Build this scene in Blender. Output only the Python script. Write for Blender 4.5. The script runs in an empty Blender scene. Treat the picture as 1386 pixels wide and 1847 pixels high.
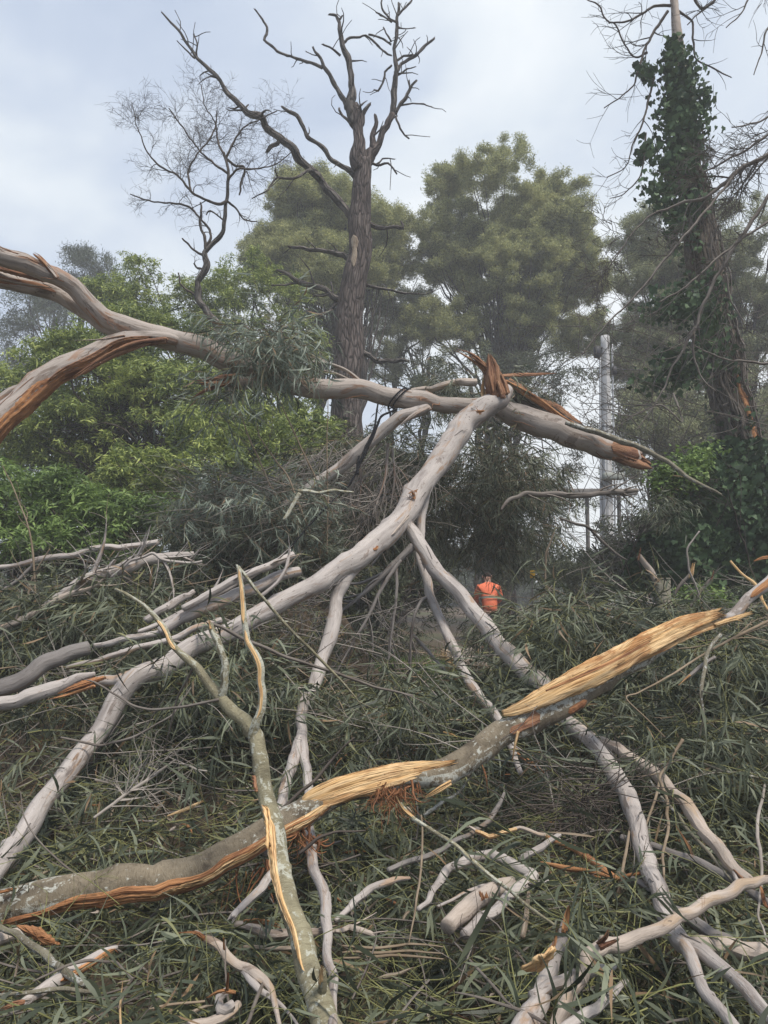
import bpy, math, random
import numpy as np
from mathutils import Vector, Matrix
rng = np.random.default_rng(11)
random.seed(5)
sc = bpy.context.scene
COL = sc.collection
# ------------------------------------------------------------------ camera
CAMZ, PITCH, F = 1.6, math.radians(5.2), 1387.0
cam = bpy.data.cameras.new('camera'); cam_o = bpy.data.objects.new('camera', cam); COL.objects.link(cam_o)
cam.sensor_fit = 'VERTICAL'; cam.sensor_height = 24.0
cam.lens = 24.0 * F / 1847.0
cam.clip_end = 2000; cam.clip_start = 0.05
cam_o.location = (0, 0, CAMZ); cam_o.rotation_euler = (math.radians(90) + PITCH, 0, 0)
sc.camera = cam_o
# ------------------------------------------------------------------ sky
SUN_EL, SUN_AZ = math.radians(62), math.radians(140)      # azimuth measured from +Y towards +X
sun_dir = Vector((math.cos(SUN_EL)*math.sin(SUN_AZ), math.cos(SUN_EL)*math.cos(SUN_AZ), math.sin(SUN_EL)))
w = bpy.data.worlds.new('World'); sc.world = w; w.use_nodes = True
nt = w.node_tree; nt.nodes.clear()
def N(nt, t, **k):
    n = nt.nodes.new(t)
    for a, b in k.items():
        if a.startswith('i_'): n.inputs[a[2:].replace('_', ' ')].default_value = b
        else: setattr(n, a, b)
    return n
def ramp(nt, stops, src=None, interp='LINEAR'):
    r = nt.nodes.new('ShaderNodeValToRGB'); r.color_ramp.interpolation = interp
    e = r.color_ramp.elements
    while len(e) < len(stops): e.new(0.5)
    for i, (p, c) in enumerate(stops):
        e[i].position = p; e[i].color = (*c, 1) if len(c) == 3 else c
    if src: nt.links.new(src, r.inputs[0])
    return r
out = N(nt, 'ShaderNodeOutputWorld'); bg = N(nt, 'ShaderNodeBackground'); bg.inputs[1].default_value = 0.1
sky = N(nt, 'ShaderNodeTexSky'); sky.sky_type = 'NISHITA'; sky.sun_disc = False
sky.sun_elevation = SUN_EL; sky.sun_rotation = SUN_AZ
tc = N(nt, 'ShaderNodeTexCoord')
mp = N(nt, 'ShaderNodeMapping'); mp.inputs['Scale'].default_value = (1.0, 1.0, 1.7); mp.inputs['Location'].default_value = (3.1, 0.4, 0.2)
nt.links.new(tc.outputs['Generated'], mp.inputs[0])
n1 = N(nt, 'ShaderNodeTexNoise'); n1.inputs['Scale'].default_value = 2.3; n1.inputs['Detail'].default_value = 7; n1.inputs['Roughness'].default_value = 0.50; n1.inputs['Distortion'].default_value = 0.5
nt.links.new(mp.outputs[0], n1.inputs[0])
dot = N(nt, 'ShaderNodeVectorMath', operation='DOT_PRODUCT'); nt.links.new(tc.outputs['Generated'], dot.inputs[0]); dot.inputs[1].default_value = Vector((0.40, 0.8, 0.42)).normalized()
mr = N(nt, 'ShaderNodeMapRange'); mr.inputs[1].default_value = 0.55; mr.inputs[2].default_value = 1.0; mr.inputs[3].default_value = -0.16; mr.inputs[4].default_value = 0.16
nt.links.new(dot.outputs['Value'], mr.inputs[0])
ad = N(nt, 'ShaderNodeMath', operation='ADD'); nt.links.new(n1.outputs[0], ad.inputs[0]); nt.links.new(mr.outputs[0], ad.inputs[1])
SKY = 8.6
cr = ramp(nt, [(0.30, (0.305, 0.365, 0.475)), (0.43, (0.405, 0.46, 0.55)), (0.55, (0.53, 0.575, 0.62)), (0.70, (0.66, 0.685, 0.70))], ad.outputs[0])
vm = N(nt, 'ShaderNodeVectorMath', operation='SCALE'); nt.links.new(cr.outputs[0], vm.inputs[0]); vm.inputs['Scale'].default_value = SKY
mx = N(nt, 'ShaderNodeMix', data_type='RGBA'); mx.inputs[0].default_value = 0.93
nt.links.new(sky.outputs[0], mx.inputs[6]); nt.links.new(vm.outputs[0], mx.inputs[7])
nt.links.new(mx.outputs[2], bg.inputs[0]); nt.links.new(bg.outputs[0], out.inputs[0])
# ------------------------------------------------------------------ sun behind cloud
sl = bpy.data.lights.new('sun', 'SUN'); so = bpy.data.objects.new('sun', sl); COL.objects.link(so)
sl.energy = 2.2; sl.angle = math.radians(16); sl.color = (1, 0.94, 0.86)
so.rotation_euler = (-sun_dir).to_track_quat('-Z', 'Y').to_euler(); so.location = (0, 0, 30)
# ------------------------------------------------------------------ exposure
sc.view_settings.view_transform = 'Standard'; sc.view_settings.look = 'None'
sc.view_settings.exposure = 0.9; sc.view_settings.gamma = 1.0
sc.cycles.max_bounces = 5; sc.cycles.diffuse_bounces = 3; sc.cycles.transmission_bounces = 3; sc.cycles.volume_bounces = 2
sc.cycles.use_adaptive_sampling = True

cp, sp = math.cos(PITCH), math.sin(PITCH)
def P(px, py, d):
    x = (px - 693.0)/F; y = -(py - 923.5)/F
    wy = cp - y*sp; wz = sp + y*cp
    return np.array((x*d/wy, d, CAMZ + wz*d/wy))
def ground_d(py):
    return 0
# ------------------------------------------------------------------ materials
MATS = {}
def newmat(name):
    m = bpy.data.materials.new(name); m.use_nodes = True; nt = m.node_tree
    b = nt.nodes['Principled BSDF']; b.inputs['Specular IOR Level'].default_value = 0.25
    MATS[name] = m
    return m, nt, b
def uvmap(nt, scale, loc=(0, 0, 0)):
    tc = N(nt, 'ShaderNodeTexCoord'); mp = N(nt, 'ShaderNodeMapping'); mp.inputs['Scale'].default_value = scale; mp.inputs['Location'].default_value = loc
    nt.links.new(tc.outputs['UV'], mp.inputs[0]); return mp
def objmap(nt, scale):
    g = N(nt, 'ShaderNodeNewGeometry'); mp = N(nt, 'ShaderNodeMapping'); mp.inputs['Scale'].default_value = scale
    nt.links.new(g.outputs['Position'], mp.inputs[0]); return mp
def noise(nt, src, scale, detail=4, rough=0.55, dist=0.0):
    n = N(nt, 'ShaderNodeTexNoise'); n.inputs['Scale'].default_value = scale; n.inputs['Detail'].default_value = detail
    n.inputs['Roughness'].default_value = rough; n.inputs['Distortion'].default_value = dist
    nt.links.new(src, n.inputs[0]); return n
def mixc(nt, fac, a, b, mode='MIX'):
    m = N(nt, 'ShaderNodeMix', data_type='RGBA', blend_type=mode)
    for i, v in ((0, fac), (6, a), (7, b)):
        if hasattr(v, 'links') or isinstance(v, bpy.types.NodeSocket): nt.links.new(v, m.inputs[i])
        elif i == 0: m.inputs[i].default_value = v
        else: m.inputs[i].default_value = (*v, 1)
    return m.outputs[2]
def bump(nt, b, h, strength, dist=0.01):
    bm = N(nt, 'ShaderNodeBump'); bm.inputs['Strength'].default_value = strength; bm.inputs['Distance'].default_value = dist
    nt.links.new(h, bm.inputs['Height']); nt.links.new(bm.outputs[0], b.inputs['Normal'])

def mat_gum(name, c1, c2, tan, tanp, speck=0.6):
    m, nt, b = newmat(name)
    u = uvmap(nt, (7, 1.6, 1)); n1 = noise(nt, u.outputs[0], 1.0, 5, 0.6, 0.6)
    base = ramp(nt, [(0.32, c2), (0.5, c1), (0.7, tuple(min(1, v*1.12) for v in c1))], n1.outputs[0]).outputs[0]
    u2 = uvmap(nt, (5, 1.1, 1), (3.3, 7.1, 0)); n2 = noise(nt, u2.outputs[0], 1.0, 5, 0.65, 1.2)
    tf = ramp(nt, [(tanp, (0, 0, 0)), (tanp + 0.06, (1, 1, 1))], n2.outputs[0])
    col = mixc(nt, tf.outputs[0], base, tan)
    # fine streaks along the grain and small dark specks
    u3 = uvmap(nt, (160, 9, 1)); n3 = noise(nt, u3.outputs[0], 1.0, 3, 0.7)
    st = ramp(nt, [(0.35, (0.72, 0.70, 0.68)), (0.55, (1, 1, 1))], n3.outputs[0])
    col = mixc(nt, 0.55, col, mixc(nt, 1.0, col, st.outputs[0], 'MULTIPLY'))
    u4 = uvmap(nt, (42, 26, 1)); n4 = noise(nt, u4.outputs[0], 1.0, 2, 0.5)
    spk = ramp(nt, [(0.285, (speck,)*3), (0.33, (0, 0, 0))], n4.outputs[0])
    col = mixc(nt, spk.outputs[0], col, (0.07, 0.055, 0.045))
    u5 = uvmap(nt, (14, 2.2, 1), (9, 2, 0)); n5 = noise(nt, u5.outputs[0], 1.0, 6, 0.7, 0.5)
    crk = ramp(nt, [(0.30, (0.75,)*3), (0.335, (0, 0, 0))], n5.outputs[0])
    col = mixc(nt, crk.outputs[0], col, (0.13, 0.10, 0.085))
    u6 = uvmap(nt, (3.0, 0.9, 1), (5, 11, 0)); n6 = noise(nt, u6.outputs[0], 1.0, 7, 0.75, 1.5)      # flaked plates and grime
    fl = ramp(nt, [(0.40, (0.62, 0.58, 0.55)), (0.425, (1, 1, 1)), (0.60, (1, 1, 1)), (0.615, (0.80, 0.74, 0.69))], n6.outputs[0])
    col = mixc(nt, 1.0, col, fl.outputs[0], 'MULTIPLY')
    nt.links.new(col, b.inputs['Base Color']); b.inputs['Roughness'].default_value = 0.75
    h = N(nt, 'ShaderNodeMath', operation='ADD'); nt.links.new(n1.outputs[0], h.inputs[0]); nt.links.new(n5.outputs[0], h.inputs[1])
    bump(nt, b, h.outputs[0], 0.75, 0.014)
    return m
mat_gum('gum_bark', (0.43, 0.385, 0.35), (0.25, 0.215, 0.195), (0.37, 0.265, 0.19), 0.57, 0.8)
mat_gum('gum_bark_upper', (0.37, 0.32, 0.28), (0.20, 0.17, 0.145), (0.31, 0.20, 0.14), 0.55, 0.6)
mat_gum('gum_bark_tan', (0.43, 0.36, 0.30), (0.29, 0.24, 0.20), (0.40, 0.30, 0.21), 0.57)
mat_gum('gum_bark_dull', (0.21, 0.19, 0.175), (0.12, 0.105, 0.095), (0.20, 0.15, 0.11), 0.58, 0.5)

def mat_wood(name, c1, c2, c3, stain=0.62):
    m, nt, b = newmat(name)
    u = uvmap(nt, (90, 2.0, 1)); n1 = noise(nt, u.outputs[0], 1.0, 4, 0.65, 0.4)
    col = ramp(nt, [(0.27, c3), (0.40, c2), (0.56, c1)], n1.outputs[0]).outputs[0]
    u2 = uvmap(nt, (16, 3.0, 1), (2, 5, 0)); n2 = noise(nt, u2.outputs[0], 1.0, 5, 0.6, 0.8)
    tf = ramp(nt, [(stain-0.08, (0, 0, 0)), (stain+0.06, (0.85,)*3)], n2.outputs[0])
    col = mixc(nt, tf.outputs[0], col, c3)
    u3 = uvmap(nt, (300, 5, 1)); n3 = noise(nt, u3.outputs[0], 1.0, 2, 0.6)
    st = ramp(nt, [(0.33, (0.38, 0.27, 0.19)), (0.45, (1, 1, 1))], n3.outputs[0])
    col = mixc(nt, 0.8, col, mixc(nt, 1.0, col, st.outputs[0], 'MULTIPLY'))
    nt.links.new(col, b.inputs['Base Color']); b.inputs['Roughness'].default_value = 0.7
    h = N(nt, 'ShaderNodeMath', operation='ADD'); nt.links.new(n1.outputs[0], h.inputs[0]); nt.links.new(n3.outputs[0], h.inputs[1])
    bump(nt, b, h.outputs[0], 1.0, 0.008)
    return m
mat_wood('wood_pale', (0.80, 0.56, 0.30), (0.68, 0.42, 0.18), (0.38, 0.17, 0.06), 0.57)
mat_wood('wood_orange', (0.50, 0.25, 0.11), (0.38, 0.17, 0.07), (0.17, 0.07, 0.035), 0.56)
mat_wood('wood_brown', (0.36, 0.20, 0.11), (0.28, 0.13, 0.07), (0.12, 0.05, 0.03), 0.56)
mat_wood('wood_grey', (0.40, 0.33, 0.25), (0.28, 0.21, 0.15), (0.15, 0.11, 0.08), 0.6)

def mat_lichen(name, c1, c2, lich, lp):
    m, nt, b = newmat(name)
    u = uvmap(nt, (9, 5, 1)); n1 = noise(nt, u.outputs[0], 1.0, 6, 0.65, 0.4)
    col = ramp(nt, [(0.3, c2), (0.5, c1), (0.72, tuple(v*1.35 for v in c1))], n1.outputs[0]).outputs[0]
    u2 = uvmap(nt, (38, 24, 1), (4, 1, 0)); n2 = noise(nt, u2.outputs[0], 1.0, 6, 0.7, 0.3)
    u2b = uvmap(nt, (3, 1.3, 1), (1, 6, 0)); n2b = noise(nt, u2b.outputs[0], 1.0, 2, 0.5)
    a = N(nt, 'ShaderNodeMath', operation='MULTIPLY_ADD'); nt.links.new(n2b.outputs[0], a.inputs[0]); a.inputs[1].default_value = 0.7; nt.links.new(n2.outputs[0], a.inputs[2])
    tf = ramp(nt, [(lp, (0, 0, 0)), (lp + 0.05, (0.9,)*3)], a.outputs[0])
    col = mixc(nt, tf.outputs[0], col, lich)
    u3 = uvmap(nt, (28, 85, 1)); n3 = noise(nt, u3.outputs[0], 1.0, 4, 0.7, 1.5)       # short cross marks on the stem
    st = ramp(nt, [(0.36, (0.5, 0.45, 0.4)), (0.5, (1, 1, 1))], n3.outputs[0])
    col = mixc(nt, 0.55, col, mixc(nt, 1.0, col, st.outputs[0], 'MULTIPLY'))
    nt.links.new(col, b.inputs['Base Color']); b.inputs['Roughness'].default_value = 0.85
    h = N(nt, 'ShaderNodeMath', operation='ADD'); nt.links.new(n2.outputs[0], h.inputs[0]); nt.links.new(n3.outputs[0], h.inputs[1])
    bump(nt, b, h.outputs[0], 0.7, 0.008)
    return m
mat_lichen('lichen_bark', (0.20, 0.165, 0.115), (0.055, 0.042, 0.03), (0.48, 0.48, 0.42), 0.875)
mat_lichen('green_bark', (0.25, 0.225, 0.145), (0.115, 0.10, 0.065), (0.46, 0.46, 0.38), 0.88)
mat_lichen('mossy_stick', (0.20, 0.18, 0.13), (0.10, 0.085, 0.06), (0.46, 0.46, 0.42), 0.90)

def mat_rough_bark(name, c1, c2, c3):
    m, nt, b = newmat(name)
    u = uvmap(nt, (13, 2.6, 1)); n1 = noise(nt, u.outputs[0], 1.0, 7, 0.72, 0.9)
    col = ramp(nt, [(0.32, c3), (0.48, c2), (0.66, c1)], n1.outputs[0]).outputs[0]
    v = N(nt, 'ShaderNodeTexVoronoi', feature='DISTANCE_TO_EDGE'); u2 = uvmap(nt, (16, 3.2, 1)); nt.links.new(u2.outputs[0], v.inputs[0]); v.inputs['Scale'].default_value = 1.0
    cr_ = ramp(nt, [(0.0, (0.35,)*3), (0.16, (1, 1, 1))], v.outputs['Distance'])
    col = mixc(nt, 1.0, col, cr_.outputs[0], 'MULTIPLY')
    nt.links.new(col, b.inputs['Base Color']); b.inputs['Roughness'].default_value = 0.92
    h = N(nt, 'ShaderNodeMath', operation='ADD'); nt.links.new(n1.outputs[0], h.inputs[0]); nt.links.new(cr_.outputs[0], h.inputs[1])
    bump(nt, b, h.outputs[0], 1.0, 0.03)
    return m
mat_rough_bark('dead_bark', (0.22, 0.185, 0.165), (0.12, 0.095, 0.085), (0.045, 0.035, 0.03))
mat_rough_bark('dead_limb', (0.22, 0.195, 0.175), (0.12, 0.105, 0.093), (0.05, 0.043, 0.038))
mat_rough_bark('vine_bark', (0.20, 0.165, 0.125), (0.115, 0.09, 0.068), (0.04, 0.032, 0.025))
mat_rough_bark('tree_bark', (0.13, 0.105, 0.085), (0.075, 0.06, 0.05), (0.03, 0.025, 0.02))

def mat_plain(name, c1, c2, scale=6, rough=0.8, metal=0.0, bs=0.3):
    m, nt, b = newmat(name)
    o = objmap(nt, (1, 1, 1)); n1 = noise(nt, o.outputs[0], scale, 5, 0.6)
    col = ramp(nt, [(0.35, c2), (0.65, c1)], n1.outputs[0]).outputs[0]
    nt.links.new(col, b.inputs['Base Color']); b.inputs['Roughness'].default_value = rough; b.inputs['Metallic'].default_value = metal
    bump(nt, b, n1.outputs[0], bs, 0.01)
    return m
mat_plain('twig_dark', (0.10, 0.08, 0.065), (0.05, 0.04, 0.033), 5)
mat_plain('twig_grey', (0.20, 0.175, 0.15), (0.11, 0.09, 0.075), 5)
mat_plain('twig_tan', (0.30, 0.235, 0.165), (0.17, 0.125, 0.08), 4)
mat_plain('twig_pale', (0.36, 0.32, 0.28), (0.22, 0.19, 0.16), 4)
mat_plain('stem_green', (0.23, 0.23, 0.085), (0.14, 0.14, 0.06), 5)
mat_plain('fibre', (0.30, 0.135, 0.06), (0.14, 0.06, 0.03), 14)
mat_plain('concrete', (0.56, 0.55, 0.54), (0.42, 0.41, 0.40), 3)
mat_plain('conduit', (0.55, 0.56, 0.57), (0.42, 0.43, 0.44), 3, 0.5)
mat_plain('dark_metal', (0.06, 0.06, 0.065), (0.035, 0.035, 0.04), 6, 0.5)
mat_plain('box_grey', (0.40, 0.41, 0.36), (0.30, 0.31, 0.27), 5, 0.6)
mat_plain('rope_black', (0.022, 0.022, 0.025), (0.012, 0.012, 0.014), 30, 0.7)
mat_plain('hi_vis', (0.85, 0.22, 0.11), (0.68, 0.15, 0.07), 7, 0.7)
mat_plain('reflective', (0.34, 0.36, 0.38), (0.26, 0.27, 0.29), 10, 0.4)
mat_plain('trousers', (0.03, 0.033, 0.045), (0.02, 0.021, 0.03), 8)
mat_plain('boot', (0.07, 0.045, 0.03), (0.04, 0.028, 0.02), 8)
mat_plain('skin', (0.45, 0.26, 0.19), (0.38, 0.21, 0.15), 8, 0.6)
mat_plain('hair', (0.035, 0.025, 0.02), (0.02, 0.015, 0.012), 20)
mat_plain('post_wood', (0.235, 0.215, 0.165), (0.14, 0.13, 0.10), 9)
mat_plain('yellow_paint', (0.60, 0.36, 0.03), (0.42, 0.22, 0.02), 30)
mat_plain('rail_grey', (0.22, 0.20, 0.185), (0.13, 0.12, 0.11), 4)
mat_plain('eye', (0.05, 0.04, 0.03), (0.03, 0.03, 0.02), 5, 0.2)

def mat_leaf(name, c1, c2, c3, rough=0.5, trans=0.22, spec=0.3, tipscale=0.5):
    m, nt, b = newmat(name)
    g = N(nt, 'ShaderNodeNewGeometry'); mp = N(nt, 'ShaderNodeMapping'); mp.inputs['Scale'].default_value = (tipscale,)*3
    nt.links.new(g.outputs['Position'], mp.inputs[0]); n1 = noise(nt, mp.outputs[0], 1.0, 3)
    a = N(nt, 'ShaderNodeMath', operation='MULTIPLY_ADD'); nt.links.new(n1.outputs[0], a.inputs[0]); a.inputs[1].default_value = 0.9
    s = N(nt, 'ShaderNodeMath', operation='MULTIPLY_ADD'); nt.links.new(g.outputs['Random Per Island'], s.inputs[0]); s.inputs[1].default_value = 0.78; s.inputs[2].default_value = -0.35
    nt.links.new(s.outputs[0], a.inputs[2])
    col = ramp(nt, [(0.12, c3), (0.45, c2), (0.82, c1)], a.outputs[0]).outputs[0]
    if name.startswith('gum_leaf'):
        rs = N(nt, 'ShaderNodeMath', operation='MULTIPLY'); nt.links.new(g.outputs['Random Per Island'], rs.inputs[0]); rs.inputs[1].default_value = 37.7
        fr = N(nt, 'ShaderNodeMath', operation='FRACT'); nt.links.new(rs.outputs[0], fr.inputs[0])
        br_ = ramp(nt, [(0.0, (0.24, 0.16, 0.09)), (0.02, (0.17, 0.12, 0.07)), (0.035, (0.20, 0.20, 0.09))], fr.outputs[0], 'CONSTANT')
        mk = ramp(nt, [(0.0, (1, 1, 1)), (0.07, (0, 0, 0))], fr.outputs[0], 'CONSTANT')
        col = mixc(nt, mk.outputs[0], col, br_.outputs[0])
    nt.links.new(col, b.inputs['Base Color']); b.inputs['Roughness'].default_value = rough; b.inputs['Specular IOR Level'].default_value = spec
    tr = N(nt, 'ShaderNodeBsdfTranslucent'); nt.links.new(col, tr.inputs[0])
    ms = N(nt, 'ShaderNodeMixShader'); ms.inputs[0].default_value = trans
    nt.links.new(b.outputs[0], ms.inputs[1]); nt.links.new(tr.outputs[0], ms.inputs[2])
    nt.links.new(ms.outputs[0], nt.nodes['Material Output'].inputs[0])
    return m
mat_leaf('gum_leaf', (0.20, 0.218, 0.142), (0.086, 0.101, 0.062), (0.028, 0.035, 0.021), 0.48, 0.12, 0.3, 0.9)
mat_leaf('gum_leaf_blue', (0.29, 0.325, 0.26), (0.18, 0.215, 0.165), (0.09, 0.11, 0.08), 0.55, 0.15, 0.25, 0.9)
mat_leaf('gum_leaf_dark', (0.18, 0.195, 0.135), (0.085, 0.097, 0.063), (0.033, 0.04, 0.026), 0.55, 0.10, 0.22, 0.9)
mat_leaf('wattle_leaf', (0.54, 0.53, 0.23), (0.32, 0.34, 0.15), (0.12, 0.14, 0.065), 0.6, 0.35, 0.2, 0.8)
mat_leaf('wattle_dull', (0.42, 0.43, 0.24), (0.26, 0.28, 0.155), (0.12, 0.135, 0.08), 0.6, 0.3, 0.2, 0.8)
mat_leaf('green_leaf', (0.44, 0.49, 0.14), (0.22, 0.28, 0.08), (0.08, 0.12, 0.04), 0.5, 0.28, 0.3, 1.3)
mat_leaf('bright_leaf', (0.24, 0.335, 0.095), (0.14, 0.215, 0.06), (0.06, 0.10, 0.03), 0.5, 0.3, 0.3, 0.9)
mat_leaf('olive_leaf', (0.13, 0.145, 0.085), (0.085, 0.10, 0.058), (0.05, 0.06, 0.035), 0.6, 0.2, 0.2, 0.5)
mat_leaf('far_leaf', (0.13, 0.155, 0.105), (0.085, 0.105, 0.072), (0.05, 0.062, 0.045), 0.6, 0.2, 0.2, 0.5)
mat_leaf('ivy_leaf', (0.12, 0.185, 0.085), (0.06, 0.105, 0.05), (0.03, 0.05, 0.025), 0.55, 0.12, 0.2, 1.2)
mat_leaf('grass_blade', (0.17, 0.26, 0.06), (0.11, 0.18, 0.04), (0.06, 0.10, 0.03), 0.6, 0.25, 0.2, 1.0)
mat_leaf('dry_leaf', (0.30, 0.22, 0.14), (0.19, 0.13, 0.08), (0.09, 0.06, 0.04), 0.6, 0.1, 0.2, 2.0)

def mat_ground():
    m, nt, b = newmat('soil')
    o = objmap(nt, (1, 1, 1)); n1 = noise(nt, o.outputs[0], 0.35, 4); n2 = noise(nt, o.outputs[0], 9, 8, 0.7)
    col = ramp(nt, [(0.3, (0.045, 0.034, 0.024)), (0.5, (0.09, 0.066, 0.045)), (0.72, (0.17, 0.13, 0.09))], n2.outputs[0]).outputs[0]
    tf = ramp(nt, [(0.5, (0, 0, 0)), (0.62, (1, 1, 1))], n1.outputs[0])
    col = mixc(nt, tf.outputs[0], col, mixc(nt, n2.outputs[0], (0.05, 0.055, 0.025), (0.10, 0.10, 0.05)))
    nt.links.new(col, b.inputs['Base Color']); b.inputs['Roughness'].default_value = 0.95
    bump(nt, b, n2.outputs[0], 1.0, 0.04)
mat_ground()
mat_plain('sand', (0.26, 0.20, 0.14), (0.13, 0.10, 0.07), 3, 0.95)
# ------------------------------------------------------------------ mesh collecting
class MB:
    def __init__(s): s.v = []; s.f = []; s.uv = []; s.m = []; s.n = 0
    def add(s, v, f, uv=None, mi=0):
        v = np.asarray(v, float).reshape(-1, 3); f = np.asarray(f, np.int64).reshape(-1, 4)
        s.v.append(v); s.f.append(np.where(f >= 0, f + s.n, -1)); s.n += len(v)
        s.uv.append(np.zeros((len(v), 2)) if uv is None else np.asarray(uv, float).reshape(-1, 2))
        s.m.append(np.full(len(f), mi, np.int32))
    def build(s, name, mats, parent=None, origin=None, smooth=True):
        v = np.concatenate(s.v); f = np.concatenate(s.f); uv = np.concatenate(s.uv); mi = np.concatenate(s.m)
        if parent is not None: org = np.array(parent.get('_o', (0, 0, 0)))
        else: org = np.zeros(3) if origin is None else np.asarray(origin, float)
        me = bpy.data.meshes.new(name)
        me.vertices.add(len(v)); me.vertices.foreach_set('co', (v - org).astype(np.float32).ravel())
        tot = np.where(f[:, 3] >= 0, 4, 3).astype(np.int32); li = f.ravel(); li = li[li >= 0].astype(np.int32)
        me.loops.add(len(li)); me.loops.foreach_set('vertex_index', li)
        me.polygons.add(len(f)); st = np.concatenate(([0], np.cumsum(tot)[:-1])).astype(np.int32)
        me.polygons.foreach_set('loop_start', st); me.polygons.foreach_set('loop_total', tot)
        if smooth: me.polygons.foreach_set('use_smooth', np.ones(len(f), bool))
        for m in ([mats] if isinstance(mats, str) else mats): me.materials.append(MATS[m])
        me.polygons.foreach_set('material_index', mi)
        l = me.uv_layers.new(name='UVMap'); l.data.foreach_set('uv', uv[li].astype(np.float32).ravel())
        me.update(calc_edges=True)
        o = bpy.data.objects.new(name, me); COL.objects.link(o)
        if parent is not None: o.parent = parent
        else: o.location = org; OR[o.name] = org
        return o
OR = {}
_get = MB.build
def tag(o, label=None, cat=None, group=None, kind=None):
    if label: o['label'] = label
    if cat: o['category'] = cat
    if group: o['group'] = group
    if kind: o['kind'] = kind
    return o
def empty(name, origin):
    o = bpy.data.objects.new(name, None); COL.objects.link(o); o.location = origin; OR[o.name] = np.asarray(origin, float)
    return o
def build(mb, name, mats, parent=None, origin=None, smooth=True):
    """links one mesh; under a parent (or a part of it) the vertices stay where they are"""
    if parent is None: return mb.build(name, mats, None, origin, smooth)
    p = parent
    org = np.zeros(3)
    while p is not None:
        if p.name in OR: org = OR[p.name]
        p = p.parent
    o = mb.build(name, mats, None, org, smooth); del OR[o.name]
    o.location = (0, 0, 0); o.parent = parent
    return o
# ------------------------------------------------------------------ curves and tubes
def catmull(c, step):
    c = np.asarray(c, float); n = len(c)
    if n == 2: c = np.array([c[0], (c[0]+c[1])/2, c[1]]); n = 3
    pad = np.vstack([2*c[0]-c[1], c, 2*c[-1]-c[-2]])
    res = []
    for i in range(n-1):
        p0, p1, p2, p3 = pad[i:i+4]
        k = max(1, int(math.ceil(np.linalg.norm((p2-p1)[:3])/step)))
        t = np.linspace(0, 1, k, endpoint=False)[:, None]
        res.append(0.5*((2*p1)+(-p0+p2)*t+(2*p0-5*p1+4*p2-p3)*t*t+(-p0+3*p1-3*p2+p3)*t**3))
    res.append(c[-1:]); return np.vstack(res)
def frames(p):
    T = np.gradient(p, axis=0); T /= np.linalg.norm(T, axis=1)[:, None] + 1e-12
    ref = np.array((0, -1.0, 0.05)); Ns = np.zeros_like(T)
    n = ref - ref.dot(T[0])*T[0]
    if np.linalg.norm(n) < 0.15: n = np.array((0, 0, 1.0)) - T[0][2]*T[0]
    n /= np.linalg.norm(n); Ns[0] = n
    for i in range(1, len(p)):
        n = n - n.dot(T[i])*T[i]; n /= np.linalg.norm(n) + 1e-12; Ns[i] = n
    return T, Ns, np.cross(T, Ns)
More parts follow.
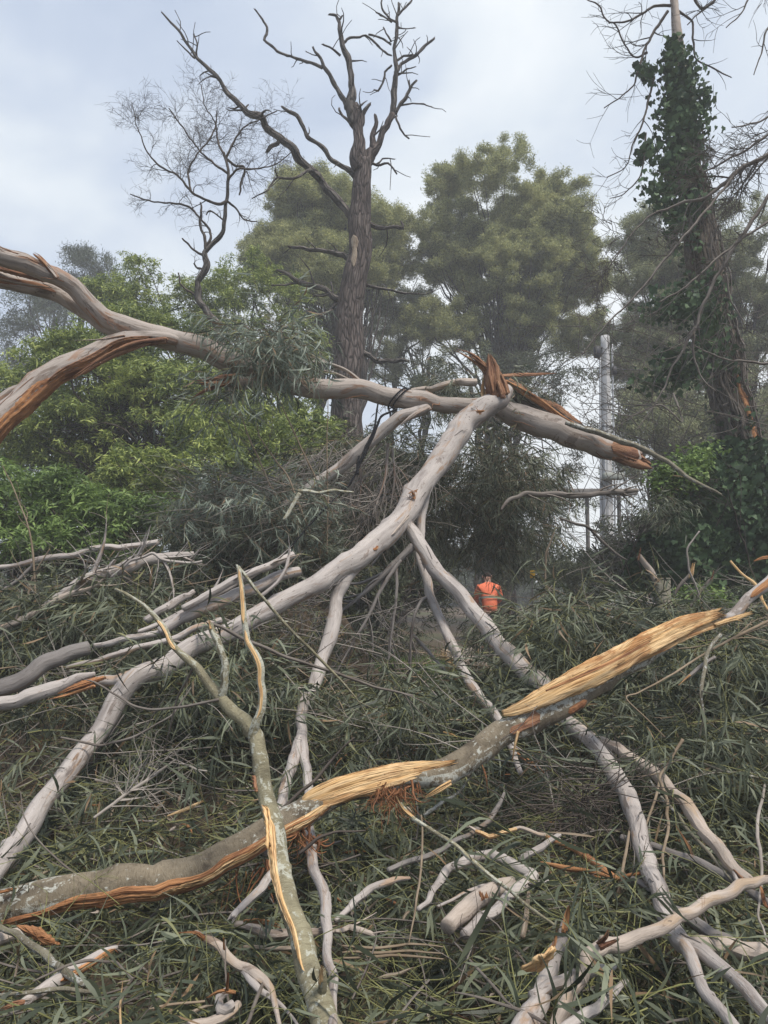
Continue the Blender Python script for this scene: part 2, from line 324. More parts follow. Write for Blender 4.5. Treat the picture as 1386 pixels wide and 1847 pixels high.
def tube(mb, pts, r, sides=10, amp=0.0, flat=1.0, fibre=0.0, jag=0.0, cap=(True, True), mi=0, wig=0.0, step=None, R=None, knots=0, facets=0.0):
    """pts Nx3, r N radii. flat = depth/width ratio; fibre = ridges along the grain; jag = uneven torn ends"""
    q = np.column_stack([np.asarray(pts, float), np.asarray(r, float)])
    rr = float(np.mean(q[:, 3]))
    c = catmull(q, step or max(0.02, rr*0.9)); p = c[:, :3].copy(); rad = np.maximum(c[:, 3], 0.0008)
    n = len(p); g = R or rng
    seg = np.linalg.norm(np.diff(p, axis=0), axis=1); L = np.concatenate(([0], np.cumsum(seg)))
    T, Nn, B = frames(p)
    if wig:
        for fr in (1.7, 4.1):
            a, b_ = g.uniform(0, 6.28, 2); s = np.minimum(1, np.minimum(L, L[-1]-L)/(0.15*L[-1]+1e-6))
            p += (np.sin(L*fr*2.2/max(0.3, rr*12)+a)*wig*rr*s/fr)[:, None]*Nn + (np.sin(L*fr*2.5/max(0.3, rr*12)+b_)*wig*rr*s/fr)[:, None]*B
    th = np.linspace(0, 2*math.pi, sides+1)
    f = np.ones((n, sides+1))
    if amp:
        for k, fr, am in ((1, 0.35, 1.0), (2, 0.8, 0.9), (3, 1.7, 0.55), (4, 3.6, 0.35), (0, 0.6, 0.6)):
            ph = g.uniform(0, 6.28, 2)
            f += amp*am*np.sin(k*th[None, :]+ph[0]+0.6*np.sin(L[:, None]*fr/rr*0.4+ph[1]))*np.sin(L[:, None]*fr/rr+ph[1])
    for _ in range(knots):
        l0 = g.uniform(0.05, 0.95)*L[-1]; t0 = g.uniform(-1.6, 1.6)
        dt = (th[None, :]-t0+math.pi) % (2*math.pi) - math.pi
        f += g.uniform(0.12, 0.3)*np.exp(-((L[:, None]-l0)/(rr*0.45))**2-(dt/0.4)**2)
    if facets:      # a boxy torn section: flat facets that run along the grain and step where fibres broke away
        f *= (np.abs(np.cos(th))**5+np.abs(np.sin(th))**5)[None, :]**(-1/5)
        for nk, sp, am in ((11, 0.30, 1.0), (27, 0.16, 0.55), (60, 0.08, 0.28)):
            nl = max(3, int(L[-1]/sp)+2); M_ = g.uniform(-1, 1, (nl, nk)); wd_ = 0.5*np.sin(L*3+g.uniform(0, 6))
            ci = (np.floor(th[None, :]/(2*math.pi)*nk+wd_[:, None]).astype(int)) % nk
            li_ = L/L[-1]*(nl-1); l0_ = np.minimum(li_.astype(int), nl-2); fr_ = li_-l0_; fr_ = np.clip(fr_*2.5-0.75, 0, 1)
            f += facets*am*(M_[l0_[:, None], ci]*(1-fr_[:, None])+M_[l0_[:, None]+1, ci]*fr_[:, None])
        f[:, -1] = f[:, 0]
    if fibre:
        ra = g.uniform(-1, 1, sides+1); ra[-1] = ra[0]
        f += fibre*ra[None, :]*(0.7+0.5*np.sin(L[:, None]*5+ra[None, :]*9))
        rb = g.normal(0, fibre*0.35, (n, sides+1)); rb[:, -1] = rb[:, 0]; f += rb
    ca = np.cos(th)*flat; sa = np.sin(th)
    V = p[:, None, :] + (rad[:, None]*f)[:, :, None]*(ca[None, :, None]*Nn[:, None, :] + sa[None, :, None]*B[:, None, :])
    if jag:
        e = g.uniform(-0.2, 1, sides+1)**2*np.sign(g.uniform(-.3, 1, sides+1)); e[-1] = e[0]
        k = min(n-1, 3)
        for j in range(k+1):
            V[n-1-j] += (jag*e*(1-j/(k+1)))[:, None]*T[-1][None, :]
    uv = np.zeros((n, sides+1, 2)); uv[:, :, 0] = th[None, :]/(2*math.pi)*2*math.pi*max(rr, 0.004); uv[:, :, 1] = L[:, None]
    uv += np.array([p[0][0]*3.1, p[0][2]*2.3+p[0][1]])
    i = np.arange(n-1)[:, None]*(sides+1)+np.arange(sides)[None, :]
    F_ = np.stack([i, i+1, i+sides+2, i+sides+1], -1).reshape(-1, 4)
    verts = V.reshape(-1, 3); uvs = uv.reshape(-1, 2)
    ex = []; exu = []; fs = [F_]; nb = len(verts)
    for c_, idx, sgn in ((cap[0], 0, -1), (cap[1], n-1, 1)):
        if c_:
            ctr = p[idx]+T[idx]*rad[idx]*(0.25 if not jag else -0.3)*sgn
            ex.append(ctr); exu.append(uvs[idx*(sides+1)]); ci = nb+len(ex)-1
            a = idx*(sides+1)+np.arange(sides)
            fs.append(np.stack([a, a+1, np.full(sides, ci), np.full(sides, -1)], -1) if sgn > 0 else np.stack([a+1, a, np.full(sides, ci), np.full(sides, -1)], -1))
    if ex: verts = np.vstack([verts, ex]); uvs = np.vstack([uvs, exu])
    mb.add(verts, np.vstack(fs), uvs, mi)
    return dict(p=p, N=Nn, B=B, T=T, r=rad, L=L, f=f, flat=flat)
WK = 1.0
DSY = [600, 1060, 1120, 1190, 1270, 1360, 1450, 1540, 1640, 1760, 1900]
DSD = [99, 7.4, 6.6, 6.0, 5.5, 4.9, 4.35, 3.8, 3.25, 2.75, 2.3]
def lie(pts, m=0.25):
    """keeps a fallen limb on top of the heap instead of inside it"""
    return [(a, b, min(d, float(np.interp(b, DSY, DSD))-m), w_) for a, b, d, w_ in pts]
def pix(pts):
    """[(px,py,depth,width_px)] -> points and radii"""
    p = np.array([P(a, b, d) for a, b, d, _ in pts]); r = np.array([0.5*WK*wd*d/F for _, _, d, wd in pts])
    return p, r
def kinked(pts, a=0.16):
    out = [pts[0]]
    for q0, q1 in zip(pts[:-1], pts[1:]):
        t = rng.uniform(0.35, 0.65); m = [q0[i]*(1-t)+q1[i]*t for i in range(4)]; e = np.clip(rng.normal(0, a, 2), -0.3, 0.3)*min(m[3], 0.22*math.hypot(q1[0]-q0[0], q1[1]-q0[1])+0.1*m[3])
        out += [(m[0]+e[0], m[1]+e[1], m[2], m[3]*rng.uniform(0.93, 1.08)), q1]
    return out
def ptube(mb, pts, **k):
    if len(pts) > 3: pts = kinked(pts)
    p, r = pix(pts)
    if 'sides' not in k: k['sides'] = int(np.clip(8+r.mean()*170, 6, 22))
    return tube(mb, p, r, **k)
def patch(mb, tb, t0, t1, ac, hw, off=0.004, mi=0, nj=9, rough=0.35, g=None):
    """torn strip lying on a tube: t in 0..1, ac/hw = centre angle / half angle (degrees), scalar or list along the strip"""
    g = g or rng; n = len(tb['p']); L = tb['L']/tb['L'][-1]
    m = max(14, int((t1-t0)*tb['L'][-1]/0.018)); ts = np.linspace(t0, t1, m)
    ip = lambda a: np.stack([np.interp(ts, L, a[:, k]) for k in range(3)], 1)
    p, Nn, B = ip(tb['p']), ip(tb['N']), ip(tb['B']); r = np.interp(ts, L, tb['r'])
    s01 = np.linspace(0, 1, m)
    A = np.radians(np.interp(s01, np.linspace(0, 1, len(np.atleast_1d(ac))), np.atleast_1d(ac)))
    H = np.radians(np.interp(s01, np.linspace(0, 1, len(np.atleast_1d(hw))), np.atleast_1d(hw)))
    env = np.clip(np.minimum(s01, 1-s01)/0.10, 0, 1)**0.6
    nz = lambda: np.interp(s01, np.linspace(0, 1, max(3, m//6)), g.uniform(-1, 1, max(3, m//6)))*0.9+g.uniform(-1, 1, m)*0.1
    up = H*env*(1+rough*nz()); lo = H*env*(1+rough*nz())
    s = np.linspace(-1, 1, nj); ang = A[:, None]+np.where(s[None, :] > 0, s[None, :]*up[:, None], s[None, :]*lo[:, None])
    ridg = g.normal(0, 1, nj)
    radf = np.empty_like(ang)
    thg = np.linspace(0, 2*math.pi, tb['f'].shape[1])
    ii = np.clip(np.round(np.interp(ts, L, np.arange(n))).astype(int), 0, n-1)
    for a in range(m): radf[a] = np.interp(ang[a] % (2*math.pi), thg, tb['f'][ii[a]])
    edge = 1-np.abs(s)**6
    o = off*(edge*1.7-0.9)[None, :]+off*0.5*ridg[None, :]*edge[None, :]+g.normal(0, off*0.2, ang.shape)*edge
    rad = r[:, None]*radf+o+0.002
    V = p[:, None]+rad[:, :, None]*(np.cos(ang)[:, :, None]*tb['flat']*Nn[:, None]+np.sin(ang)[:, :, None]*B[:, None])
    uv = np.zeros((m, nj, 2)); uv[:, :, 0] = ang*r.mean(); uv[:, :, 1] = (ts*tb['L'][-1])[:, None]
    i = np.arange(m-1)[:, None]*nj+np.arange(nj-1)[None, :]
    mb.add(V.reshape(-1, 3), np.stack([i, i+1, i+nj+1, i+nj], -1).reshape(-1, 4), uv.reshape(-1, 2), mi)
def splinter(mb, pts, mi=0, n=5, spread=0.35, flat=0.5):
    """a bundle of tapering fibres following one path"""
    p, r = pix(pts)
    for k in range(n):
        q = p.copy(); e = rng.normal(0, 1, 3)
        for i in range(len(q)): q[i] += e*r[i]*spread*(0.4+i/len(q))
        L = rng.uniform(0.72, 1.0); m = max(2, int(round(len(q)*L)))
        rr = r[:m]*rng.uniform(0.22, 0.62); rr[-1] = min(rr[-1]*0.15, 0.0012)
        tube(mb, q[:m], rr, sides=5, flat=flat*rng.uniform(0.6, 1.6), fibre=0.3, mi=mi, step=max(0.006, r.mean()*0.5))
# ------------------------------------------------------------------ twigs
def walk(p0, d, length, steps, curl=0.25, grav=0.0, g=None):
    g = g or rng; p = [np.asarray(p0, float)]; d = np.asarray(d, float)/np.linalg.norm(d); turn = g.normal(0, curl*0.5, 3)
    for i in range(steps):
        turn = 0.6*turn+g.normal(0, curl*0.6, 3)
        d = d+turn*0.5; d[2] -= grav; d /= np.linalg.norm(d); p.append(p[-1]+d*length/steps)
    return np.array(p)
def ramify(mb, path, rad, n, length, depth, curl=0.35, grav=0.0, ang=(0.5, 1.1), t=(0.25, 1.0), ratio=0.6, mi=0, rmin=0.0025, sides=4, up=0.0):
    path = np.asarray(path, float); rad = np.asarray(rad, float); m = len(path)
    for k in range(n):
        s = rng.uniform(*t)*(m-1); i = min(int(s), m-2); fr = s-i
        p0 = path[i]*(1-fr)+path[i+1]*fr; r0 = max(rmin, (rad[i]*(1-fr)+rad[i+1]*fr)*ratio)
        T = path[i+1]-path[i]; T /= np.linalg.norm(T)+1e-9
        v = rng.normal(0, 1, 3); v -= v.dot(T)*T; v /= np.linalg.norm(v)+1e-9
        a = rng.uniform(*ang); d = T*math.cos(a)+v*math.sin(a); d[2] += up
        l = length*rng.uniform(0.5, 1.15)
        st = 5 if depth > 0 else 4
        q = walk(p0, d, l, st, curl, grav); r = np.linspace(r0, rmin*0.6, len(q))
        tube(mb, q, r, sides=sides, cap=(False, False), mi=mi, step=l/st*1.01)
        if depth > 0: ramify(mb, q, r, max(2, int(n*0.7)) if depth > 1 else 3, length*0.55, depth-1, curl, grav, ang, (0.2, 1.0), ratio, mi, rmin, sides, up)
# ------------------------------------------------------------------ leaf prototypes
def leafstrip(base, d, side, L, W, bend, segs=4):
    s = np.linspace(0, 1, segs+1)
    c = base+np.outer(s*L, d)+np.outer((s**2)*L, bend)
    wd = W*np.sin(np.pi*np.clip(s, 0.02, 0.985)**0.75)+W*0.03
    v = np.empty((segs+1, 2, 3)); v[:, 0] = c-wd[:, None]*side*0.5; v[:, 1] = c+wd[:, None]*side*0.5
    i = np.arange(segs)*2
    return v.reshape(-1, 3), np.stack([i, i+1, i+3, i+2], -1)
def gum_shoot(n=15, L=0.5, leafL=(0.08, 0.20), W=(0.008, 0.018), droop=0.5, segs=4, g=rng, twig=True):
    """a twig with sickle leaves along it; returns leaf verts/faces and twig verts/faces"""
    path = walk((0, 0, 0), (1, 0, 0), L, 6, 0.22, 0.05, g)
    V, Fc, k = [], [], 0
    for j in range(n):
        t = (0.12+0.9*j/n)*6; i = min(int(t), 5); p = path[i]+(path[i+1]-path[i])*(min(t, 6)-i)
        T = path[i+1]-path[i]; T /= np.linalg.norm(T)
        v = g.normal(0, 1, 3); v -= v.dot(T)*T; v /= np.linalg.norm(v)
        d = T*g.uniform(0.35, 1.0)+v*g.uniform(0.5, 1.0); d[2] -= droop*g.uniform(0.3, 1.5); d /= np.linalg.norm(d)
        sd = np.cross(d, g.normal(0, 1, 3)); sd /= np.linalg.norm(sd)
        bd = np.cross(d, sd)*g.normal(0, 0.35)+sd*g.normal(0, 0.48)+np.array((0, 0, -droop*0.25))
        a, f = leafstrip(p, d, sd, g.uniform(*leafL), g.uniform(*W), bd, segs)
        V.append(a); Fc.append(f+k); k += len(a)
    mb = MB(); tube(mb, path, np.linspace(0.0030, 0.0012, len(path)), sides=3, cap=(False, False), step=1.0)
    return np.vstack(V), np.vstack(Fc), mb.v[0], mb.f[0]
def whorl(n=9, L=(0.07, 0.12), W=(0.02, 0.032), droop=0.5, g=rng, segs=2, spread=0.05):
    V, Fc, k = [], [], 0
    for j in range(n):
        a = 6.283*j/n*1.0+g.uniform(-.4, .4); e = g.uniform(-0.35, 0.5)
        d = np.array((math.cos(a)*math.cos(e), math.sin(a)*math.cos(e), math.sin(e)-0.1)); d /= np.linalg.norm(d)
        sd = np.cross(d, (0, 0, 1.0)); sd /= np.linalg.norm(sd); sd += g.normal(0, 0.35, 3); sd /= np.linalg.norm(sd)
        v, f = leafstrip(g.normal(0, spread, 3)*np.array((1, 1, 0.5)), d, sd, g.uniform(*L), g.uniform(*W), np.array((0, 0, -droop*g.uniform(0.3, 1.1))), segs)
        V.append(v); Fc.append(f+k); k += len(v)
    return np.vstack(V), np.vstack(Fc)
def puff(n=14, L=(0.07, 0.13), W=(0.012, 0.022), R=0.09, g=rng, up=0.35):
    V, Fc, k = [], [], 0
    for j in range(n):
        d = g.normal(0, 1, 3); d[2] = abs(d[2])*0.6+up*0.5; d /= np.linalg.norm(d)
        sd = np.cross(d, g.normal(0, 1, 3)); sd /= np.linalg.norm(sd); b = g.normal(0, R*0.6, 3); l = g.uniform(*L); wd = g.uniform(*W)
        V.append(np.array([b, b+d*l*0.5-sd*wd*0.5, b+d*l, b+d*l*0.5+sd*wd*0.5])); Fc.append(np.array([[0, 1, 2, 3]])+k); k += 4
    return np.vstack(V), np.vstack(Fc)
def ivy(n=1, s=0.09, g=rng):
    a = np.radians([90, 140, 160, 215, 270, 325, 20, 40]); rr = np.array([1.0, 0.55, 0.85, 0.75, 0.35, 0.75, 0.85, 0.55])*s*0.6
    v = np.column_stack([np.cos(a)*rr, g.normal(0, s*0.06, 8), np.sin(a)*rr])
    v[:, 2] -= 0.02
    return v, np.array([[0, 1, 2, 7], [2, 3, 6, 7], [3, 4, 5, 6]])
def rots(n, tilt=0.4, full=False, g=rng):
    """n random rotation matrices: any heading, tilt (radians, 1 sigma) off level"""
    if full:
        q = g.normal(0, 1, (n, 4)); q /= np.linalg.norm(q, axis=1)[:, None]
        w_, x, y, z = q.T
    else:
        a = g.uniform(0, 6.283, n); b = g.normal(0, tilt, n); c = g.normal(0, tilt, n)
        ca, sa, cb, sb, cc, sc_ = np.cos(a), np.sin(a), np.cos(b), np.sin(b), np.cos(c), np.sin(c)
        Rz = np.zeros((n, 3, 3)); Rz[:, 0, 0] = ca; Rz[:, 0, 1] = -sa; Rz[:, 1, 0] = sa; Rz[:, 1, 1] = ca; Rz[:, 2, 2] = 1
        Ry = np.zeros((n, 3, 3)); Ry[:, 0, 0] = cb; Ry[:, 0, 2] = sb; Ry[:, 2, 0] = -sb; Ry[:, 2, 2] = cb; Ry[:, 1, 1] = 1
        Rx = np.zeros((n, 3, 3)); Rx[:, 1, 1] = cc; Rx[:, 1, 2] = -sc_; Rx[:, 2, 1] = sc_; Rx[:, 2, 2] = cc; Rx[:, 0, 0] = 1
        return Rz @ Ry @ Rx
    M = np.empty((n, 3, 3))
    M[:, 0, 0] = 1-2*(y*y+z*z); M[:, 0, 1] = 2*(x*y-z*w_); M[:, 0, 2] = 2*(x*z+y*w_)
    M[:, 1, 0] = 2*(x*y+z*w_); M[:, 1, 1] = 1-2*(x*x+z*z); M[:, 1, 2] = 2*(y*z-x*w_)
    M[:, 2, 0] = 2*(x*z-y*w_); M[:, 2, 1] = 2*(y*z+x*w_); M[:, 2, 2] = 1-2*(x*x+y*y)
    return M
def scatter(mb, protos, pos, M, scale=None, mi=0):
    pos = np.asarray(pos, float); k = len(protos); idx = rng.integers(0, k, len(pos))
    scale = np.ones(len(pos)) if scale is None else scale
    for j, (v, f) in enumerate(protos):
        s = np.where(idx == j)[0]
        if not len(s): continue
        V = np.einsum('nij,vj->nvi', M[s], v)*scale[s][:, None, None]+pos[s][:, None, :]
        Fc = f[None]+(np.arange(len(s))*len(v))[:, None, None]
        mb.add(V.reshape(-1, 3), Fc.reshape(-1, 4), None, mi)
GS = [gum_shoot() for _ in range(10)]; GSH = [gum_shoot(droop=1.3, n=18, L=0.6) for _ in range(10)]
GSF = [gum_shoot(droop=1.0, n=14, L=0.6, leafL=(0.12, 0.2), W=(0.014, 0.022), segs=2) for _ in range(8)]
GL, GT = [(a, b) for a, b, _, _ in GS], [(c, d) for _, _, c, d in GS]
HL, HT = [(a, b) for a, b, _, _ in GSH], [(c, d) for _, _, c, d in GSH]
FL = [(a, b) for a, b, _, _ in GSF]
def shoots(mb, pos, M, kind='flat', scale=None, twig_mi=1, leaf_mi=0):
    Lp, Tp = {'flat': (GL, GT), 'hang': (HL, HT)}[kind]
    st = rng.bit_generator.state
    scatter(mb, Lp, pos, M, scale, leaf_mi); rng.bit_generator.state = st; scatter(mb, Tp, pos, M, scale, twig_mi)
# ================================================================== GROUND AND THE HEAP
CTRL = []
for px, col in ((-250, 0.0), (0, 0.0), (200, 0.0), (400, 0.0), (560, 0), (690, 0.0), (850, 0.0), (980, 0), (1150, 0.0), (1386, 0.0), (1600, 0.0)):
    rows = [(1900, 2.35), (1760, 2.85), (1640, 3.35), (1540, 3.9), (1450, 4.45), (1360, 5.0), (1270, 5.6)]
    if px <= 250: rows += [(1190, 6.1), (1120, 6.7), (1060, 7.4)]
    elif px == 400: rows += [(1200, 6.1), (1090, 6.9), (1000, 7.6), (950, 8.2)]
    elif px == 560: rows += [(1200, 6.1), (1120, 6.9), (1030, 7.6), (970, 8.3)]
    elif px == 690: rows += [(1235, 6.2), (1200, 7.0)]
    elif px == 850: rows += [(1240, 6.2), (1200, 7.0)]
    elif px == 980: rows += [(1215, 6.2), (1150, 6.9)]
    else: rows += [(1195, 6.1), (1135, 6.7), (1105, 7.4)]
    for py, d in rows: CTRL.append(P(px, py, d)-np.array((0, 0, 0.06*(py < 1250))))
    top = CTRL[-1]; s = 1.0
    for dy, k in ((1.2, 0.55), (2.4, 0.2), (4.0, 0.0)):
        CTRL.append(np.array((top[0]*(top[1]+dy)/top[1], top[1]+dy, 0.1+(top[2]-0.1)*k)))
    CTRL.append(np.array((P(px, 1900, 2.35)[0]*0.6, 1.3, 0.08)))
CTRL = np.array(CTRL)
def heap(x, y):
    """height of the heap's leafy surface"""
    x = np.asarray(x, float); y = np.asarray(y, float)
    d2 = (x[..., None]-CTRL[:, 0])**2+((y[..., None]-CTRL[:, 1])*1.15)**2+0.004
    w_ = 1/d2**2; h = (w_*CTRL[:, 2]).sum(-1)/w_.sum(-1)
    far = np.clip((np.abs(x)-6.5)/2.5, 0, 1)+np.clip((y-11)/2.5, 0, 1)+np.clip((0.9-y)/1.5, 0, 1)
    return np.maximum(0, h)*(1-np.clip(far, 0, 1))
def ground_z(x, y):
    h = np.maximum(0, heap(x, y)-0.27)
    return h+0.03*np.sin(x*1.7+1)*np.cos(y*1.3)*(y < 40)
gx = np.concatenate([np.linspace(-400, -12, 26), np.linspace(-10, 10, 130), np.linspace(12, 400, 26)])
gy = np.concatenate([np.linspace(-60, -1, 12), np.linspace(0, 14, 110), np.linspace(16, 60, 30), np.linspace(70, 900, 30)])
X, Y = np.meshgrid(gx, gy); Z = ground_z(X, Y)
i = np.arange(len(gy)-1)[:, None]*len(gx)+np.arange(len(gx)-1)[None]
mb = MB(); mb.add(np.stack([X, Y, Z], -1).reshape(-1, 3), np.stack([i, i+1, i+len(gx)+1, i+len(gx)], -1).reshape(-1, 4))
tag(build(mb, 'ground', 'soil'), kind='structure')
# sandy clearing behind the heap, under the worker
th = np.linspace(0, 2*math.pi, 41)[:-1]; c0 = P(860, 1160, 15.5); c0[2] = 0
rr = 1+0.18*np.sin(3*th+1)+0.1*np.sin(7*th); ring = np.stack([c0[0]+1.6*rr*np.cos(th), c0[1]+2.6*rr*np.sin(th), np.full(40, 0.05)], -1)
v = np.vstack([ring, [[c0[0], c0[1], 0.07]]]); f = [[a, (a+1) % 40, 40, -1] for a in range(40)]
mb = MB(); mb.add(v, f); tag(build(mb, 'dirt_path', 'sand'), kind='structure')

def inpoly(x, y, poly):
    r = np.zeros(len(x), bool); n = len(poly)
    for a in range(n):
        x1, y1 = poly[a]; x2, y2 = poly[(a+1) % n]
        c = ((y1 > y) != (y2 > y)) & (x < (x2-x1)*(y-y1)/((y2-y1)+1e-12)+x1); r ^= c
    return r
def hb(n, x0, x1, y0, y1):
    x = rng.uniform(x0, x1, n); y = rng.uniform(y0, y1, n); return x, y
# leafy cover: foliage lying over the heap; denser towards its surface
def cover(n, x0, x1, y0, y1, lo, hi, holes=(), kinds=0.5, tilt=0.45, sc0=(0.75, 1.15)):
    x, y = hb(n, x0, x1, y0, y1)
    keep = (np.abs(x) < 1.1+y*0.62) & (np.abs(x) < 6.2)
    for (hx, hy, hr) in holes: keep &= ((x-hx)**2+(y-hy)**2) > hr*hr*rng.uniform(0.5, 1.3, n)
    x, y = x[keep], y[keep]
    lump = 0.09*np.sin(x*3.1+y*1.3)*np.sin(y*2.7-x*0.9)+0.05*np.sin(x*7.3+2)*np.sin(y*6.1)
    z = heap(x, y)+lump+lo+(hi-lo)*rng.uniform(0, 1, len(x))**0.7
    return np.column_stack([x, y, z]), rng.uniform(*sc0, len(x))
hole1 = P(930, 1690, 3.3); hole2 = P(330, 1430, 4.7); hole3 = P(60, 1330, 5.2); hole4 = P(1000, 1560, 3.8)
holes = [(hole1[0], hole1[1], 0.20), (hole2[0], hole2[1], 0.30), (hole3[0], hole3[1], 0.25), (hole4[0], hole4[1], 0.2)]
mb = MB()
pos, s = cover(4300, -4.5, 4.5, 1.5, 4.6, -0.28, 0.015, holes, sc0=(0.6, 1.15))
shoots(mb, pos, rots(len(pos), 0.40), 'flat', s)
heapA = build(mb, 'fallen_foliage', ['gum_leaf', 'stem_green'])
tag(heapA, 'carpet of narrow grey green leaves lying under the nearest broken logs', 'fallen foliage', None, 'stuff')
mb = MB()
pos, s = cover(5200, -6.2, 6.2, 4.4, 8.4, -0.32, 0.05, holes, tilt=0.6)
m = (pos[:, 0] > -0.4) & (pos[:, 0] < 1.35) & (pos[:, 1] > 6.1)
pos, s = pos[~m], s[~m]; hf = rng.uniform(0, 1, len(pos)) < 0.45
shoots(mb, pos[hf], rots(int(hf.sum()), 0.55), 'flat', s[hf])
shoots(mb, pos[~hf]+np.array((0, 0, 0.10)), rots(int((~hf).sum()), 0.5), 'hang', s[~hf])
heapB = build(mb, 'fallen_foliage', ['gum_leaf_dark', 'stem_green'])
tag(heapB, 'deep bank of dark drooping gum leaves behind the splintered log', 'fallen foliage', None, 'stuff')
def vol(n, px0, px1, py0, py1, d0, d1, ell=True, edge=0.0):
    res = []
    while len(res) < n:
        a, b, c = rng.uniform(-1, 1, 3)
        if ell and a*a+b*b+c*c > 1: continue
        res.append(P((px0+px1)/2+a*(px1-px0)/2, (py0+py1)/2+b*(py1-py0)/2, (d0+d1)/2+c*(d1-d0)/2))
    return np.array(res)
# ================================================================== TREES STANDING BEHIND
WP = [puff(16, (0.07, 0.13), (0.014, 0.026), 0.11) for _ in range(8)]
WP2 = [puff(12, (0.10, 0.18), (0.02, 0.035), 0.16) for _ in range(6)]
GW = [whorl() for _ in range(10)]
def lobes_of(ells, n, rmin, rmax, flat=0.75):
    """lobe centres inside a crown made of ellipsoids (px,py,depth,rx,ry pixels), biased to its surface"""
    out = []
    vs = np.array([e[3]*e[4] for e in ells], float); vs /= vs.sum()
    for _ in range(n):
        e = ells[rng.choice(len(ells), p=vs)]; px, py, d, rx, ry = e
        while True:
            v = rng.uniform(-1, 1, 3); q = np.linalg.norm(v)
            if q < 1 and q > 0.25: break
        v = v/q*q**0.5
        r = rng.uniform(rmin, rmax); k = 1-0.55*r/(rx*d/F)
        c = P(px, py, d)+np.array((v[0]*rx*d/F*k, v[1]*rx*d/F*0.8*k, v[2]*ry*d/F*k))
        out.append((c, r))
    return out
def crown(mb, lobes, protos, dens, flat=0.9, shell=0.6, tilt=0.5, scale=(0.8, 1.25), clump=0):
    for c, r in lobes:
        n = int(dens*r*r); nb = max(6, int(n/26)); u = rng.normal(0, 1, (nb, 3)); u /= np.linalg.norm(u, axis=1)[:, None]
        u[:, 2] = np.where((u[:, 2] < -0.3) & (rng.uniform(0, 1, nb) < 0.7), -u[:, 2]*rng.uniform(0.2, 1, nb), u[:, 2])
        u *= (rng.uniform(shell, 1.3, nb))[:, None]*np.array((1, 1, flat))
        k = rng.integers(0, nb, n); e = rng.normal(0, 1, (n, 3)); e /= np.linalg.norm(e, axis=1)[:, None]
        rb = rng.uniform(0.12, 0.36, nb)[k]*rng.uniform(0.4, 1.25, n)
        p = c+(u[k]+e*rb[:, None]*np.array((1.15, 1.15, 0.75)))*r
        scatter(mb, protos, p, rots(n, tilt), rng.uniform(*scale, n))
def limbs(mb, base, fork, lobes, r0, share=0.6, wiggle=0.12, rl=0.03, forks=3):
    """stem(s) from the base through the fork height out to the lobes"""
    base = np.array(base, float); stems = []
    for k in range(forks):
        o = rng.normal(0, 0.5, 3)*np.array((1, 0.6, 0)); top = np.array(fork, float)+np.array((rng.uniform(-1, 1)*1.2*(forks > 1), rng.uniform(-.6, .6)*(forks > 1), rng.uniform(-0.5, 0.7)))
        b = base+o*(forks > 1)*0.8; mid = b*0.55+top*0.45+rng.normal(0, 0.15, 3)
        p = np.array([b, mid, top]); rr = np.array([r0, r0*0.8, r0*0.55])*(1.0 if k == 0 else rng.uniform(0.5, 0.9))
        tube(mb, p, rr, sides=9, amp=0.05, cap=(False, True), wig=1.0); stems.append((p, rr))
    for c, r in lobes:
        if rng.uniform() > share: continue
        p, rr = stems[rng.integers(len(stems))]; t = rng.uniform(0.45, 1.0); a = p[1]*(1-t)+p[2]*t if t > 0 else p[1]
        e = c-np.array((0, 0, r*0.15)); m1 = a*0.6+e*0.4+np.array((0, 0, 0.15*np.linalg.norm(e-a)))*rng.uniform(-0.2, 0.6)+rng.normal(0, wiggle, 3)
        m2 = a*0.25+e*0.75+rng.normal(0, wiggle, 3); q = np.array([a, m1, m2, e]); rb = min(rr[-1]*0.6, rl*rng.uniform(0.8, 2.0))
        qr = np.array([rb, rb*0.7, rb*0.45, rb*0.2]); tube(mb, q, qr, sides=6, cap=(False, False), wig=1.0, step=0.25)
        cq = catmull(q, 0.4); ramify(mb, cq, np.linspace(rb, rb*0.2, len(cq)), 4, r*1.0, 1, 0.4, 0.0, (0.4, 1.0), (0.4, 1.0), 0.5, 0, 0.006, 3)
def tree(name, label, ells, protos, leafmat, nl, rr_, dens, base, fork, r0, group=None, cat='tree', bark='tree_bark', **k):
    L = lobes_of(ells, nl, *rr_)
    o = empty(name, (base[0], base[1], 0)); tag(o, label, cat, group)
    mb = MB(); limbs(mb, base, fork, L, r0, k.pop('share', 0.6), 0.12, k.pop('rl', 0.035), k.pop('forks', 3)); build(mb, 'trunk', bark, o)
    mb = MB(); crown(mb, L, protos, dens, **k); build(mb, 'crown', leafmat, o)
    return o
def gp(px, d): p = P(px, 1050, d); p[2] = 0; return p
G1 = 'bushy trees standing behind the fallen trunk'
tree('wattle_tree', 'tall rounded olive green tree right of the dead trunk, bare stems under its dome', [(885, 375, 28, 125, 118), (985, 425, 28, 95, 110), (815, 445, 28, 78, 95), (1040, 500, 28, 60, 85), (925, 500, 27.5, 110, 70), (835, 600, 27.5, 62, 36), (965, 590, 27.5, 70, 40), (1045, 610, 28, 48, 45), (768, 580, 28, 40, 45)],
     WP, 'wattle_leaf', 230, (0.35, 0.75), 760, gp(910, 28), P(900, 640, 28), 0.22, G1, forks=5, share=0.7)
tree('wattle_tree', 'rounded olive green tree directly behind the dead trunk', [(570, 380, 27, 80, 80), (640, 420, 27.5, 90, 90), (700, 440, 28, 50, 80), (520, 470, 27, 80, 60), (600, 500, 27, 120, 70)],
     WP, 'wattle_leaf', 190, (0.35, 0.75), 760, gp(610, 27), P(610, 620, 27), 0.2, G1, forks=4, share=0.6)
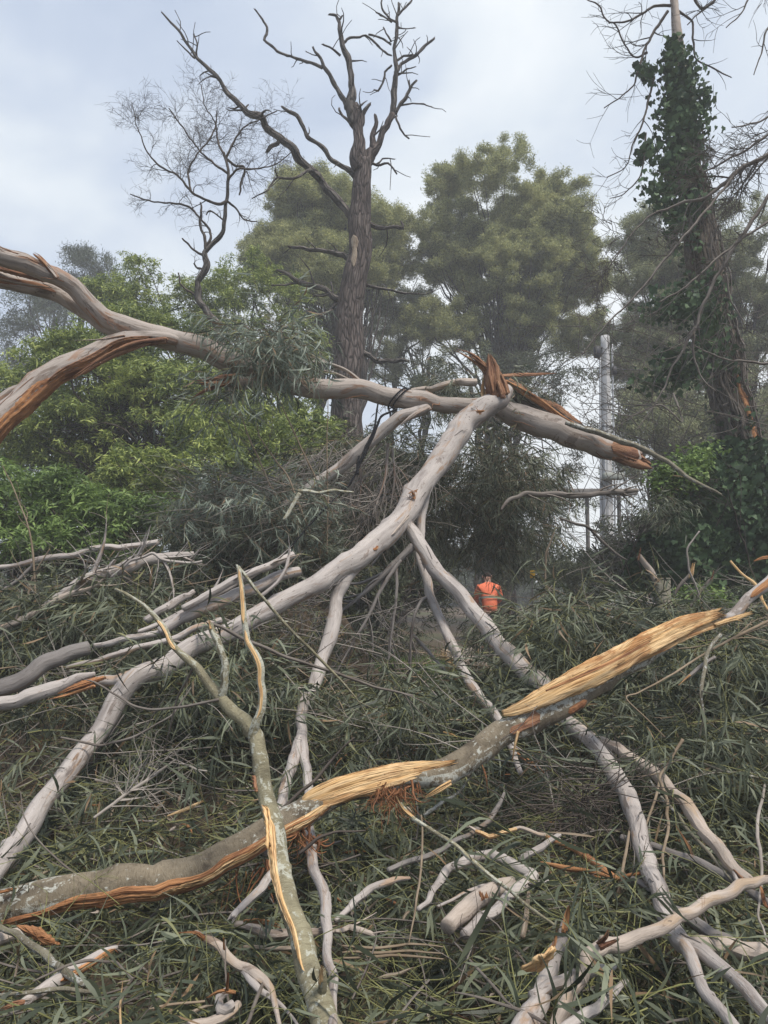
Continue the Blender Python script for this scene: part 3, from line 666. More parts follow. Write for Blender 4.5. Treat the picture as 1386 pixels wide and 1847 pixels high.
tree('wattle_tree', 'lower open olive tree filling the gap between the two domes', [(740, 560, 30, 80, 90), (700, 640, 29, 70, 60)],
     WP, 'wattle_dull', 34, (0.4, 0.75), 420, gp(735, 30), P(735, 660, 30), 0.16, G1, forks=3)
tree('wattle_tree', 'hazy dull green tree behind the ivy clad trunk', [(1180, 430, 25, 60, 70), (1190, 530, 25, 90, 90), (1160, 640, 25, 70, 90)],
     WP, 'wattle_dull', 80, (0.4, 0.8), 480, gp(1190, 25), P(1185, 650, 25), 0.2, G1, forks=3, share=0.9)
tree('wattle_tree', 'sparse grey green tree at the right edge past the ivy clad trunk', [(1340, 420, 23, 80, 70), (1370, 500, 23, 80, 80), (1320, 600, 24, 90, 110), (1380, 720, 24, 80, 110), (1240, 700, 24, 90, 100)],
     WP, 'wattle_dull', 84, (0.35, 0.75), 420, gp(1370, 24), P(1350, 660, 24), 0.18, G1, forks=3, share=0.9)
tree('wattle_tree', 'spindly dark foliaged tree under the tall dome, sky showing through', [(860, 700, 24, 120, 70), (980, 690, 25, 80, 80), (780, 690, 25, 60, 60), (1030, 800, 25, 60, 80), (1010, 900, 24, 70, 60)],
     WP2, 'olive_leaf', 58, (0.3, 0.6), 150, gp(900, 24), P(900, 720, 24), 0.12, G1, forks=5, share=1.0)
tree('olive_shrub', 'olive shrub to the right of the concrete pole', [(1180, 770, 21, 80, 70), (1130, 840, 21, 40, 60), (1260, 780, 21, 70, 80), (1370, 800, 20, 70, 90)],
     WP2, 'wattle_dull', 50, (0.3, 0.6), 360, gp(1200, 21), P(1200, 850, 21), 0.08, None, 'shrub', forks=3)
# far left gums, thin crowns
GP_ = [puff(8, (0.14, 0.24), (0.02, 0.035), 0.2) for _ in range(6)]
tree('gum_tree', 'distant thin crowned gum at the left edge above the leafy bank', [(40, 560, 32, 80, 60), (20, 640, 32, 60, 60), (90, 600, 33, 50, 60)], GP_, 'far_leaf', 34, (0.35, 0.7), 130, gp(50, 32), P(60, 640, 32), 0.14, 'far gum trees', forks=3, share=1.0)
tree('gum_tree', 'distant grey gum crown rising over the fallen trunk near the left edge', [(150, 500, 36, 60, 38), (100, 530, 36, 50, 40)], GP_, 'far_leaf', 30, (0.5, 0.9), 200, gp(140, 36), P(140, 560, 36), 0.16, 'far gum trees', forks=2, share=1.0)
# leafy green bank at the left
G2 = 'green leafy trees at the left behind the trunk'
tree('leafy_tree', 'pointed bright green treetop standing above its neighbours', [(255, 490, 19, 34, 45), (250, 560, 19, 80, 55), (180, 530, 19, 40, 30)], GW, 'green_leaf', 44, (0.3, 0.55), 210, gp(250, 19), P(250, 620, 19), 0.12, G2, flat=0.6)
tree('leafy_tree', 'yellow green tree beside the lower part of the dead trunk', [(470, 520, 20, 90, 60), (380, 540, 19, 80, 50), (520, 620, 20, 70, 80), (400, 640, 19, 100, 70)], GW, 'green_leaf', 84, (0.35, 0.65), 210, gp(450, 20), P(450, 680, 20), 0.14, G2, flat=0.55)
tree('leafy_tree', 'broad green tree with layered drooping leaves under the long trunk', [(170, 680, 14, 140, 80), (320, 730, 14, 130, 80), (120, 790, 13.5, 130, 70), (260, 620, 15, 150, 60), (30, 700, 15, 60, 60)], GW, 'green_leaf', 150, (0.28, 0.6), 290, gp(220, 14), P(220, 800, 14), 0.14, G2, flat=0.45)
tree('leafy_tree', 'green tree with bright leaf tips low behind the bent twigs', [(330, 850, 12, 150, 50), (480, 830, 12.5, 120, 70), (420, 780, 12.5, 120, 50), (560, 780, 13, 60, 60), (220, 880, 11.5, 100, 50)], GW, 'green_leaf', 96, (0.25, 0.5), 300, gp(400, 12.3), P(400, 920, 12.3), 0.09, G2, flat=0.45)
tree('green_shrub', 'fresh green shrub at the left edge behind the pale branches', [(60, 910, 10, 130, 60), (180, 930, 10, 110, 50), (40, 980, 9.6, 110, 60), (150, 990, 9.6, 110, 50), (280, 940, 10.5, 90, 40)], GW, 'bright_leaf', 90, (0.2, 0.4), 330, gp(100, 10), P(110, 1010, 10), 0.05, None, 'shrub', flat=0.6)
tree('dark_shrub', 'dark shrub closing the gap behind the hanging gum leaves', [(640, 900, 19, 140, 90), (480, 930, 18, 120, 60), (700, 1000, 19, 90, 70), (930, 1010, 21, 60, 60), (560, 1000, 18, 120, 60)], WP2, 'olive_leaf', 90, (0.4, 0.8), 300, gp(640, 19), P(640, 1000, 19), 0.08, None, 'shrub', forks=3)
tree('dark_shrub', 'dim green shrub behind the splayed legs at the left of the clearing', [(640, 1060, 14, 80, 50), (740, 1040, 15.5, 60, 50), (780, 1085, 17.5, 40, 30)], WP2, 'olive_leaf', 50, (0.25, 0.5), 360, gp(690, 14.5), P(690, 1090, 14.5), 0.05, None, 'shrub', forks=3)
tree('dark_shrub', 'low dark shrub right of the clearing below the pole', [(1050, 1040, 17, 90, 50), (1180, 1010, 16, 110, 70), (1320, 980, 15, 120, 90)], WP2, 'olive_leaf', 70, (0.3, 0.6), 300, gp(1150, 16), P(1150, 1060, 16), 0.06, None, 'shrub', forks=3)
tree('leafy_tree', 'dark green leafy tree filling the shade below the broad layered one', [(100, 830, 15, 170, 90), (300, 800, 15.5, 170, 90), (500, 740, 16, 110, 90), (60, 950, 14, 160, 90), (330, 960, 14.5, 200, 80)], GW, 'green_leaf', 120, (0.35, 0.6), 230, gp(200, 15), P(200, 900, 15), 0.12, G2, flat=0.6)
# low woodland closing the horizon
mb = MB(); L = []
for k in range(170):
    x = rng.uniform(-36, 36); y = rng.uniform(46, 60); h = 1.0+2.2*rng.uniform()**1.5+0.8*math.sin(x*0.4)
    L.append((np.array((x, y, h*0.5)), max(0.9, h*0.62)))
crown(mb, L, [puff(10, (0.25, 0.4), (0.05, 0.08), 0.35) for _ in range(5)], 150, flat=0.9)
tag(build(mb, 'far_woodland', 'far_leaf'), 'low hazy belt of far woodland behind the trees', 'woodland', None, 'stuff')
# ================================================================== DEAD TREE
o = empty('dead_tree', (*gp(615, 15)[:2], 0)); tag(o, 'tall bare dead tree with rough grey brown bark and broken spreading limbs', 'dead tree')
D = 15
mb = MB(); tr = ptube(mb, [(612, 1190, D, 66), (615, 1050, D, 60), (620, 900, D, 58), (625, 780, D, 58), (632, 650, D, 52), (640, 500, D, 48), (648, 400, D, 42), (653, 330, D, 36), (655, 290, D, 34)], sides=22, amp=0.06, knots=8, step=0.10)
tk = build(mb, 'trunk', 'dead_bark', o)
mb = MB(); patch(mb, tr, 0.765, 0.835, [-5, -12, -25, -30], [8, 18, 24, 12], 0.012, rough=0.6); build(mb, 'exposed_wood', 'wood_grey', tk)
mb = MB(); patch(mb, tr, 0.335, 0.385, [-88, -80], [12, 16], 0.015, rough=0.6); build(mb, 'torn_bark', 'wood_orange', tk)
def dl(pts, name='limb', par=o, mat='dead_limb', n=0, ln=0.6, d=D, k=1.0):
    mb = MB(); q = kinked([(a, b, (c or d), w_*k) for a, b, c, w_ in pts], 0.22); p, r = pix(q)
    t = tube(mb, p, r, sides=9, amp=0.09, wig=0.6, knots=3, jag=0.04, step=0.09)
    ramify(mb, p, r, n+1, max(ln, 0.3), 0, 0.8, -0.02, (0.6, 1.3), (0.2, 0.95), 0.42, 0, 0.010, 5)
    return build(mb, name, mat, par)
dl([(652, 310, 0, 32), (648, 260, 0, 24), (643, 215, 0, 20), (640, 190, 0, 16)], mat='dead_bark')
dl([(640, 225, 0, 18), (630, 190, 0, 20), (636, 150, 0, 12), (628, 110, 0, 12), (617, 70, 0, 9), (612, 40, 0, 7), (606, 28, 0, 5), (594, 26, 0, 4)], n=2, ln=0.5)
dl([(612, 36, 0, 5), (618, 28, 0, 3)])
dl([(628, 195, 0, 14), (610, 165, 0, 9), (594, 130, 0, 8), (578, 105, 0, 6), (565, 85, 0, 4)])
dl([(582, 122, 0, 7), (565, 115, 0, 6), (530, 105, 0, 5), (500, 92, 0, 5), (478, 72, 0, 5), (482, 55, 0, 5), (474, 35, 0, 4), (460, 17, 0, 3)], n=2, ln=0.4)
dl([(614, 100, 0, 5), (600, 88, 0, 4), (583, 80, 0, 3)])
dl([(620, 78, 0, 5), (632, 68, 0, 5), (660, 65, 0, 4), (680, 78, 0, 4), (695, 95, 0, 4), (706, 100, 0, 3)], n=2, ln=0.35)
dl([(665, 62, 0, 4), (690, 68, 0, 4), (705, 80, 0, 4)])
dl([(645, 235, 0, 10), (630, 220, 0, 6), (616, 205, 0, 5), (612, 195, 0, 4)])
dl([(648, 230, 0, 12), (655, 205, 0, 9), (668, 188, 0, 5)])
dl([(656, 300, 0, 26), (668, 275, 0, 22), (685, 258, 0, 12), (702, 230, 0, 12), (708, 205, 0, 12)], mat='dead_bark')
dl([(672, 270, 0, 13), (674, 240, 0, 10), (677, 208, 0, 6)], mat='dead_bark')
dl([(708, 212, 0, 11), (710, 180, 0, 12), (714, 140, 0, 10), (713, 100, 0, 7), (715, 60, 0, 7), (718, 30, 0, 6), (720, 5, 0, 5)], n=4, ln=0.45)
dl([(716, 40, 0, 5), (705, 35, 0, 4), (690, 18, 0, 4), (688, 5, 0, 3), (698, -20, 0, 3)], n=2, ln=0.4)
dl([(716, 28, 0, 5), (730, 15, 0, 4), (742, 2, 0, 4), (748, -18, 0, 3)], n=1, ln=0.3)
dl([(707, 40, 0, 4), (690, 28, 0, 3), (678, 22, 0, 3)])
dl([(713, 132, 0, 7), (725, 115, 0, 6), (745, 103, 0, 6), (765, 85, 0, 6), (784, 69, 0, 4)], n=3, ln=0.3)
dl([(714, 112, 0, 5), (728, 100, 0, 4), (748, 100, 0, 4)])
dl([(717, 136, 0, 4), (735, 125, 0, 3), (750, 120, 0, 2)])
dl([(718, 51, 0, 3), (735, 52, 0, 2), (748, 50, 0, 2)])
dl([(713, 205, 0, 8), (725, 185, 0, 7), (738, 165, 0, 6), (752, 145, 0, 4)], n=2, ln=0.3)
dl([(724, 190, 0, 4), (745, 186, 0, 3), (765, 188, 0, 3), (780, 193, 0, 2)])
dl([(738, 165, 0, 4), (738, 145, 0, 3)])
dl([(714, 210, 0, 4), (722, 232, 0, 4), (738, 250, 0, 3)])
dl([(707, 118, 0, 4), (695, 130, 0, 4), (690, 150, 0, 4), (683, 165, 0, 4), (675, 162, 0, 2)], n=3, ln=0.3)
dl([(706, 75, 0, 4), (697, 60, 0, 3), (692, 50, 0, 3)])
dl([(640, 318, 0, 12), (620, 300, 0, 9), (590, 278, 0, 9), (560, 250, 0, 8), (535, 210, 0, 8), (510, 193, 0, 5)], n=2, ln=0.3)
dl([(640, 400, 0, 14), (610, 360, 0, 16), (580, 330, 0, 15), (555, 300, 14.6, 14), (530, 268, 14.4, 16), (505, 252, 14.4, 14), (480, 225, 14.4, 14), (472, 210, 14.2, 14), (445, 205, 14, 12), (425, 180, 14, 10), (400, 150, 14, 8), (370, 120, 14, 7), (352, 95, 14, 6), (325, 60, 14, 5), (292, 22, 14, 3)], n=9, ln=0.5)
dl([(355, 100, 14, 4), (356, 80, 14, 3), (350, 62, 14, 3)], n=2, ln=0.15)
dl([(352, 105, 14, 4), (335, 90, 14, 3), (320, 74, 14, 2)])
dl([(505, 252, 14.4, 8), (492, 262, 14.4, 8), (482, 274, 14.4, 6)])
dl([(560, 305, 14.6, 6), (530, 322, 14.4, 5), (500, 320, 14.2, 4), (480, 345, 14.0, 3), (455, 358, 14, 2)], n=3, ln=0.5)
dl([(655, 290, 0, 8), (680, 297, 0, 5), (700, 295, 0, 4), (716, 313, 0, 3)], n=1, ln=0.4)
dl([(680, 296, 0, 4), (690, 286, 0, 3), (712, 287, 0, 2)])
dl([(638, 470, 0, 18), (620, 460, 0, 11), (600, 453, 0, 9), (560, 452, 0, 8), (523, 445, 0, 5)], n=2, ln=0.5)
dl([(628, 545, 0, 16), (595, 530, 0, 11), (545, 510, 0, 10), (500, 487, 0, 5)], n=5, ln=0.7)
dl([(540, 510, 0, 5), (515, 514, 0, 4), (490, 514, 0, 3)])
dl([(608, 545, 0, 5), (590, 565, 0, 4), (563, 582, 0, 3)])
dl([(657, 395, 0, 12), (680, 408, 0, 9), (700, 412, 0, 7), (727, 412, 0, 7), (724, 400, 0, 3)])
dl([(655, 512, 0, 7), (690, 520, 0, 5), (730, 528, 0, 4), (760, 530, 0, 2)], n=3, ln=0.6)
dl([(650, 636, 0, 12), (680, 650, 0, 9), (710, 652, 0, 8), (738, 652, 0, 5)])
dl([(612, 745, 0, 14), (602, 738, 0, 9), (597, 730, 0, 6)])
dl([(648, 625, 0, 8), (655, 605, 0, 6), (658, 590, 0, 3)])
# ================================================================== SMALL BARE TREE
o = empty('bare_tree', (*gp(400, 13)[:2], 0)); tag(o, 'small leafless tree with twisting stem and a round net of fine twigs', 'tree')
D = 13
mb = MB(); main = [(440, 1000, D, 20), (420, 760, D, 19), (395, 600, D, 17), (378, 570, D, 15), (360, 540, D, 13), (356, 510, D, 11), (374, 478, D, 13), (370, 455, D, 10), (388, 435, D, 9), (403, 415, D, 8), (408, 380, D, 7), (410, 345, D, 6), (412, 320, D, 6), (410, 295, D, 5), (404, 275, D, 5)]
ptube(mb, main, sides=10, amp=0.06, wig=0.5, knots=4); build(mb, 'trunk', 'dead_limb', o)
def bt(pts, n=8, ln=0.55, dep=2):
    mb = MB(); p, r = pix([(a, b, D+c, w_) for a, b, c, w_ in pts]); tube(mb, p, r, sides=6, amp=0.05, wig=0.8)
    c = catmull(np.column_stack([p, r]), 0.08); ramify(mb, c[:, :3], c[:, 3], n, ln, dep, 0.62, -0.02, (0.4, 1.1), (0.15, 1.0), 0.5, 0, 0.0022, 3)
    build(mb, 'limb', 'twig_dark', o)
bt([(372, 450, 0, 7), (368, 425, 0, 6), (361, 400, 0, 5), (364, 375, 0, 4), (362, 365, 0, 3)], 2, 0.3, 0)
bt([(372, 445, 0, 6), (380, 430, 0, 5), (378, 412, .1, 5), (365, 400, .1, 4), (350, 380, .2, 4), (325, 368, .3, 4), (285, 365, .3, 3), (262, 360, .3, 3), (235, 350, .3, 2)], 9, 0.42, 2)
bt([(411, 362, 0, 6), (395, 368, -.1, 6), (370, 360, -.2, 5), (345, 345, -.3, 5), (322, 318, -.3, 4), (290, 300, -.4, 4), (270, 280, -.4, 3), (250, 235, -.4, 2), (238, 185, -.4, 1.5)], 16, 0.62, 2)
bt([(345, 345, -.2, 4), (340, 310, 0, 4), (355, 280, 0, 3), (385, 240, .1, 3), (392, 200, .2, 2)], 12, 0.55, 2)
bt([(410, 312, 0, 5), (380, 290, .2, 4), (355, 265, .2, 3), (330, 230, .3, 3), (305, 195, .3, 2)], 14, 0.6, 2)
bt([(405, 282, 0, 5), (392, 250, .2, 4), (390, 225, .2, 3), (370, 190, .2, 2), (363, 152, .2, 2)], 14, 0.6, 2)
bt([(408, 285, 0, 5), (420, 260, 0, 4), (440, 230, 0, 3), (470, 215, 0, 2), (500, 200, 0, 2)], 14, 0.6, 2)
bt([(411, 325, 0, 5), (430, 305, -.3, 4), (460, 305, -.4, 3), (500, 295, -.4, 2), (525, 275, -.4, 2)], 14, 0.6, 2)
bt([(406, 285, 0, 5), (425, 298, .2, 5), (440, 302, .3, 4), (436, 330, .3, 4), (432, 352, .3, 3)], 4, 0.3, 1)
bt([(413, 365, 0, 5), (425, 375, .2, 4), (440, 395, .3, 3), (465, 400, .3, 2)], 7, 0.45, 1)
bt([(406, 402, 0, 4), (395, 390, 0, 3), (380, 380, 0, 3), (372, 388, 0, 2)], 4, 0.35, 1)
bt([(366, 460, 0, 5), (350, 450, 0, 4), (338, 440, 0, 4), (329, 430, 0, 3)], 1, 0.3, 0)
bt([(370, 485, 0, 5), (355, 483, .1, 4), (350, 475, .1, 3)], 3, 0.3, 1)
bt([(355, 535, 0, 5), (335, 520, 0, 4), (325, 510, 0, 3), (322, 492, 0, 3)], 2, 0.3, 0)
# ================================================================== IVY TRUNK
D = 12
o = empty('ivy_covered_tree', (*gp(1345, D)[:2], 0)); tag(o, 'tall leaning trunk wrapped in dark ivy at the right, its pale tip bare', 'tree')
IV = [(1352, 1190, D, 84), (1350, 1000, D, 80), (1340, 830, D, 74), (1325, 740, D, 72), (1305, 640, D, 70), (1285, 520, D, 66), (1262, 400, D, 62), (1245, 300, D, 50), (1235, 200, D, 36), (1228, 120, D, 26), (1220, 50, D, 20), (1216, 0, D, 17), (1212, -60, D, 15)]
mb = MB(); tr = ptube(mb, [(a_, b_, c_, w_*0.84) for a_, b_, c_, w_ in IV], sides=20, amp=0.07, step=0.12); tk = build(mb, 'trunk', 'vine_bark', o)
mb = MB(); patch(mb, tr, 0.815, 0.995, [0, 0], [85, 100], 0.006, nj=15); build(mb, 'bare_bark', 'gum_bark_tan', tk)
mb = MB(); patch(mb, tr, 0.262, 0.385, [35, 38, 30, 20], [22, 26, 16, 6], 0.02); build(mb, 'torn_wood', 'wood_orange', tk)
mb = MB()      # ropey vine stems climbing the trunk
n = len(tr['p'])
for k in range(60):
    a0 = rng.uniform(0, 6.28); i0 = int(rng.uniform(0, 0.45)*n); i1 = int(rng.uniform(0.5, 0.80)*n); idx = np.arange(i0, i1, 3)
    if len(idx) < 4: continue
    a = a0+0.5*np.sin(idx*0.11+a0)+rng.normal(0, 0.12, len(idx)); rr = tr['r'][idx]*1.02+rng.uniform(0.0, 0.05)
    p = tr['p'][idx]+rr[:, None]*(np.cos(a)[:, None]*tr['N'][idx]+np.sin(a)[:, None]*tr['B'][idx])
    tube(mb, p, np.linspace(0.016, 0.007, len(p))*rng.uniform(0.6, 1.4), sides=5, cap=(False, False), wig=1.5, step=0.12)
for k in range(400):   # short hairy side twigs
    i0 = rng.integers(int(0.2*n), int(0.72*n)); a = rng.uniform(0, 6.28); dd = math.cos(a)*tr['N'][i0]+math.sin(a)*tr['B'][i0]
    p0 = tr['p'][i0]+dd*tr['r'][i0]; q = walk(p0, dd+np.array((0, 0, -0.4)), rng.uniform(0.12, 0.4), 4, 0.6, 0.08)
    tube(mb, q, np.linspace(0.005, 0.002, len(q)), sides=3, cap=(False, False), step=0.2)
build(mb, 'vine_stems', 'twig_grey', o)
IVL = [ivy(s=rng.uniform(0.085, 0.13)) for _ in range(8)]
def ivyscatter(mb, pos, out_):
    """leaves facing outwards and down"""
    n = len(pos); M = rots(n, 0.45); out_ = np.asarray(out_)
    a = np.arctan2(out_[:, 1], out_[:, 0])+math.pi/2+rng.normal(0, 0.6, n); ca, sa = np.cos(a), np.sin(a)
    Rz = np.zeros((n, 3, 3)); Rz[:, 0, 0] = ca; Rz[:, 0, 1] = -sa; Rz[:, 1, 0] = sa; Rz[:, 1, 1] = ca; Rz[:, 2, 2] = 1
    b = rng.normal(0.45, 0.45, n); cb, sb = np.cos(b), np.sin(b); Rx = np.zeros((n, 3, 3)); Rx[:, 0, 0] = 1; Rx[:, 1, 1] = cb; Rx[:, 1, 2] = -sb; Rx[:, 2, 1] = sb; Rx[:, 2, 2] = cb
    c = rng.normal(math.pi, 0.5, n); cc, ss = np.cos(c), np.sin(c); Ry = np.zeros((n, 3, 3)); Ry[:, 0, 0] = cc; Ry[:, 0, 2] = ss; Ry[:, 2, 0] = -ss; Ry[:, 2, 2] = cc; Ry[:, 1, 1] = 1
    scatter(mb, IVL, pos, Rz@Rx@Ry, rng.uniform(0.7, 1.25, n))
mb = MB(); pos = []; ou = []
pyof = np.interp(np.arange(n)/n, [0, 1], [0, 1])
tz = tr['p'][:, 2]
def zpy(py): return P(1250, py, D)[2]
def ring(py, width, n_, side=0.0, thick=0.12):
    z = zpy(py); i0 = np.argmin(np.abs(tz-z))
    for _ in range(n_):
        a = rng.uniform(0, 6.28); dd = np.array((math.cos(a), math.sin(a), 0)); R_ = tr['r'][i0]+rng.uniform(0.0, 1)**1.5*width
        p = tr['p'][i0]+dd*R_+np.array((side, 0, rng.uniform(-.12, .12))); pos.append(p); ou.append(dd)
for py in range(75, 470, 7):
    wv = float(np.interp(py, [75, 110, 150, 230, 330, 400, 470], [0.08, 0.32, 0.42, 0.42, 0.36, 0.30, 0.10]))*(0.8+0.35*math.sin(py*0.11)); ring(py, wv*(0.75+0.4*math.sin(py*0.23)), int(np.interp(py, [75, 110, 290, 350, 400, 470], [20, 85, 100, 60, 30, 6])*(0.8+0.45*math.sin(py*0.31))), float(np.interp(py, [75, 250, 420], [-0.05, -0.10, -0.25])))
for py in range(470, 830, 10): ring(py, 0.12, 4+int(8*(math.sin(py*0.05)+1)), -0.05)
# looser hanging clumps
for (a, b, c, rx, ry, m_) in ((1165, 130, D, 22, 18, 90), (1175, 270, D, 18, 30, 70), (1190, 350, D-.2, 30, 30, 120), (1230, 395, D-.2, 25, 25, 110), (1160, 285, D, 12, 18, 35), (1270, 190, D, 18, 40, 60), (1230, 555, D-.6, 70, 32, 420), (1230, 665, D-.6, 55, 35, 380), (1280, 590, D-.5, 35, 90, 320), (1180, 690, D-.6, 30, 20, 60)):
    for _ in range(m_):
        v = rng.normal(0, 0.5, 3); pos.append(P(a+v[0]*rx, b+v[1]*ry, c+v[2]*0.3)); ou.append(np.array((v[0], v[2]-0.8, 0)))
ivyscatter(mb, np.array(pos), np.array(ou)); build(mb, 'ivy', 'ivy_leaf', o)
def limbset(name, o, specs, mat, sides=6):
    for pts, nn, ln, dep in specs:
        mb = MB(); p, r = pix(pts); tube(mb, p, r, sides=sides, amp=0.04, wig=0.6); c = catmull(np.column_stack([p, r]), 0.12)
        if nn: ramify(mb, c[:, :3], c[:, 3], nn, ln, dep, 0.4, 0.01, (0.5, 1.0), (0.2, 1.0), 0.55, 0, 0.004, 3)
        build(mb, name, mat, o)
limbset('limb', o, [
    ([(1212, 10, D, 6), (1180, 12, D, 5), (1140, 35, 11.8, 4), (1100, 40, 11.8, 3), (1080, 10, 11.8, 3), (1060, 0, 11.8, 2)], 9, 0.6, 1),
    ([(1205, 20, D, 6), (1185, 50, D, 6), (1165, 85, 11.9, 5), (1150, 130, 11.8, 4), (1138, 160, 11.8, 3), (1090, 195, 11.8, 2)], 11, 0.7, 1),
    ([(1168, 95, D, 5), (1140, 100, D, 3), (1110, 45, D, 3), (1098, 42, D, 2)], 6, 0.5, 1),
    ([(1225, 20, D, 5), (1248, 40, D, 4), (1251, 75, D, 4), (1256, 105, D, 3), (1290, 125, D, 3), (1320, 140, D, 2)], 3, 0.5, 0),
    ([(1180, 140, D, 5), (1170, 180, D, 4), (1160, 220, 11.8, 4), (1140, 265, 11.8, 3), (1130, 300, 11.8, 2), (1095, 320, 11.8, 2)], 9, 0.6, 1),
    ([(1165, 240, D, 4), (1160, 300, 11.8, 3), (1150, 325, 11.8, 3), (1125, 350, 11.8, 2), (1100, 358, 11.8, 1.5)], 6, 0.5, 1),
    ([(1240, -30, D, 5), (1265, 15, D, 5), (1290, 0, D, 4), (1260, 25, D, 3), (1240, 45, D, 2)], 8, 0.5, 1)], 'twig_dark')
# leafless tree reaching in from the right edge
D2 = 9.5
o = empty('leafless_tree', (*gp(1560, D2)[:2], 0)); tag(o, 'leafless tree whose long thin branches reach in from the right edge', 'tree')
mb = MB(); ptube(mb, [(1560, 1230, D2, 70), (1545, 900, D2, 60), (1520, 500, D2, 46), (1500, 200, D2, 30), (1480, 0, D2, 18)], sides=12, amp=0.05, step=0.15); build(mb, 'trunk', 'twig_grey', o)
limbset('limb', o, [
    ([(1515, 240, D2, 16), (1386, 280, D2, 9), (1330, 310, D2, 8), (1280, 352, D2, 7), (1220, 370, D2, 5), (1160, 400, D2, 3), (1100, 480, D2, 2)], 16, 0.7, 2),
    ([(1515, 280, D2, 14), (1410, 330, D2, 8), (1350, 410, D2, 8), (1310, 470, D2, 7), (1275, 535, D2, 6), (1250, 600, D2, 5), (1215, 660, D2, 4), (1190, 715, D2, 3), (1150, 775, D2, 2)], 12, 0.7, 1),
    ([(1330, 310, D2, 5), (1290, 360, 9.2, 5), (1240, 420, 9, 5), (1190, 480, 9, 5), (1150, 530, 9, 4), (1090, 590, 9, 3), (1050, 640, 9, 2)], 12, 0.6, 1),
    ([(1386, 400, D2, 5), (1340, 430, D2, 5), (1290, 470, D2, 5), (1240, 515, D2, 4), (1190, 545, D2, 3)], 8, 0.5, 1),
    ([(1510, 180, D2, 10), (1420, 215, D2, 6), (1370, 255, D2, 5), (1310, 290, D2, 4), (1270, 310, D2, 3)], 14, 0.6, 2),
    ([(1480, -20, D2, 8), (1400, -60, D2, 6), (1360, -20, D2, 5), (1340, 20, D2, 3), (1310, 50, D2, 2)], 6, 0.5, 1),
    ([(1495, 60, D2, 9), (1420, 30, D2, 5), (1386, 50, D2, 4), (1375, 90, D2, 3), (1360, 135, D2, 2)], 6, 0.45, 1),
    ([(1505, 150, D2, 9), (1420, 170, D2, 5), (1386, 210, D2, 4), (1350, 225, D2, 3), (1320, 230, D2, 2)], 6, 0.5, 1),
    ([(1310, 495, D2, 4), (1318, 540, D2, 3), (1335, 570, D2, 2), (1345, 590, D2, 1.5)], 2, 0.3, 0),
    ([(1252, 590, D2, 4), (1252, 640, D2, 3.5), (1265, 680, D2, 3), (1290, 705, D2, 2)], 2, 0.3, 0),
    ([(1530, 620, D2, 12), (1440, 650, D2, 6), (1380, 655, D2, 5), (1300, 645, D2, 3), (1250, 622, D2, 2)], 10, 0.6, 1),
    ([(1215, 710, D2, 3.5), (1230, 760, 9, 3), (1190, 730, 9, 3), (1140, 750, 9, 2), (1100, 740, 9, 2)], 9, 0.6, 1)], 'twig_grey')
# thicket of fine bare twigs standing behind the pole side
mb = MB()
for k in range(340):
    a, b = rng.uniform(1040, 1400), rng.uniform(560, 1040); dd = rng.uniform(10.5, 15)
    q = walk(P(a, b, dd), (rng.normal(0, 0.8), rng.normal(0, 0.4), rng.uniform(0.1, 1.0)), rng.uniform(0.8, 2.0), 7, 0.2, 0.01)
    r = np.linspace(0.007, 0.002, len(q)); tube(mb, q, r, sides=4, cap=(False, False), step=0.3)
    ramify(mb, q, r, 3, 0.5, 0, 0.3, 0.0, (0.4, 0.9), (0.2, 1), 0.6, 0, 0.003, 3)
tag(build(mb, 'twig_thicket', 'twig_grey'), 'thicket of fine bare twigs around the concrete pole and ivy trunk', 'thicket', None, 'stuff')
# ================================================================== CONCRETE POLE
def box(mb, c, s, rot=None, bev=0.01, mi=0):
    x, y, z = [k/2 for k in s]; b = bev
    bm_ = []
    prof = [(-x+b, -y), (x-b, -y), (x, -y+b), (x, y-b), (x-b, y), (-x+b, y), (-x, y-b), (-x, -y+b)]
    lv = [(-z, 1-b/x if x else 1), (-z+b, 1), (z-b, 1), (z, 1-b/x)]
    v = np.array([(px*k, py*k, zz) for zz, k in lv for px, py in prof])
    f = [(l*8+a, l*8+(a+1) % 8, (l+1)*8+(a+1) % 8, (l+1)*8+a) for l in range(3) for a in range(8)]
    f += [(0, 7, 6, 5), (0, 5, 4, 1), (1, 4, 3, 2), (24, 25, 26, 27), (24, 27, 28, 31), (28, 29, 30, 31)]
    if rot is not None: v = v @ np.asarray(rot).T
    mb.add(v+np.asarray(c), f, v[:, [0, 2]], mi)
D = 20.0; kx = D/F
o = empty('utility_pole', (*gp(1094, D)[:2], 0)); tag(o, 'grey concrete pole with pipes up both sides rising behind the broken limb', 'utility pole')
xb = P(1095, 1050, D)[0]; xt = P(1092, 620, D)[0]; zt = P(1092, 606, D)[2]
mb = MB(); tube(mb, [(xb, D, 0), ((xb+xt)/2, D, zt/2), (xt, D, zt)], [0.20, 0.155, 0.115], sides=8, amp=0.0, step=0.3); build(mb, 'pole', 'concrete', o, smooth=False)
for sx, top in ((-0.19, P(0, 640, D)[2]), (0.20, P(0, 622, D)[2])):
    mb = MB(); tube(mb, [(xb+sx, D-0.05, 0), ((xb+xt)/2+sx*0.93, D-0.05, top/2), (xt+sx*0.85, D-0.05, top)], [0.026]*3, sides=8, step=0.4); build(mb, 'conduit', 'conduit', o)
mb = MB(); tube(mb, [(xb-0.13, D-0.16, 0), (xt-0.10, D-0.12, P(0, 760, D)[2])], [0.018]*2, sides=6, step=0.4); build(mb, 'conduit', 'conduit', o)
mb = MB(); box(mb, P(1098, 862, D)+np.array((0.03, -0.28, 0)), (0.52, 0.24, 0.17), bev=0.02); build(mb, 'junction_box', 'box_grey', o)
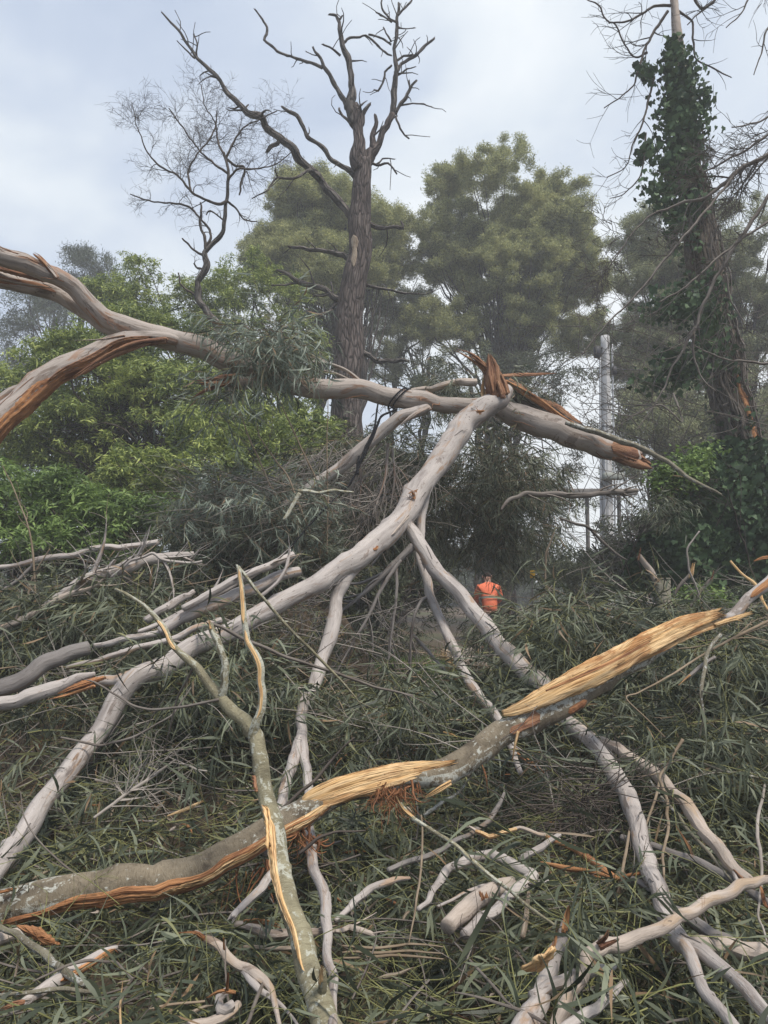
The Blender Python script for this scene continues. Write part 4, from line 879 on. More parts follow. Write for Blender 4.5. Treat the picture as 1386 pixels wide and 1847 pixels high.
mb = MB(); box(mb, P(1078, 636, D)+np.array((-0.02, -0.05, 0)), (0.16, 0.2, 0.30), bev=0.02); box(mb, P(1084, 628, D)+np.array((0, -0.05, 0)), (0.24, 0.06, 0.05), bev=0.01); build(mb, 'bracket', 'dark_metal', o)
mb = MB(); box(mb, P(1107, 670, D)+np.array((0, -0.05, 0)), (0.12, 0.14, 0.24), bev=0.02); build(mb, 'fitting', 'dark_metal', o)
for py in (664, 730, 770, 820):
    z = P(0, py, D)[2]; r_ = np.interp(z, [0, zt], [0.21, 0.125]); a = np.linspace(0, 2*math.pi, 17); xx = xb+(xt-xb)*z/zt
    mb = MB(); tube(mb, np.column_stack([xx+r_*1.02*np.cos(a), D+r_*1.02*np.sin(a), np.full(17, z)]), [0.012]*17, sides=5, cap=(False, False), step=0.2); build(mb, 'band', 'dark_metal', o)
for zz, dx in ((P(0, 664, D)[2], 2.8), (P(0, 727, D)[2], 2.4)):
    mb = MB(); tube(mb, [(xb-0.6, D, zz), (xb+dx, D+0.3, zz-0.02)], [0.011]*2, sides=5, step=0.5); build(mb, 'stay_wire', 'dark_metal', o)
# grey rail (guard) crossing behind the branches by the pole
o = empty('guard_rail', (*gp(1070, 18)[:2], 0)); tag(o, 'long grey rail on posts passing behind the pole foot', 'rail')
c = P(1060, 884, 18); c2 = P(980, 880, 18)
mb = MB(); box(mb, (c[0]-0.4, 18.4, P(0, 884, 18)[2]), (3.4, 0.10, 0.16), bev=0.02); build(mb, 'rail', 'rail_grey', o)
for px in (985, 1062, 1120):
    p = P(px, 900, 18.4); mb = MB(); tube(mb, [(p[0], 18.55, 0), (p[0], 18.55, P(0, 878, 18)[2])], [0.05, 0.05], sides=8, step=0.5); build(mb, 'post', 'rail_grey', o)
# old square post stump and snapped sticks beside it
D = 8.0
p = P(1196, 1045, D); o = empty('wooden_post', (p[0], D, 0))
tag(o, 'short weathered square post standing among snapped sticks', 'post')
mb = MB(); box(mb, (p[0], D, p[2]/2-0.05), (0.125, 0.11, p[2]+0.1), rot=None, bev=0.008); build(mb, 'shaft', 'post_wood', o)
mb = MB(); box(mb, (p[0], D, p[2]+0.006), (0.132, 0.117, 0.02), bev=0.006); build(mb, 'top', 'post_wood', o)
# yellow marker
D = 15.0; p = P(961, 1036, D); o = empty('marker_post', (p[0], D, 0)); tag(o, 'small yellow marker plate on a thin stake in the shade', 'marker')
mb = MB(); tube(mb, [(p[0]-.02, D+0.03, 0), (p[0], D+0.03, p[2]+0.05)], [0.018, 0.016], sides=7, step=0.3); build(mb, 'stake', 'rail_grey', o)
mb = MB(); box(mb, p, (0.10, 0.03, 0.15), bev=0.01); build(mb, 'plate', 'yellow_paint', o)
# ================================================================== WORKER
def person():
    D = 17.0; c = P(884, 1060, D); base = np.array((c[0], D, 0.06)); o = empty('person', base)
    tag(o, 'person in orange high visibility shirt with grey bands, bending forward, back turned', 'person')
    S = lambda x, y, z: Vector((x, y, z))
    def skin(name, verts, edges, rad, mat, par, sub=1):
        me = bpy.data.meshes.new(name); me.from_pydata([tuple(v) for v in verts], edges, [])
        ob = bpy.data.objects.new(name, me); COL.objects.link(ob)
        m = ob.modifiers.new('s', 'SKIN'); m.use_smooth_shade = True; sk = me.skin_vertices[0].data if me.skin_vertices else None
        if sk is None:
            bm = None
        for i, r in enumerate(rad):
            sk[i].radius = (r, r) if not isinstance(r, tuple) else r
        sk[0].use_root = True
        s = ob.modifiers.new('u', 'SUBSURF'); s.levels = sub; s.render_levels = sub
        dg = bpy.context.evaluated_depsgraph_get(); e = ob.evaluated_get(dg); m2 = bpy.data.meshes.new_from_object(e)
        bpy.data.objects.remove(ob); ob = bpy.data.objects.new(name, m2); COL.objects.link(ob)
        m2.materials.clear(); m2.materials.append(MATS[mat]); ob.parent = par
        for p_ in m2.polygons: p_.use_smooth = True
        return ob
    # local frame: y away from camera; torso leaning away (forward), arms reaching down and forward
    hip = (0, 0, 0.93); V = []; E = []; R = []
    def a(v, r, p=None):
        V.append(v); R.append(r)
        if p is not None: E.append((p, len(V)-1))
        return len(V)-1
    h = a(hip, (0.15, 0.12)); w1 = a((0, 0.07, 1.10), (0.145, 0.11), h); ch = a((0, 0.17, 1.30), (0.17, 0.12), w1); sh = a((0, 0.25, 1.45), (0.14, 0.10), ch)
    nk = a((0, 0.36, 1.50), 0.058, sh); hd = a((0, 0.40, 1.58), 0.085, nk); hd2 = a((0, 0.45, 1.65), 0.098, hd); hd3 = a((0, 0.485, 1.72), 0.078, hd2)
    tips = []
    for s in (-1, 1):
        s1 = a((0.18*s, 0.25, 1.43), 0.065, sh); el = a((0.27*s, 0.33, 1.17), 0.045, s1); wr = a((0.20*s, 0.55, 1.05), 0.030, el); pm = a((0.18*s, 0.63, 1.02), (0.042, 0.02), wr)
        for k, (dx, l) in enumerate(((-0.03, 0.07), (-0.01, 0.085), (0.01, 0.08), (0.03, 0.06))):
            f1 = a((0.18*s+dx, 0.69, 1.01), 0.010, pm); a((0.18*s+dx, 0.69+l*0.6, 0.985-l*0.3), 0.008, f1)
        t = a((0.18*s-0.045*s, 0.62, 0.99), 0.011, pm); a((0.18*s-0.05*s, 0.66, 0.96), 0.009, t)
        th_ = a((0.11*s, 0.0, 0.84), 0.095, h); kn = a((0.15*s, 0.06, 0.48), 0.062, th_); an = a((0.17*s, -0.02, 0.10), 0.042, kn); a((0.19*s, 0.13, 0.05), 0.038, an)
    body = skin('body', V, E, R, 'skin', o, 1)
    # face: nose, eyes, mouth on the far side; ears
    hb_ = np.array((0, 0.41, 1.70)); 
    mb = MB(); 
    def f(x, y, z):      # features are laid out on an upright head, then bowed forward with it
        q = np.array((x, y-0.41, z-1.70)); c_, s_ = math.cos(-0.45), math.sin(-0.45)
        return base+np.array((0, 0.45, 1.65))+np.array((q[0], q[1]*c_-q[2]*s_, q[1]*s_+q[2]*c_))
    tube(mb, [f(0, 0.495, 1.72), f(0, 0.525, 1.685), f(0, 0.51, 1.675)], [0.008, 0.014, 0.012], sides=6, step=0.02); build(mb, 'nose', 'skin', body)
    for s in (-1, 1):
        mb = MB(); tube(mb, [f(0.034*s, 0.485, 1.715), f(0.034*s, 0.50, 1.715)], [0.010, 0.008], sides=6, step=0.02); build(mb, 'eye', 'eye', body)
        mb = MB(); tube(mb, [f(0.095*s, 0.40, 1.735), f(0.105*s, 0.39, 1.705), f(0.097*s, 0.405, 1.675)], [0.010, 0.017, 0.009], sides=6, step=0.02, flat=0.6); build(mb, 'ear', 'skin', body)
    mb = MB(); tube(mb, [f(-0.025, 0.488, 1.65), f(0, 0.498, 1.647), f(0.025, 0.488, 1.65)], [0.004, 0.007, 0.004], sides=5, step=0.02); build(mb, 'mouth', 'trousers', body)
    skin('hair', [(0, 0.415, 1.62), (0, 0.44, 1.68), (0, 0.475, 1.74)], [(0, 1), (1, 2)], [0.09, 0.108, 0.085], 'hair', o, 2)
    # shirt
    V = [(0, 0.0, 0.84), (0, 0.06, 1.08), (0, 0.16, 1.28), (0, 0.24, 1.44), (0, 0.29, 1.50)]; E = [(0, 1), (1, 2), (2, 3), (3, 4)]; R = [(0.185, 0.145), (0.18, 0.14), (0.21, 0.155), (0.18, 0.13), (0.085, 0.08)]
    for s in (-1, 1):
        k = len(V); V += [(0.20*s, 0.25, 1.42), (0.285*s, 0.32, 1.18), (0.225*s, 0.50, 1.07)]; E += [(3, k), (k, k+1), (k+1, k+2)]; R += [0.088, 0.066, 0.05]
    sh = skin('shirt', V, E, R, 'hi_vis', o, 2)
    # reflective bands round the torso and over the shoulders
    def band(c, rx, ry, tilt):
        a_ = np.linspace(0, 2*math.pi, 33); mb = MB()
        p = np.column_stack([c[0]+rx*np.cos(a_), c[1]+ry*np.sin(a_)*math.cos(tilt), c[2]+ry*np.sin(a_)*-math.sin(tilt)])+base
        V = []; 
        for q in p: V += [q+np.array((0, 0, -0.025)), q+np.array((0, 0, 0.025))]
        i = np.arange(32)*2; mb.add(V, np.stack([i, i+2, i+3, i+1], -1)); build(mb, 'reflective_band', 'reflective', sh)
    band((0, 0.10, 1.17), 0.215, 0.175, 0.25); 
    V = [(0, 0, 0.95)]; E = []; R = [(0.168, 0.135)]
    for s in (-1, 1):
        k = len(V); V += [(0.115*s, 0.0, 0.82), (0.15*s, 0.055, 0.48), (0.17*s, -0.02, 0.14)]; E += [(0, k), (k, k+1), (k+1, k+2)]; R += [0.115, 0.085, 0.068]
    skin('trousers', V, E, R, 'trousers', o, 2)
    for s in (-1, 1): skin('boot', [(0.17*s, -0.05, 0.07), (0.175*s, 0.03, 0.05), (0.19*s, 0.17, 0.035)], [(0, 1), (1, 2)], [0.062, 0.058, 0.045], 'boot', o, 2)
person()
# cut logs lying in the clearing
LOGS = [(([(800, 1140, 14.5, 26), (850, 1118, 14.8, 26)]), 'cut log end lying on pale dirt left of the worker', 'log'),
        (([(810, 1165, 13, 30), (900, 1150, 13.4, 26)]), 'longer pale log lying on dirt in front of the worker', 'log'),
        (([(880, 1160, 12.2, 20), (975, 1185, 12.0, 18)]), 'thin pale log lying crosswise in the clearing', 'log')]
for i_, (pts, lab, cat) in enumerate(LOGS):
    pts = [list(q) for q in pts]; mb = MB(); p, r = pix(pts)
    for q in range(2): p[q][2] = 0.08+r[q]
    tube(mb, p, r, sides=14, amp=0.04, jag=0.01, cap=(False, False)); lo_ = build(mb, 'cut_log', 'gum_bark_tan', None, p[0]); tag(lo_, lab, cat)
    mb = MB(); T = (p[1]-p[0])/np.linalg.norm(p[1]-p[0])
    tube(mb, [p[0]-T*0.004, p[0]+T*0.02], [r[0]*0.97]*2, sides=14); build(mb, 'cut_face', 'wood_pale', lo_)
    mb = MB(); tube(mb, [p[1]-T*0.02, p[1]+T*0.004], [r[1]*0.97]*2, sides=14); build(mb, 'cut_face', 'wood_pale', lo_)
# grass patch
mb = MB(); GB = [puff(10, (0.10, 0.22), (0.008, 0.014), 0.06, up=2.5) for _ in range(4)]
c = P(735, 1130, 13); n_ = 900; a, b = c[0]+rng.normal(0, 0.8, n_), 13+rng.normal(0, 1.5, n_)
scatter(mb, GB, np.column_stack([a, b, np.full(n_, 0.06)]), rots(n_, 0.1)); tag(build(mb, 'grass', 'grass_blade'), 'patch of bright green grass behind the leaning limbs', 'grass', None, 'stuff')

# ================================================================== THE FALLEN GUM
WK = 0.675
o = empty('fallen_gum_tree', (*gp(620, 7.4)[:2], 0)); FT = o
tag(o, 'huge fallen smooth barked gum, trunk held level on splayed grey limbs, broken open', 'fallen tree')
UP, LO = 'gum_bark_upper', 'gum_bark'
def limb(pts, mat=LO, par=None, name='limb', jag=0.0, amp=0.035, knots=3, wig=0.25, **k):
    mb = MB(); t = ptube(mb, lie(pts), amp=amp, jag=jag, knots=knots, wig=wig, **k)
    return build(mb, name, mat, par or FT), t
def wound(par, t, t0, t1, ac, hw, mat='wood_orange', off=0.004, name='exposed_wood', **k):
    mb = MB(); patch(mb, t, t0, t1, ac, hw, off, **k); return build(mb, name, mat, par)
def splin(par, sets, mat='wood_orange', name='splinters', n=5, spread=0.35, flat=0.5):
    mb = MB()
    for s in sets: splinter(mb, lie(s, 0.26), 0, n+3, spread, flat)
    return build(mb, name, mat, par, smooth=False)
TRUNK = [(-120, 412, 6.4, 56), (0, 463, 6.6, 52), (60, 482, 6.75, 50), (100, 498, 6.8, 48), (150, 535, 6.95, 50), (195, 575, 7.1, 54), (250, 598, 7.2, 60), (300, 612, 7.3, 58), (400, 648, 7.5, 58), (520, 690, 7.6, 56), (650, 703, 7.7, 52), (740, 722, 7.8, 54), (790, 728, 7.85, 42), (850, 731, 7.9, 42), (905, 738, 7.9, 52), (940, 752, 7.9, 66), (1000, 772, 7.95, 68), (1060, 793, 8.0, 66), (1110, 812, 8.0, 58), (1150, 826, 8.0, 46)]
tk, tt = limb(TRUNK, UP, name='trunk', amp=0.03, knots=10, jag=0.10, wig=0.15)
splin(tk, [[(1105, 815, 7.96, 50), (1140, 826, 7.95, 44), (1170, 838, 7.95, 20)], [(1110, 800, 7.98, 26), (1160, 822, 7.98, 8)]], 'wood_brown', 'torn_wood', 9, 0.55)
wound(tk, tt, 0.955, 0.999, [0, 10], [50, 80], 'wood_brown', 0.006)
# snapped flap of bark at the left end
splin(tk, [[(95, 492, 6.74, 22), (75, 470, 6.7, 16), (60, 458, 6.68, 8)]], 'wood_brown', 'bark_flap', 4, 0.5)
splin(tk, [[(105, 500, 6.72, 20), (88, 478, 6.7, 12), (68, 462, 6.7, 5)]], UP, 'bark_flap', 3, 0.5)
# second stem under the trunk at the upper left
l2, t2 = limb([(-120, 482, 6.75, 44), (-20, 498, 6.85, 44), (50, 512, 6.95, 44), (105, 532, 7.05, 44), (165, 570, 7.15, 44), (215, 600, 7.2, 40)], UP)
wound(l2, t2, 0.25, 0.62, [20, 0, 10], [26, 34, 8], 'wood_brown')
splin(l2, [[(-20, 480, 6.78, 20), (50, 498, 6.85, 22), (105, 512, 6.9, 8)]], 'wood_brown')
splin(FT, [[(-30, 498, 6.7, 10), (40, 512, 6.75, 9), (100, 520, 6.8, 4)], [(-30, 508, 6.7, 7), (50, 520, 6.75, 5)], [(-20, 516, 6.72, 6), (30, 524, 6.75, 3)]], 'wood_grey', 'hanging_strips', 3, 0.5)
# split limb falling away to the lower left
l3, t3 = limb([(320, 616, 7.25, 26), (270, 610, 7.15, 40), (225, 612, 7.05, 46), (170, 635, 6.95, 58), (120, 662, 6.85, 66), (60, 706, 6.75, 72), (10, 752, 6.65, 72), (-80, 845, 6.5, 72)], UP)
wound(l3, t3, 0.13, 0.97, [-20, -35, -55, -48, -45, -42, -40], [14, 24, 40, 48, 52, 55, 58], 'wood_orange', 0.010, rough=0.30, nj=17)
wound(l3, t3, 0.10, 0.55, [-4, -8, -10, -15], [12, 16, 10, 5], 'wood_brown', 0.018)
splin(l3, [[(300, 612, 7.1, 22), (240, 622, 6.95, 20), (180, 650, 6.85, 18), (130, 682, 6.78, 7)], [(270, 618, 7.0, 12), (210, 640, 6.9, 14), (150, 672, 6.8, 6)]], 'wood_brown', 'splinters', 5, 0.7, 0.4)
splin(l3, [[(225, 605, 6.9, 14), (180, 613, 6.85, 12), (135, 614, 6.82, 3)]], UP, 'bark_flap', 3, 0.3, 0.4)
limb([(120, 650, 7.0, 12), (60, 690, 6.95, 20), (10, 715, 6.9, 26), (-60, 760, 6.8, 30)], UP, l3, 'split_strip')
# torn stub under the leafy tuft
splin(FT, [[(430, 680, 7.3, 26), (395, 685, 7.2, 28), (355, 688, 7.15, 8)], [(420, 688, 7.3, 18), (380, 700, 7.2, 14), (346, 718, 7.15, 3)]], 'wood_brown', 'torn_stub', 6, 0.5)
limb([(450, 690, 7.5, 34), (425, 690, 7.35, 32), (405, 686, 7.25, 24)], UP, name='torn_stub', jag=0.04)
# thin limbs sprouting above the trunk
for q in ([(655, 692, 7.7, 12), (625, 668, 7.65, 9), (590, 655, 7.6, 8), (555, 652, 7.6, 6), (520, 640, 7.55, 4)], [(640, 690, 7.72, 9), (600, 672, 7.7, 7), (560, 668, 7.65, 5), (510, 665, 7.6, 3)], [(620, 668, 7.65, 6), (560, 640, 7.6, 5), (500, 620, 7.5, 3)]):
    mb = MB(); p, r = pix(q); tube(mb, p, r, sides=7, amp=0.05); c = catmull(np.column_stack([p, r]), 0.06); ramify(mb, c[:, :3], c[:, 3], 4, 0.35, 1, 0.4, 0.02, mi=0); build(mb, 'side_branch', 'gum_bark_upper', FT)
# limb running down behind to the left
l4, t4 = limb([(770, 733, 7.8, 30), (745, 745, 7.75, 30), (705, 768, 7.75, 34), (660, 802, 7.75, 34), (620, 838, 7.75, 33), (575, 872, 7.75, 32), (530, 905, 7.8, 30), (480, 940, 7.85, 28), (430, 985, 7.9, 26)], LO, knots=8)
limb([(672, 795, 7.95, 20), (672, 788, 7.85, 14)], 'dead_bark', l4, 'knot')
splin(tk, [[(775, 735, 7.72, 30), (750, 748, 7.62, 30), (722, 768, 7.6, 14)]], UP, 'peeling_bark', 3, 0.2, 0.35)
# pale dead wood behind the break
limb([(860, 690, 8.4, 22), (825, 690, 8.4, 20), (780, 702, 8.4, 18), (735, 708, 8.4, 14), (700, 712, 8.4, 8)], 'gum_bark_tan')
# the break over the front limb
splin(FT, [[(892, 716, 7.42, 44), (888, 694, 7.42, 42), (886, 672, 7.45, 30), (882, 640, 7.45, 6)], [(908, 712, 7.42, 34), (900, 690, 7.42, 24), (889, 655, 7.45, 7)], [(905, 716, 7.38, 22), (902, 700, 7.38, 18), (898, 688, 7.38, 6)]], 'wood_brown', 'torn_wood', 10, 0.6, 0.6)
splin(FT, [[(893, 690, 7.5, 30), (872, 660, 7.45, 24), (850, 642, 7.4, 18), (822, 630, 7.35, 5)]], 'wood_brown', 'torn_wood', 7, 0.5, 0.5)
splin(FT, [[(880, 740, 7.5, 22), (876, 705, 7.48, 18), (878, 670, 7.5, 8)], [(868, 738, 7.5, 12), (874, 690, 7.5, 5)]], 'wood_pale', 'splinters', 5, 0.6, 0.5)
splin(FT, [[(905, 678, 7.8, 14), (940, 676, 7.75, 16), (975, 674, 7.7, 14), (1004, 673, 7.7, 3)]], 'wood_brown', 'splinters', 4, 0.4, 0.4)
l5, t5 = limb([(905, 690, 7.95, 30), (940, 712, 8.0, 42), (980, 738, 8.05, 42), (1020, 760, 8.1, 34), (1050, 772, 8.1, 14)], 'dead_limb', jag=0.05)
wound(l5, t5, 0.05, 0.98, [-65, -55, -50, -50], [30, 42, 40, 20], 'wood_brown', 0.01, nj=13)
splin(l5, [[(915, 688, 7.85, 22), (965, 715, 7.88, 22), (1012, 750, 7.95, 16), (1050, 770, 8.0, 5)]], 'wood_orange', 'splinters', 5, 0.6, 0.4)
# the long front limb
FRONT = [(912, 702, 7.6, 44), (900, 722, 7.5, 56), (872, 736, 7.42, 60), (838, 762, 7.35, 64), (812, 800, 7.2, 62), (778, 855, 6.95, 60), (740, 912, 6.65, 64), (695, 965, 6.35, 64), (650, 1005, 6.1, 60), (605, 1035, 5.95, 56), (545, 1065, 5.75, 50), (450, 1113, 5.5, 50), (345, 1172, 5.25, 50), (250, 1222, 5.0, 54), (205, 1270, 4.9, 54), (150, 1350, 4.7, 52), (90, 1440, 4.45, 50), (20, 1535, 4.2, 52), (-60, 1640, 3.95, 54)]
l6, t6 = limb(FRONT, LO, name='limb', knots=26, amp=0.03)
for a, b, c, dd, m_ in ((0.375, 0.385, [-40], [9], 'wood_orange'), (0.30, 0.345, [-30, -40], [10, 4], 'gum_bark_tan')):
    wound(l6, t6, a, b, c, dd, m_, 0.006, rough=0.9)
splin(l6, [[(x_+rng.normal(0, 5), y_+rng.normal(0, 3), 6.6 if y_ > 800 else 7.22, 6), (x_+rng.normal(0, 12), y_+rng.normal(0, 4), 6.57 if y_ > 800 else 7.18, 5), (x_+rng.normal(0, 16), y_+rng.normal(-4, 7), 6.55 if y_ > 800 else 7.17, 2)] for x_, y_ in ((742, 890), (742, 893), (748, 888), (738, 896), (746, 884), (742, 898), (860, 743), (866, 747), (857, 740), (868, 742))], 'wood_orange', 'splinters', 1, 0.5)
l6b, t6b = limb([(262, 1215, 5.05, 30), (225, 1222, 5.0, 34), (190, 1226, 4.98, 30), (160, 1228, 4.95, 18)], LO, l6, 'broken_arm', jag=0.05)
l6c, t6c = limb([(172, 1215, 4.95, 10), (140, 1222, 4.92, 26), (95, 1242, 4.9, 38), (50, 1258, 4.87, 40), (0, 1270, 4.83, 38), (-70, 1288, 4.78, 38)], LO, l6, 'broken_arm')
splin(l6c, [[(190, 1222, 4.92, 14), (150, 1236, 4.85, 24), (105, 1252, 4.84, 8)], [(170, 1238, 4.85, 16), (120, 1254, 4.84, 12), (85, 1262, 4.84, 3)]], 'wood_orange', 'splinters', 6, 0.5, 0.5)
# right legs
l7, t7 = limb([(728, 935, 6.55, 36), (745, 960, 6.5, 36), (768, 998, 6.38, 38), (805, 1045, 6.22, 38), (850, 1100, 6.0, 42), (905, 1165, 5.75, 44), (955, 1220, 5.5, 46), (998, 1272, 5.25, 42), (1045, 1322, 5.05, 36), (1092, 1370, 4.85, 42), (1130, 1430, 4.65, 48), (1152, 1500, 4.45, 44), (1175, 1580, 4.25, 46), (1200, 1650, 4.05, 46), (1232, 1697, 3.9, 50), (1290, 1738, 3.75, 38), (1345, 1785, 3.65, 36), (1410, 1850, 3.5, 36)], LO, knots=22)
wound(l7, t7, 0.285, 0.40, [-70, -60, -75], [10, 16, 6], 'gum_bark_tan', 0.004)
splin(l7, [[(1146, 1432, 4.5, 8), (1152, 1455, 4.5, 4)]], 'wood_orange', 'splinters', 3, 0.6)
limb([(1235, 1700, 3.9, 34), (1252, 1745, 3.8, 32), (1275, 1795, 3.7, 30), (1330, 1860, 3.5, 32)], LO, l7, 'fork')
l8, t8 = limb([(1010, 1290, 5.15, 22), (1040, 1310, 5.05, 28), (1080, 1335, 4.95, 30), (1130, 1362, 4.8, 30), (1185, 1398, 4.65, 34), (1235, 1448, 4.5, 34), (1275, 1505, 4.35, 34), (1312, 1555, 4.25, 34), (1345, 1585, 4.2, 34), (1368, 1597, 4.15, 18)], 'gum_bark_tan', knots=12, jag=0.04)
splin(l8, [[(1318, 1562, 4.12, 22), (1345, 1592, 4.08, 18), (1362, 1606, 4.08, 6)]], 'wood_brown', 'splinters', 5, 0.6)
limb([(1318, 1545, 4.28, 12), (1325, 1575, 4.25, 12), (1332, 1598, 4.22, 11)], LO, l8, 'fork')
# middle leg
l9, t9 = limb([(650, 1010, 6.1, 40), (622, 1042, 6.0, 42), (608, 1078, 5.95, 34), (600, 1130, 5.8, 38), (582, 1190, 5.65, 34), (562, 1245, 5.5, 34), (543, 1300, 5.3, 28), (548, 1350, 5.15, 26), (554, 1410, 5.0, 25), (558, 1490, 4.8, 25), (566, 1560, 4.6, 28), (585, 1620, 4.42, 30), (593, 1680, 4.28, 26), (593, 1740, 4.1, 24), (600, 1800, 4.0, 24), (602, 1870, 3.85, 26)], LO, knots=16, amp=0.05)
limb([(546, 1305, 5.32, 18), (532, 1365, 5.25, 30), (515, 1425, 5.15, 30), (498, 1480, 5.05, 22), (480, 1540, 4.9, 18)], LO, l9, 'fork', amp=0.06)
limb([(515, 1560, 4.75, 20), (480, 1590, 4.65, 24), (445, 1625, 4.55, 20), (420, 1655, 4.5, 18)], LO, l9, 'fork', jag=0.03)
def peel(par, t, n, mat='dead_limb', lo=0.02, hi=0.95):
    """ribbons of old bark curling off a limb"""
    mb = MB(); m = len(t['p']); L = t['L'][-1]
    for k in range(n):
        i0 = rng.uniform(lo, hi); l = rng.uniform(0.06, 0.28); i1 = min(0.999, i0+l/L) if rng.uniform() < 0.5 else max(0.001, i0-l/L)
        idx = np.linspace(i0*(m-1), i1*(m-1), 6).astype(int); a = rng.uniform(-2.0, 2.0)+np.linspace(0, rng.normal(0, 0.4), 6); s_ = np.linspace(0, 1, 6)
        q = t['p'][idx]+(t['r'][idx]*1.02+rng.uniform(0.0, 0.045)*s_**2)[:, None]*(np.cos(a)[:, None]*t['N'][idx]+np.sin(a)[:, None]*t['B'][idx]); q[:, 2] -= 0.03*s_**2
        w0 = rng.uniform(0.002, 0.007); tube(mb, q, [w0*0.6, w0, w0, w0*0.8, w0*0.5, w0*0.15], sides=6, flat=0.25, fibre=0.1, step=0.03)
    x_ = build(mb, 'peeling_bark', mat, par, smooth=False); x_['kind'] = 'stuff'
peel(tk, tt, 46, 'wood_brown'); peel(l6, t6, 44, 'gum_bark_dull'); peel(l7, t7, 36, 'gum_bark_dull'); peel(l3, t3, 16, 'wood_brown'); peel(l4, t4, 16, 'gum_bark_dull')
# thinner legs behind
limb([(768, 880, 6.95, 26), (762, 930, 6.85, 24), (758, 990, 6.7, 22)], LO)
l10, t10 = limb([(757, 985, 6.7, 20), (772, 1050, 6.5, 24), (795, 1120, 6.25, 24), (830, 1200, 5.95, 26), (870, 1265, 5.7, 26), (915, 1330, 5.45, 22), (940, 1395, 5.3, 14)], LO, knots=8)
def twiggy(par, pts, n, ln, dep=1, mat='gum_bark_dull', name='side_branch', grav=0.05, curl=0.35, cat=None):
    mb = MB(); p, r = pix(pts); tube(mb, p, r, sides=8, amp=0.05, wig=0.3); c = catmull(np.column_stack([p, r]), 0.05)
    if n: ramify(mb, c[:, :3], c[:, 3], n, ln, dep, curl, grav, (0.4, 1.0), (0.25, 1.0), 0.55, 0, 0.0022, 4)
    return build(mb, name, mat, par)
twiggy(l7, [(745, 985, 6.45, 22), (715, 1015, 6.4, 18), (680, 1048, 6.35, 14), (640, 1085, 6.3, 9), (590, 1120, 6.2, 5)], 7, 0.6)
twiggy(l7, [(722, 1010, 6.4, 12), (690, 1060, 6.3, 10), (660, 1120, 6.2, 8), (625, 1180, 6.1, 5), (600, 1225, 6.0, 3)], 7, 0.5)
twiggy(l7, [(715, 1018, 6.4, 9), (716, 1070, 6.3, 8), (708, 1130, 6.25, 7), (702, 1190, 6.2, 4)], 6, 0.5, grav=0.2)
twiggy(l7, [(775, 1080, 6.4, 8), (762, 1082, 6.35, 9), (748, 1110, 6.3, 8), (742, 1150, 6.3, 7), (738, 1195, 6.25, 5)], 6, 0.4, grav=0.2)
twiggy(l7, [(700, 1030, 6.4, 10), (655, 1050, 6.45, 8), (600, 1058, 6.5, 6), (540, 1085, 6.5, 4)], 6, 0.5)
for q in ([(700, 800, 7.95, 9), (697, 850, 7.9, 8), (690, 880, 7.85, 6), (672, 930, 7.8, 3)], [(708, 810, 7.95, 7), (712, 860, 7.9, 6), (704, 920, 7.9, 3)], [(640, 860, 8.0, 7), (632, 900, 7.9, 6), (640, 935, 7.9, 4)], [(600, 880, 8.05, 6), (575, 920, 8.0, 5), (540, 960, 8.0, 3)], [(650, 840, 8, 6), (651, 880, 7.95, 5), (644, 915, 7.95, 3)], [(690, 800, 7.95, 6), (640, 850, 7.9, 5), (600, 850, 7.9, 3)]):
    twiggy(l4, q, 6, 0.45, 1, 'gum_bark_upper', grav=0.15)
# clumps of its foliage
def clump(par, name, spec, leaf='gum_leaf_blue', kind='hang', tilt=0.5, stems='twig_tan', sc0=(0.8, 1.15)):
    mb = MB()
    for n_, a in spec:
        pos = vol(n_, *a); shoots(mb, pos, rots(len(pos), tilt), kind, rng.uniform(*sc0, len(pos)))
    return build(mb, name, [leaf, stems], par)
clump(tk, 'foliage', [(72, (425, 540, 575, 665, 6.95, 7.4)), (22, (440, 520, 610, 680, 6.75, 7.2)), (26, (350, 450, 650, 780, 7.4, 7.9)), (24, (400, 600, 580, 680, 7.4, 7.9))], sc0=(0.8, 1.15))
clump(tk, 'foliage', [(60, (870, 1010, 680, 760, 7.9, 8.6)), (60, (720, 890, 690, 750, 8.2, 8.9)), (30, (770, 860, 650, 720, 8.4, 9.0))], 'gum_leaf', sc0=(0.5, 0.8))
clump(l4, 'foliage', [(240, (520, 760, 790, 930, 9.0, 10.2)), (200, (600, 760, 850, 1010, 8.6, 10)), (460, (740, 1010, 850, 1010, 9.4, 11.5))], 'gum_leaf_dark')
clump(l4, 'foliage', [(380, (740, 1010, 780, 930, 8.5, 9.8)), (120, (600, 780, 770, 880, 8.8, 9.6))], 'gum_leaf', sc0=(0.6, 1.0))
clump(l4, 'foliage', [(230, (310, 610, 865, 990, 7.1, 7.9))], 'gum_leaf_blue', 'hang', 0.7, sc0=(0.6, 0.95))
clump(l4, 'foliage', [(330, (290, 600, 870, 1000, 7.9, 8.9)), (260, (300, 640, 940, 1060, 7.2, 8.2)), (110, (440, 640, 880, 970, 8.5, 9.2))], 'gum_leaf', 'hang', 0.7, sc0=(0.6, 0.95))
twig = None
mb = MB()
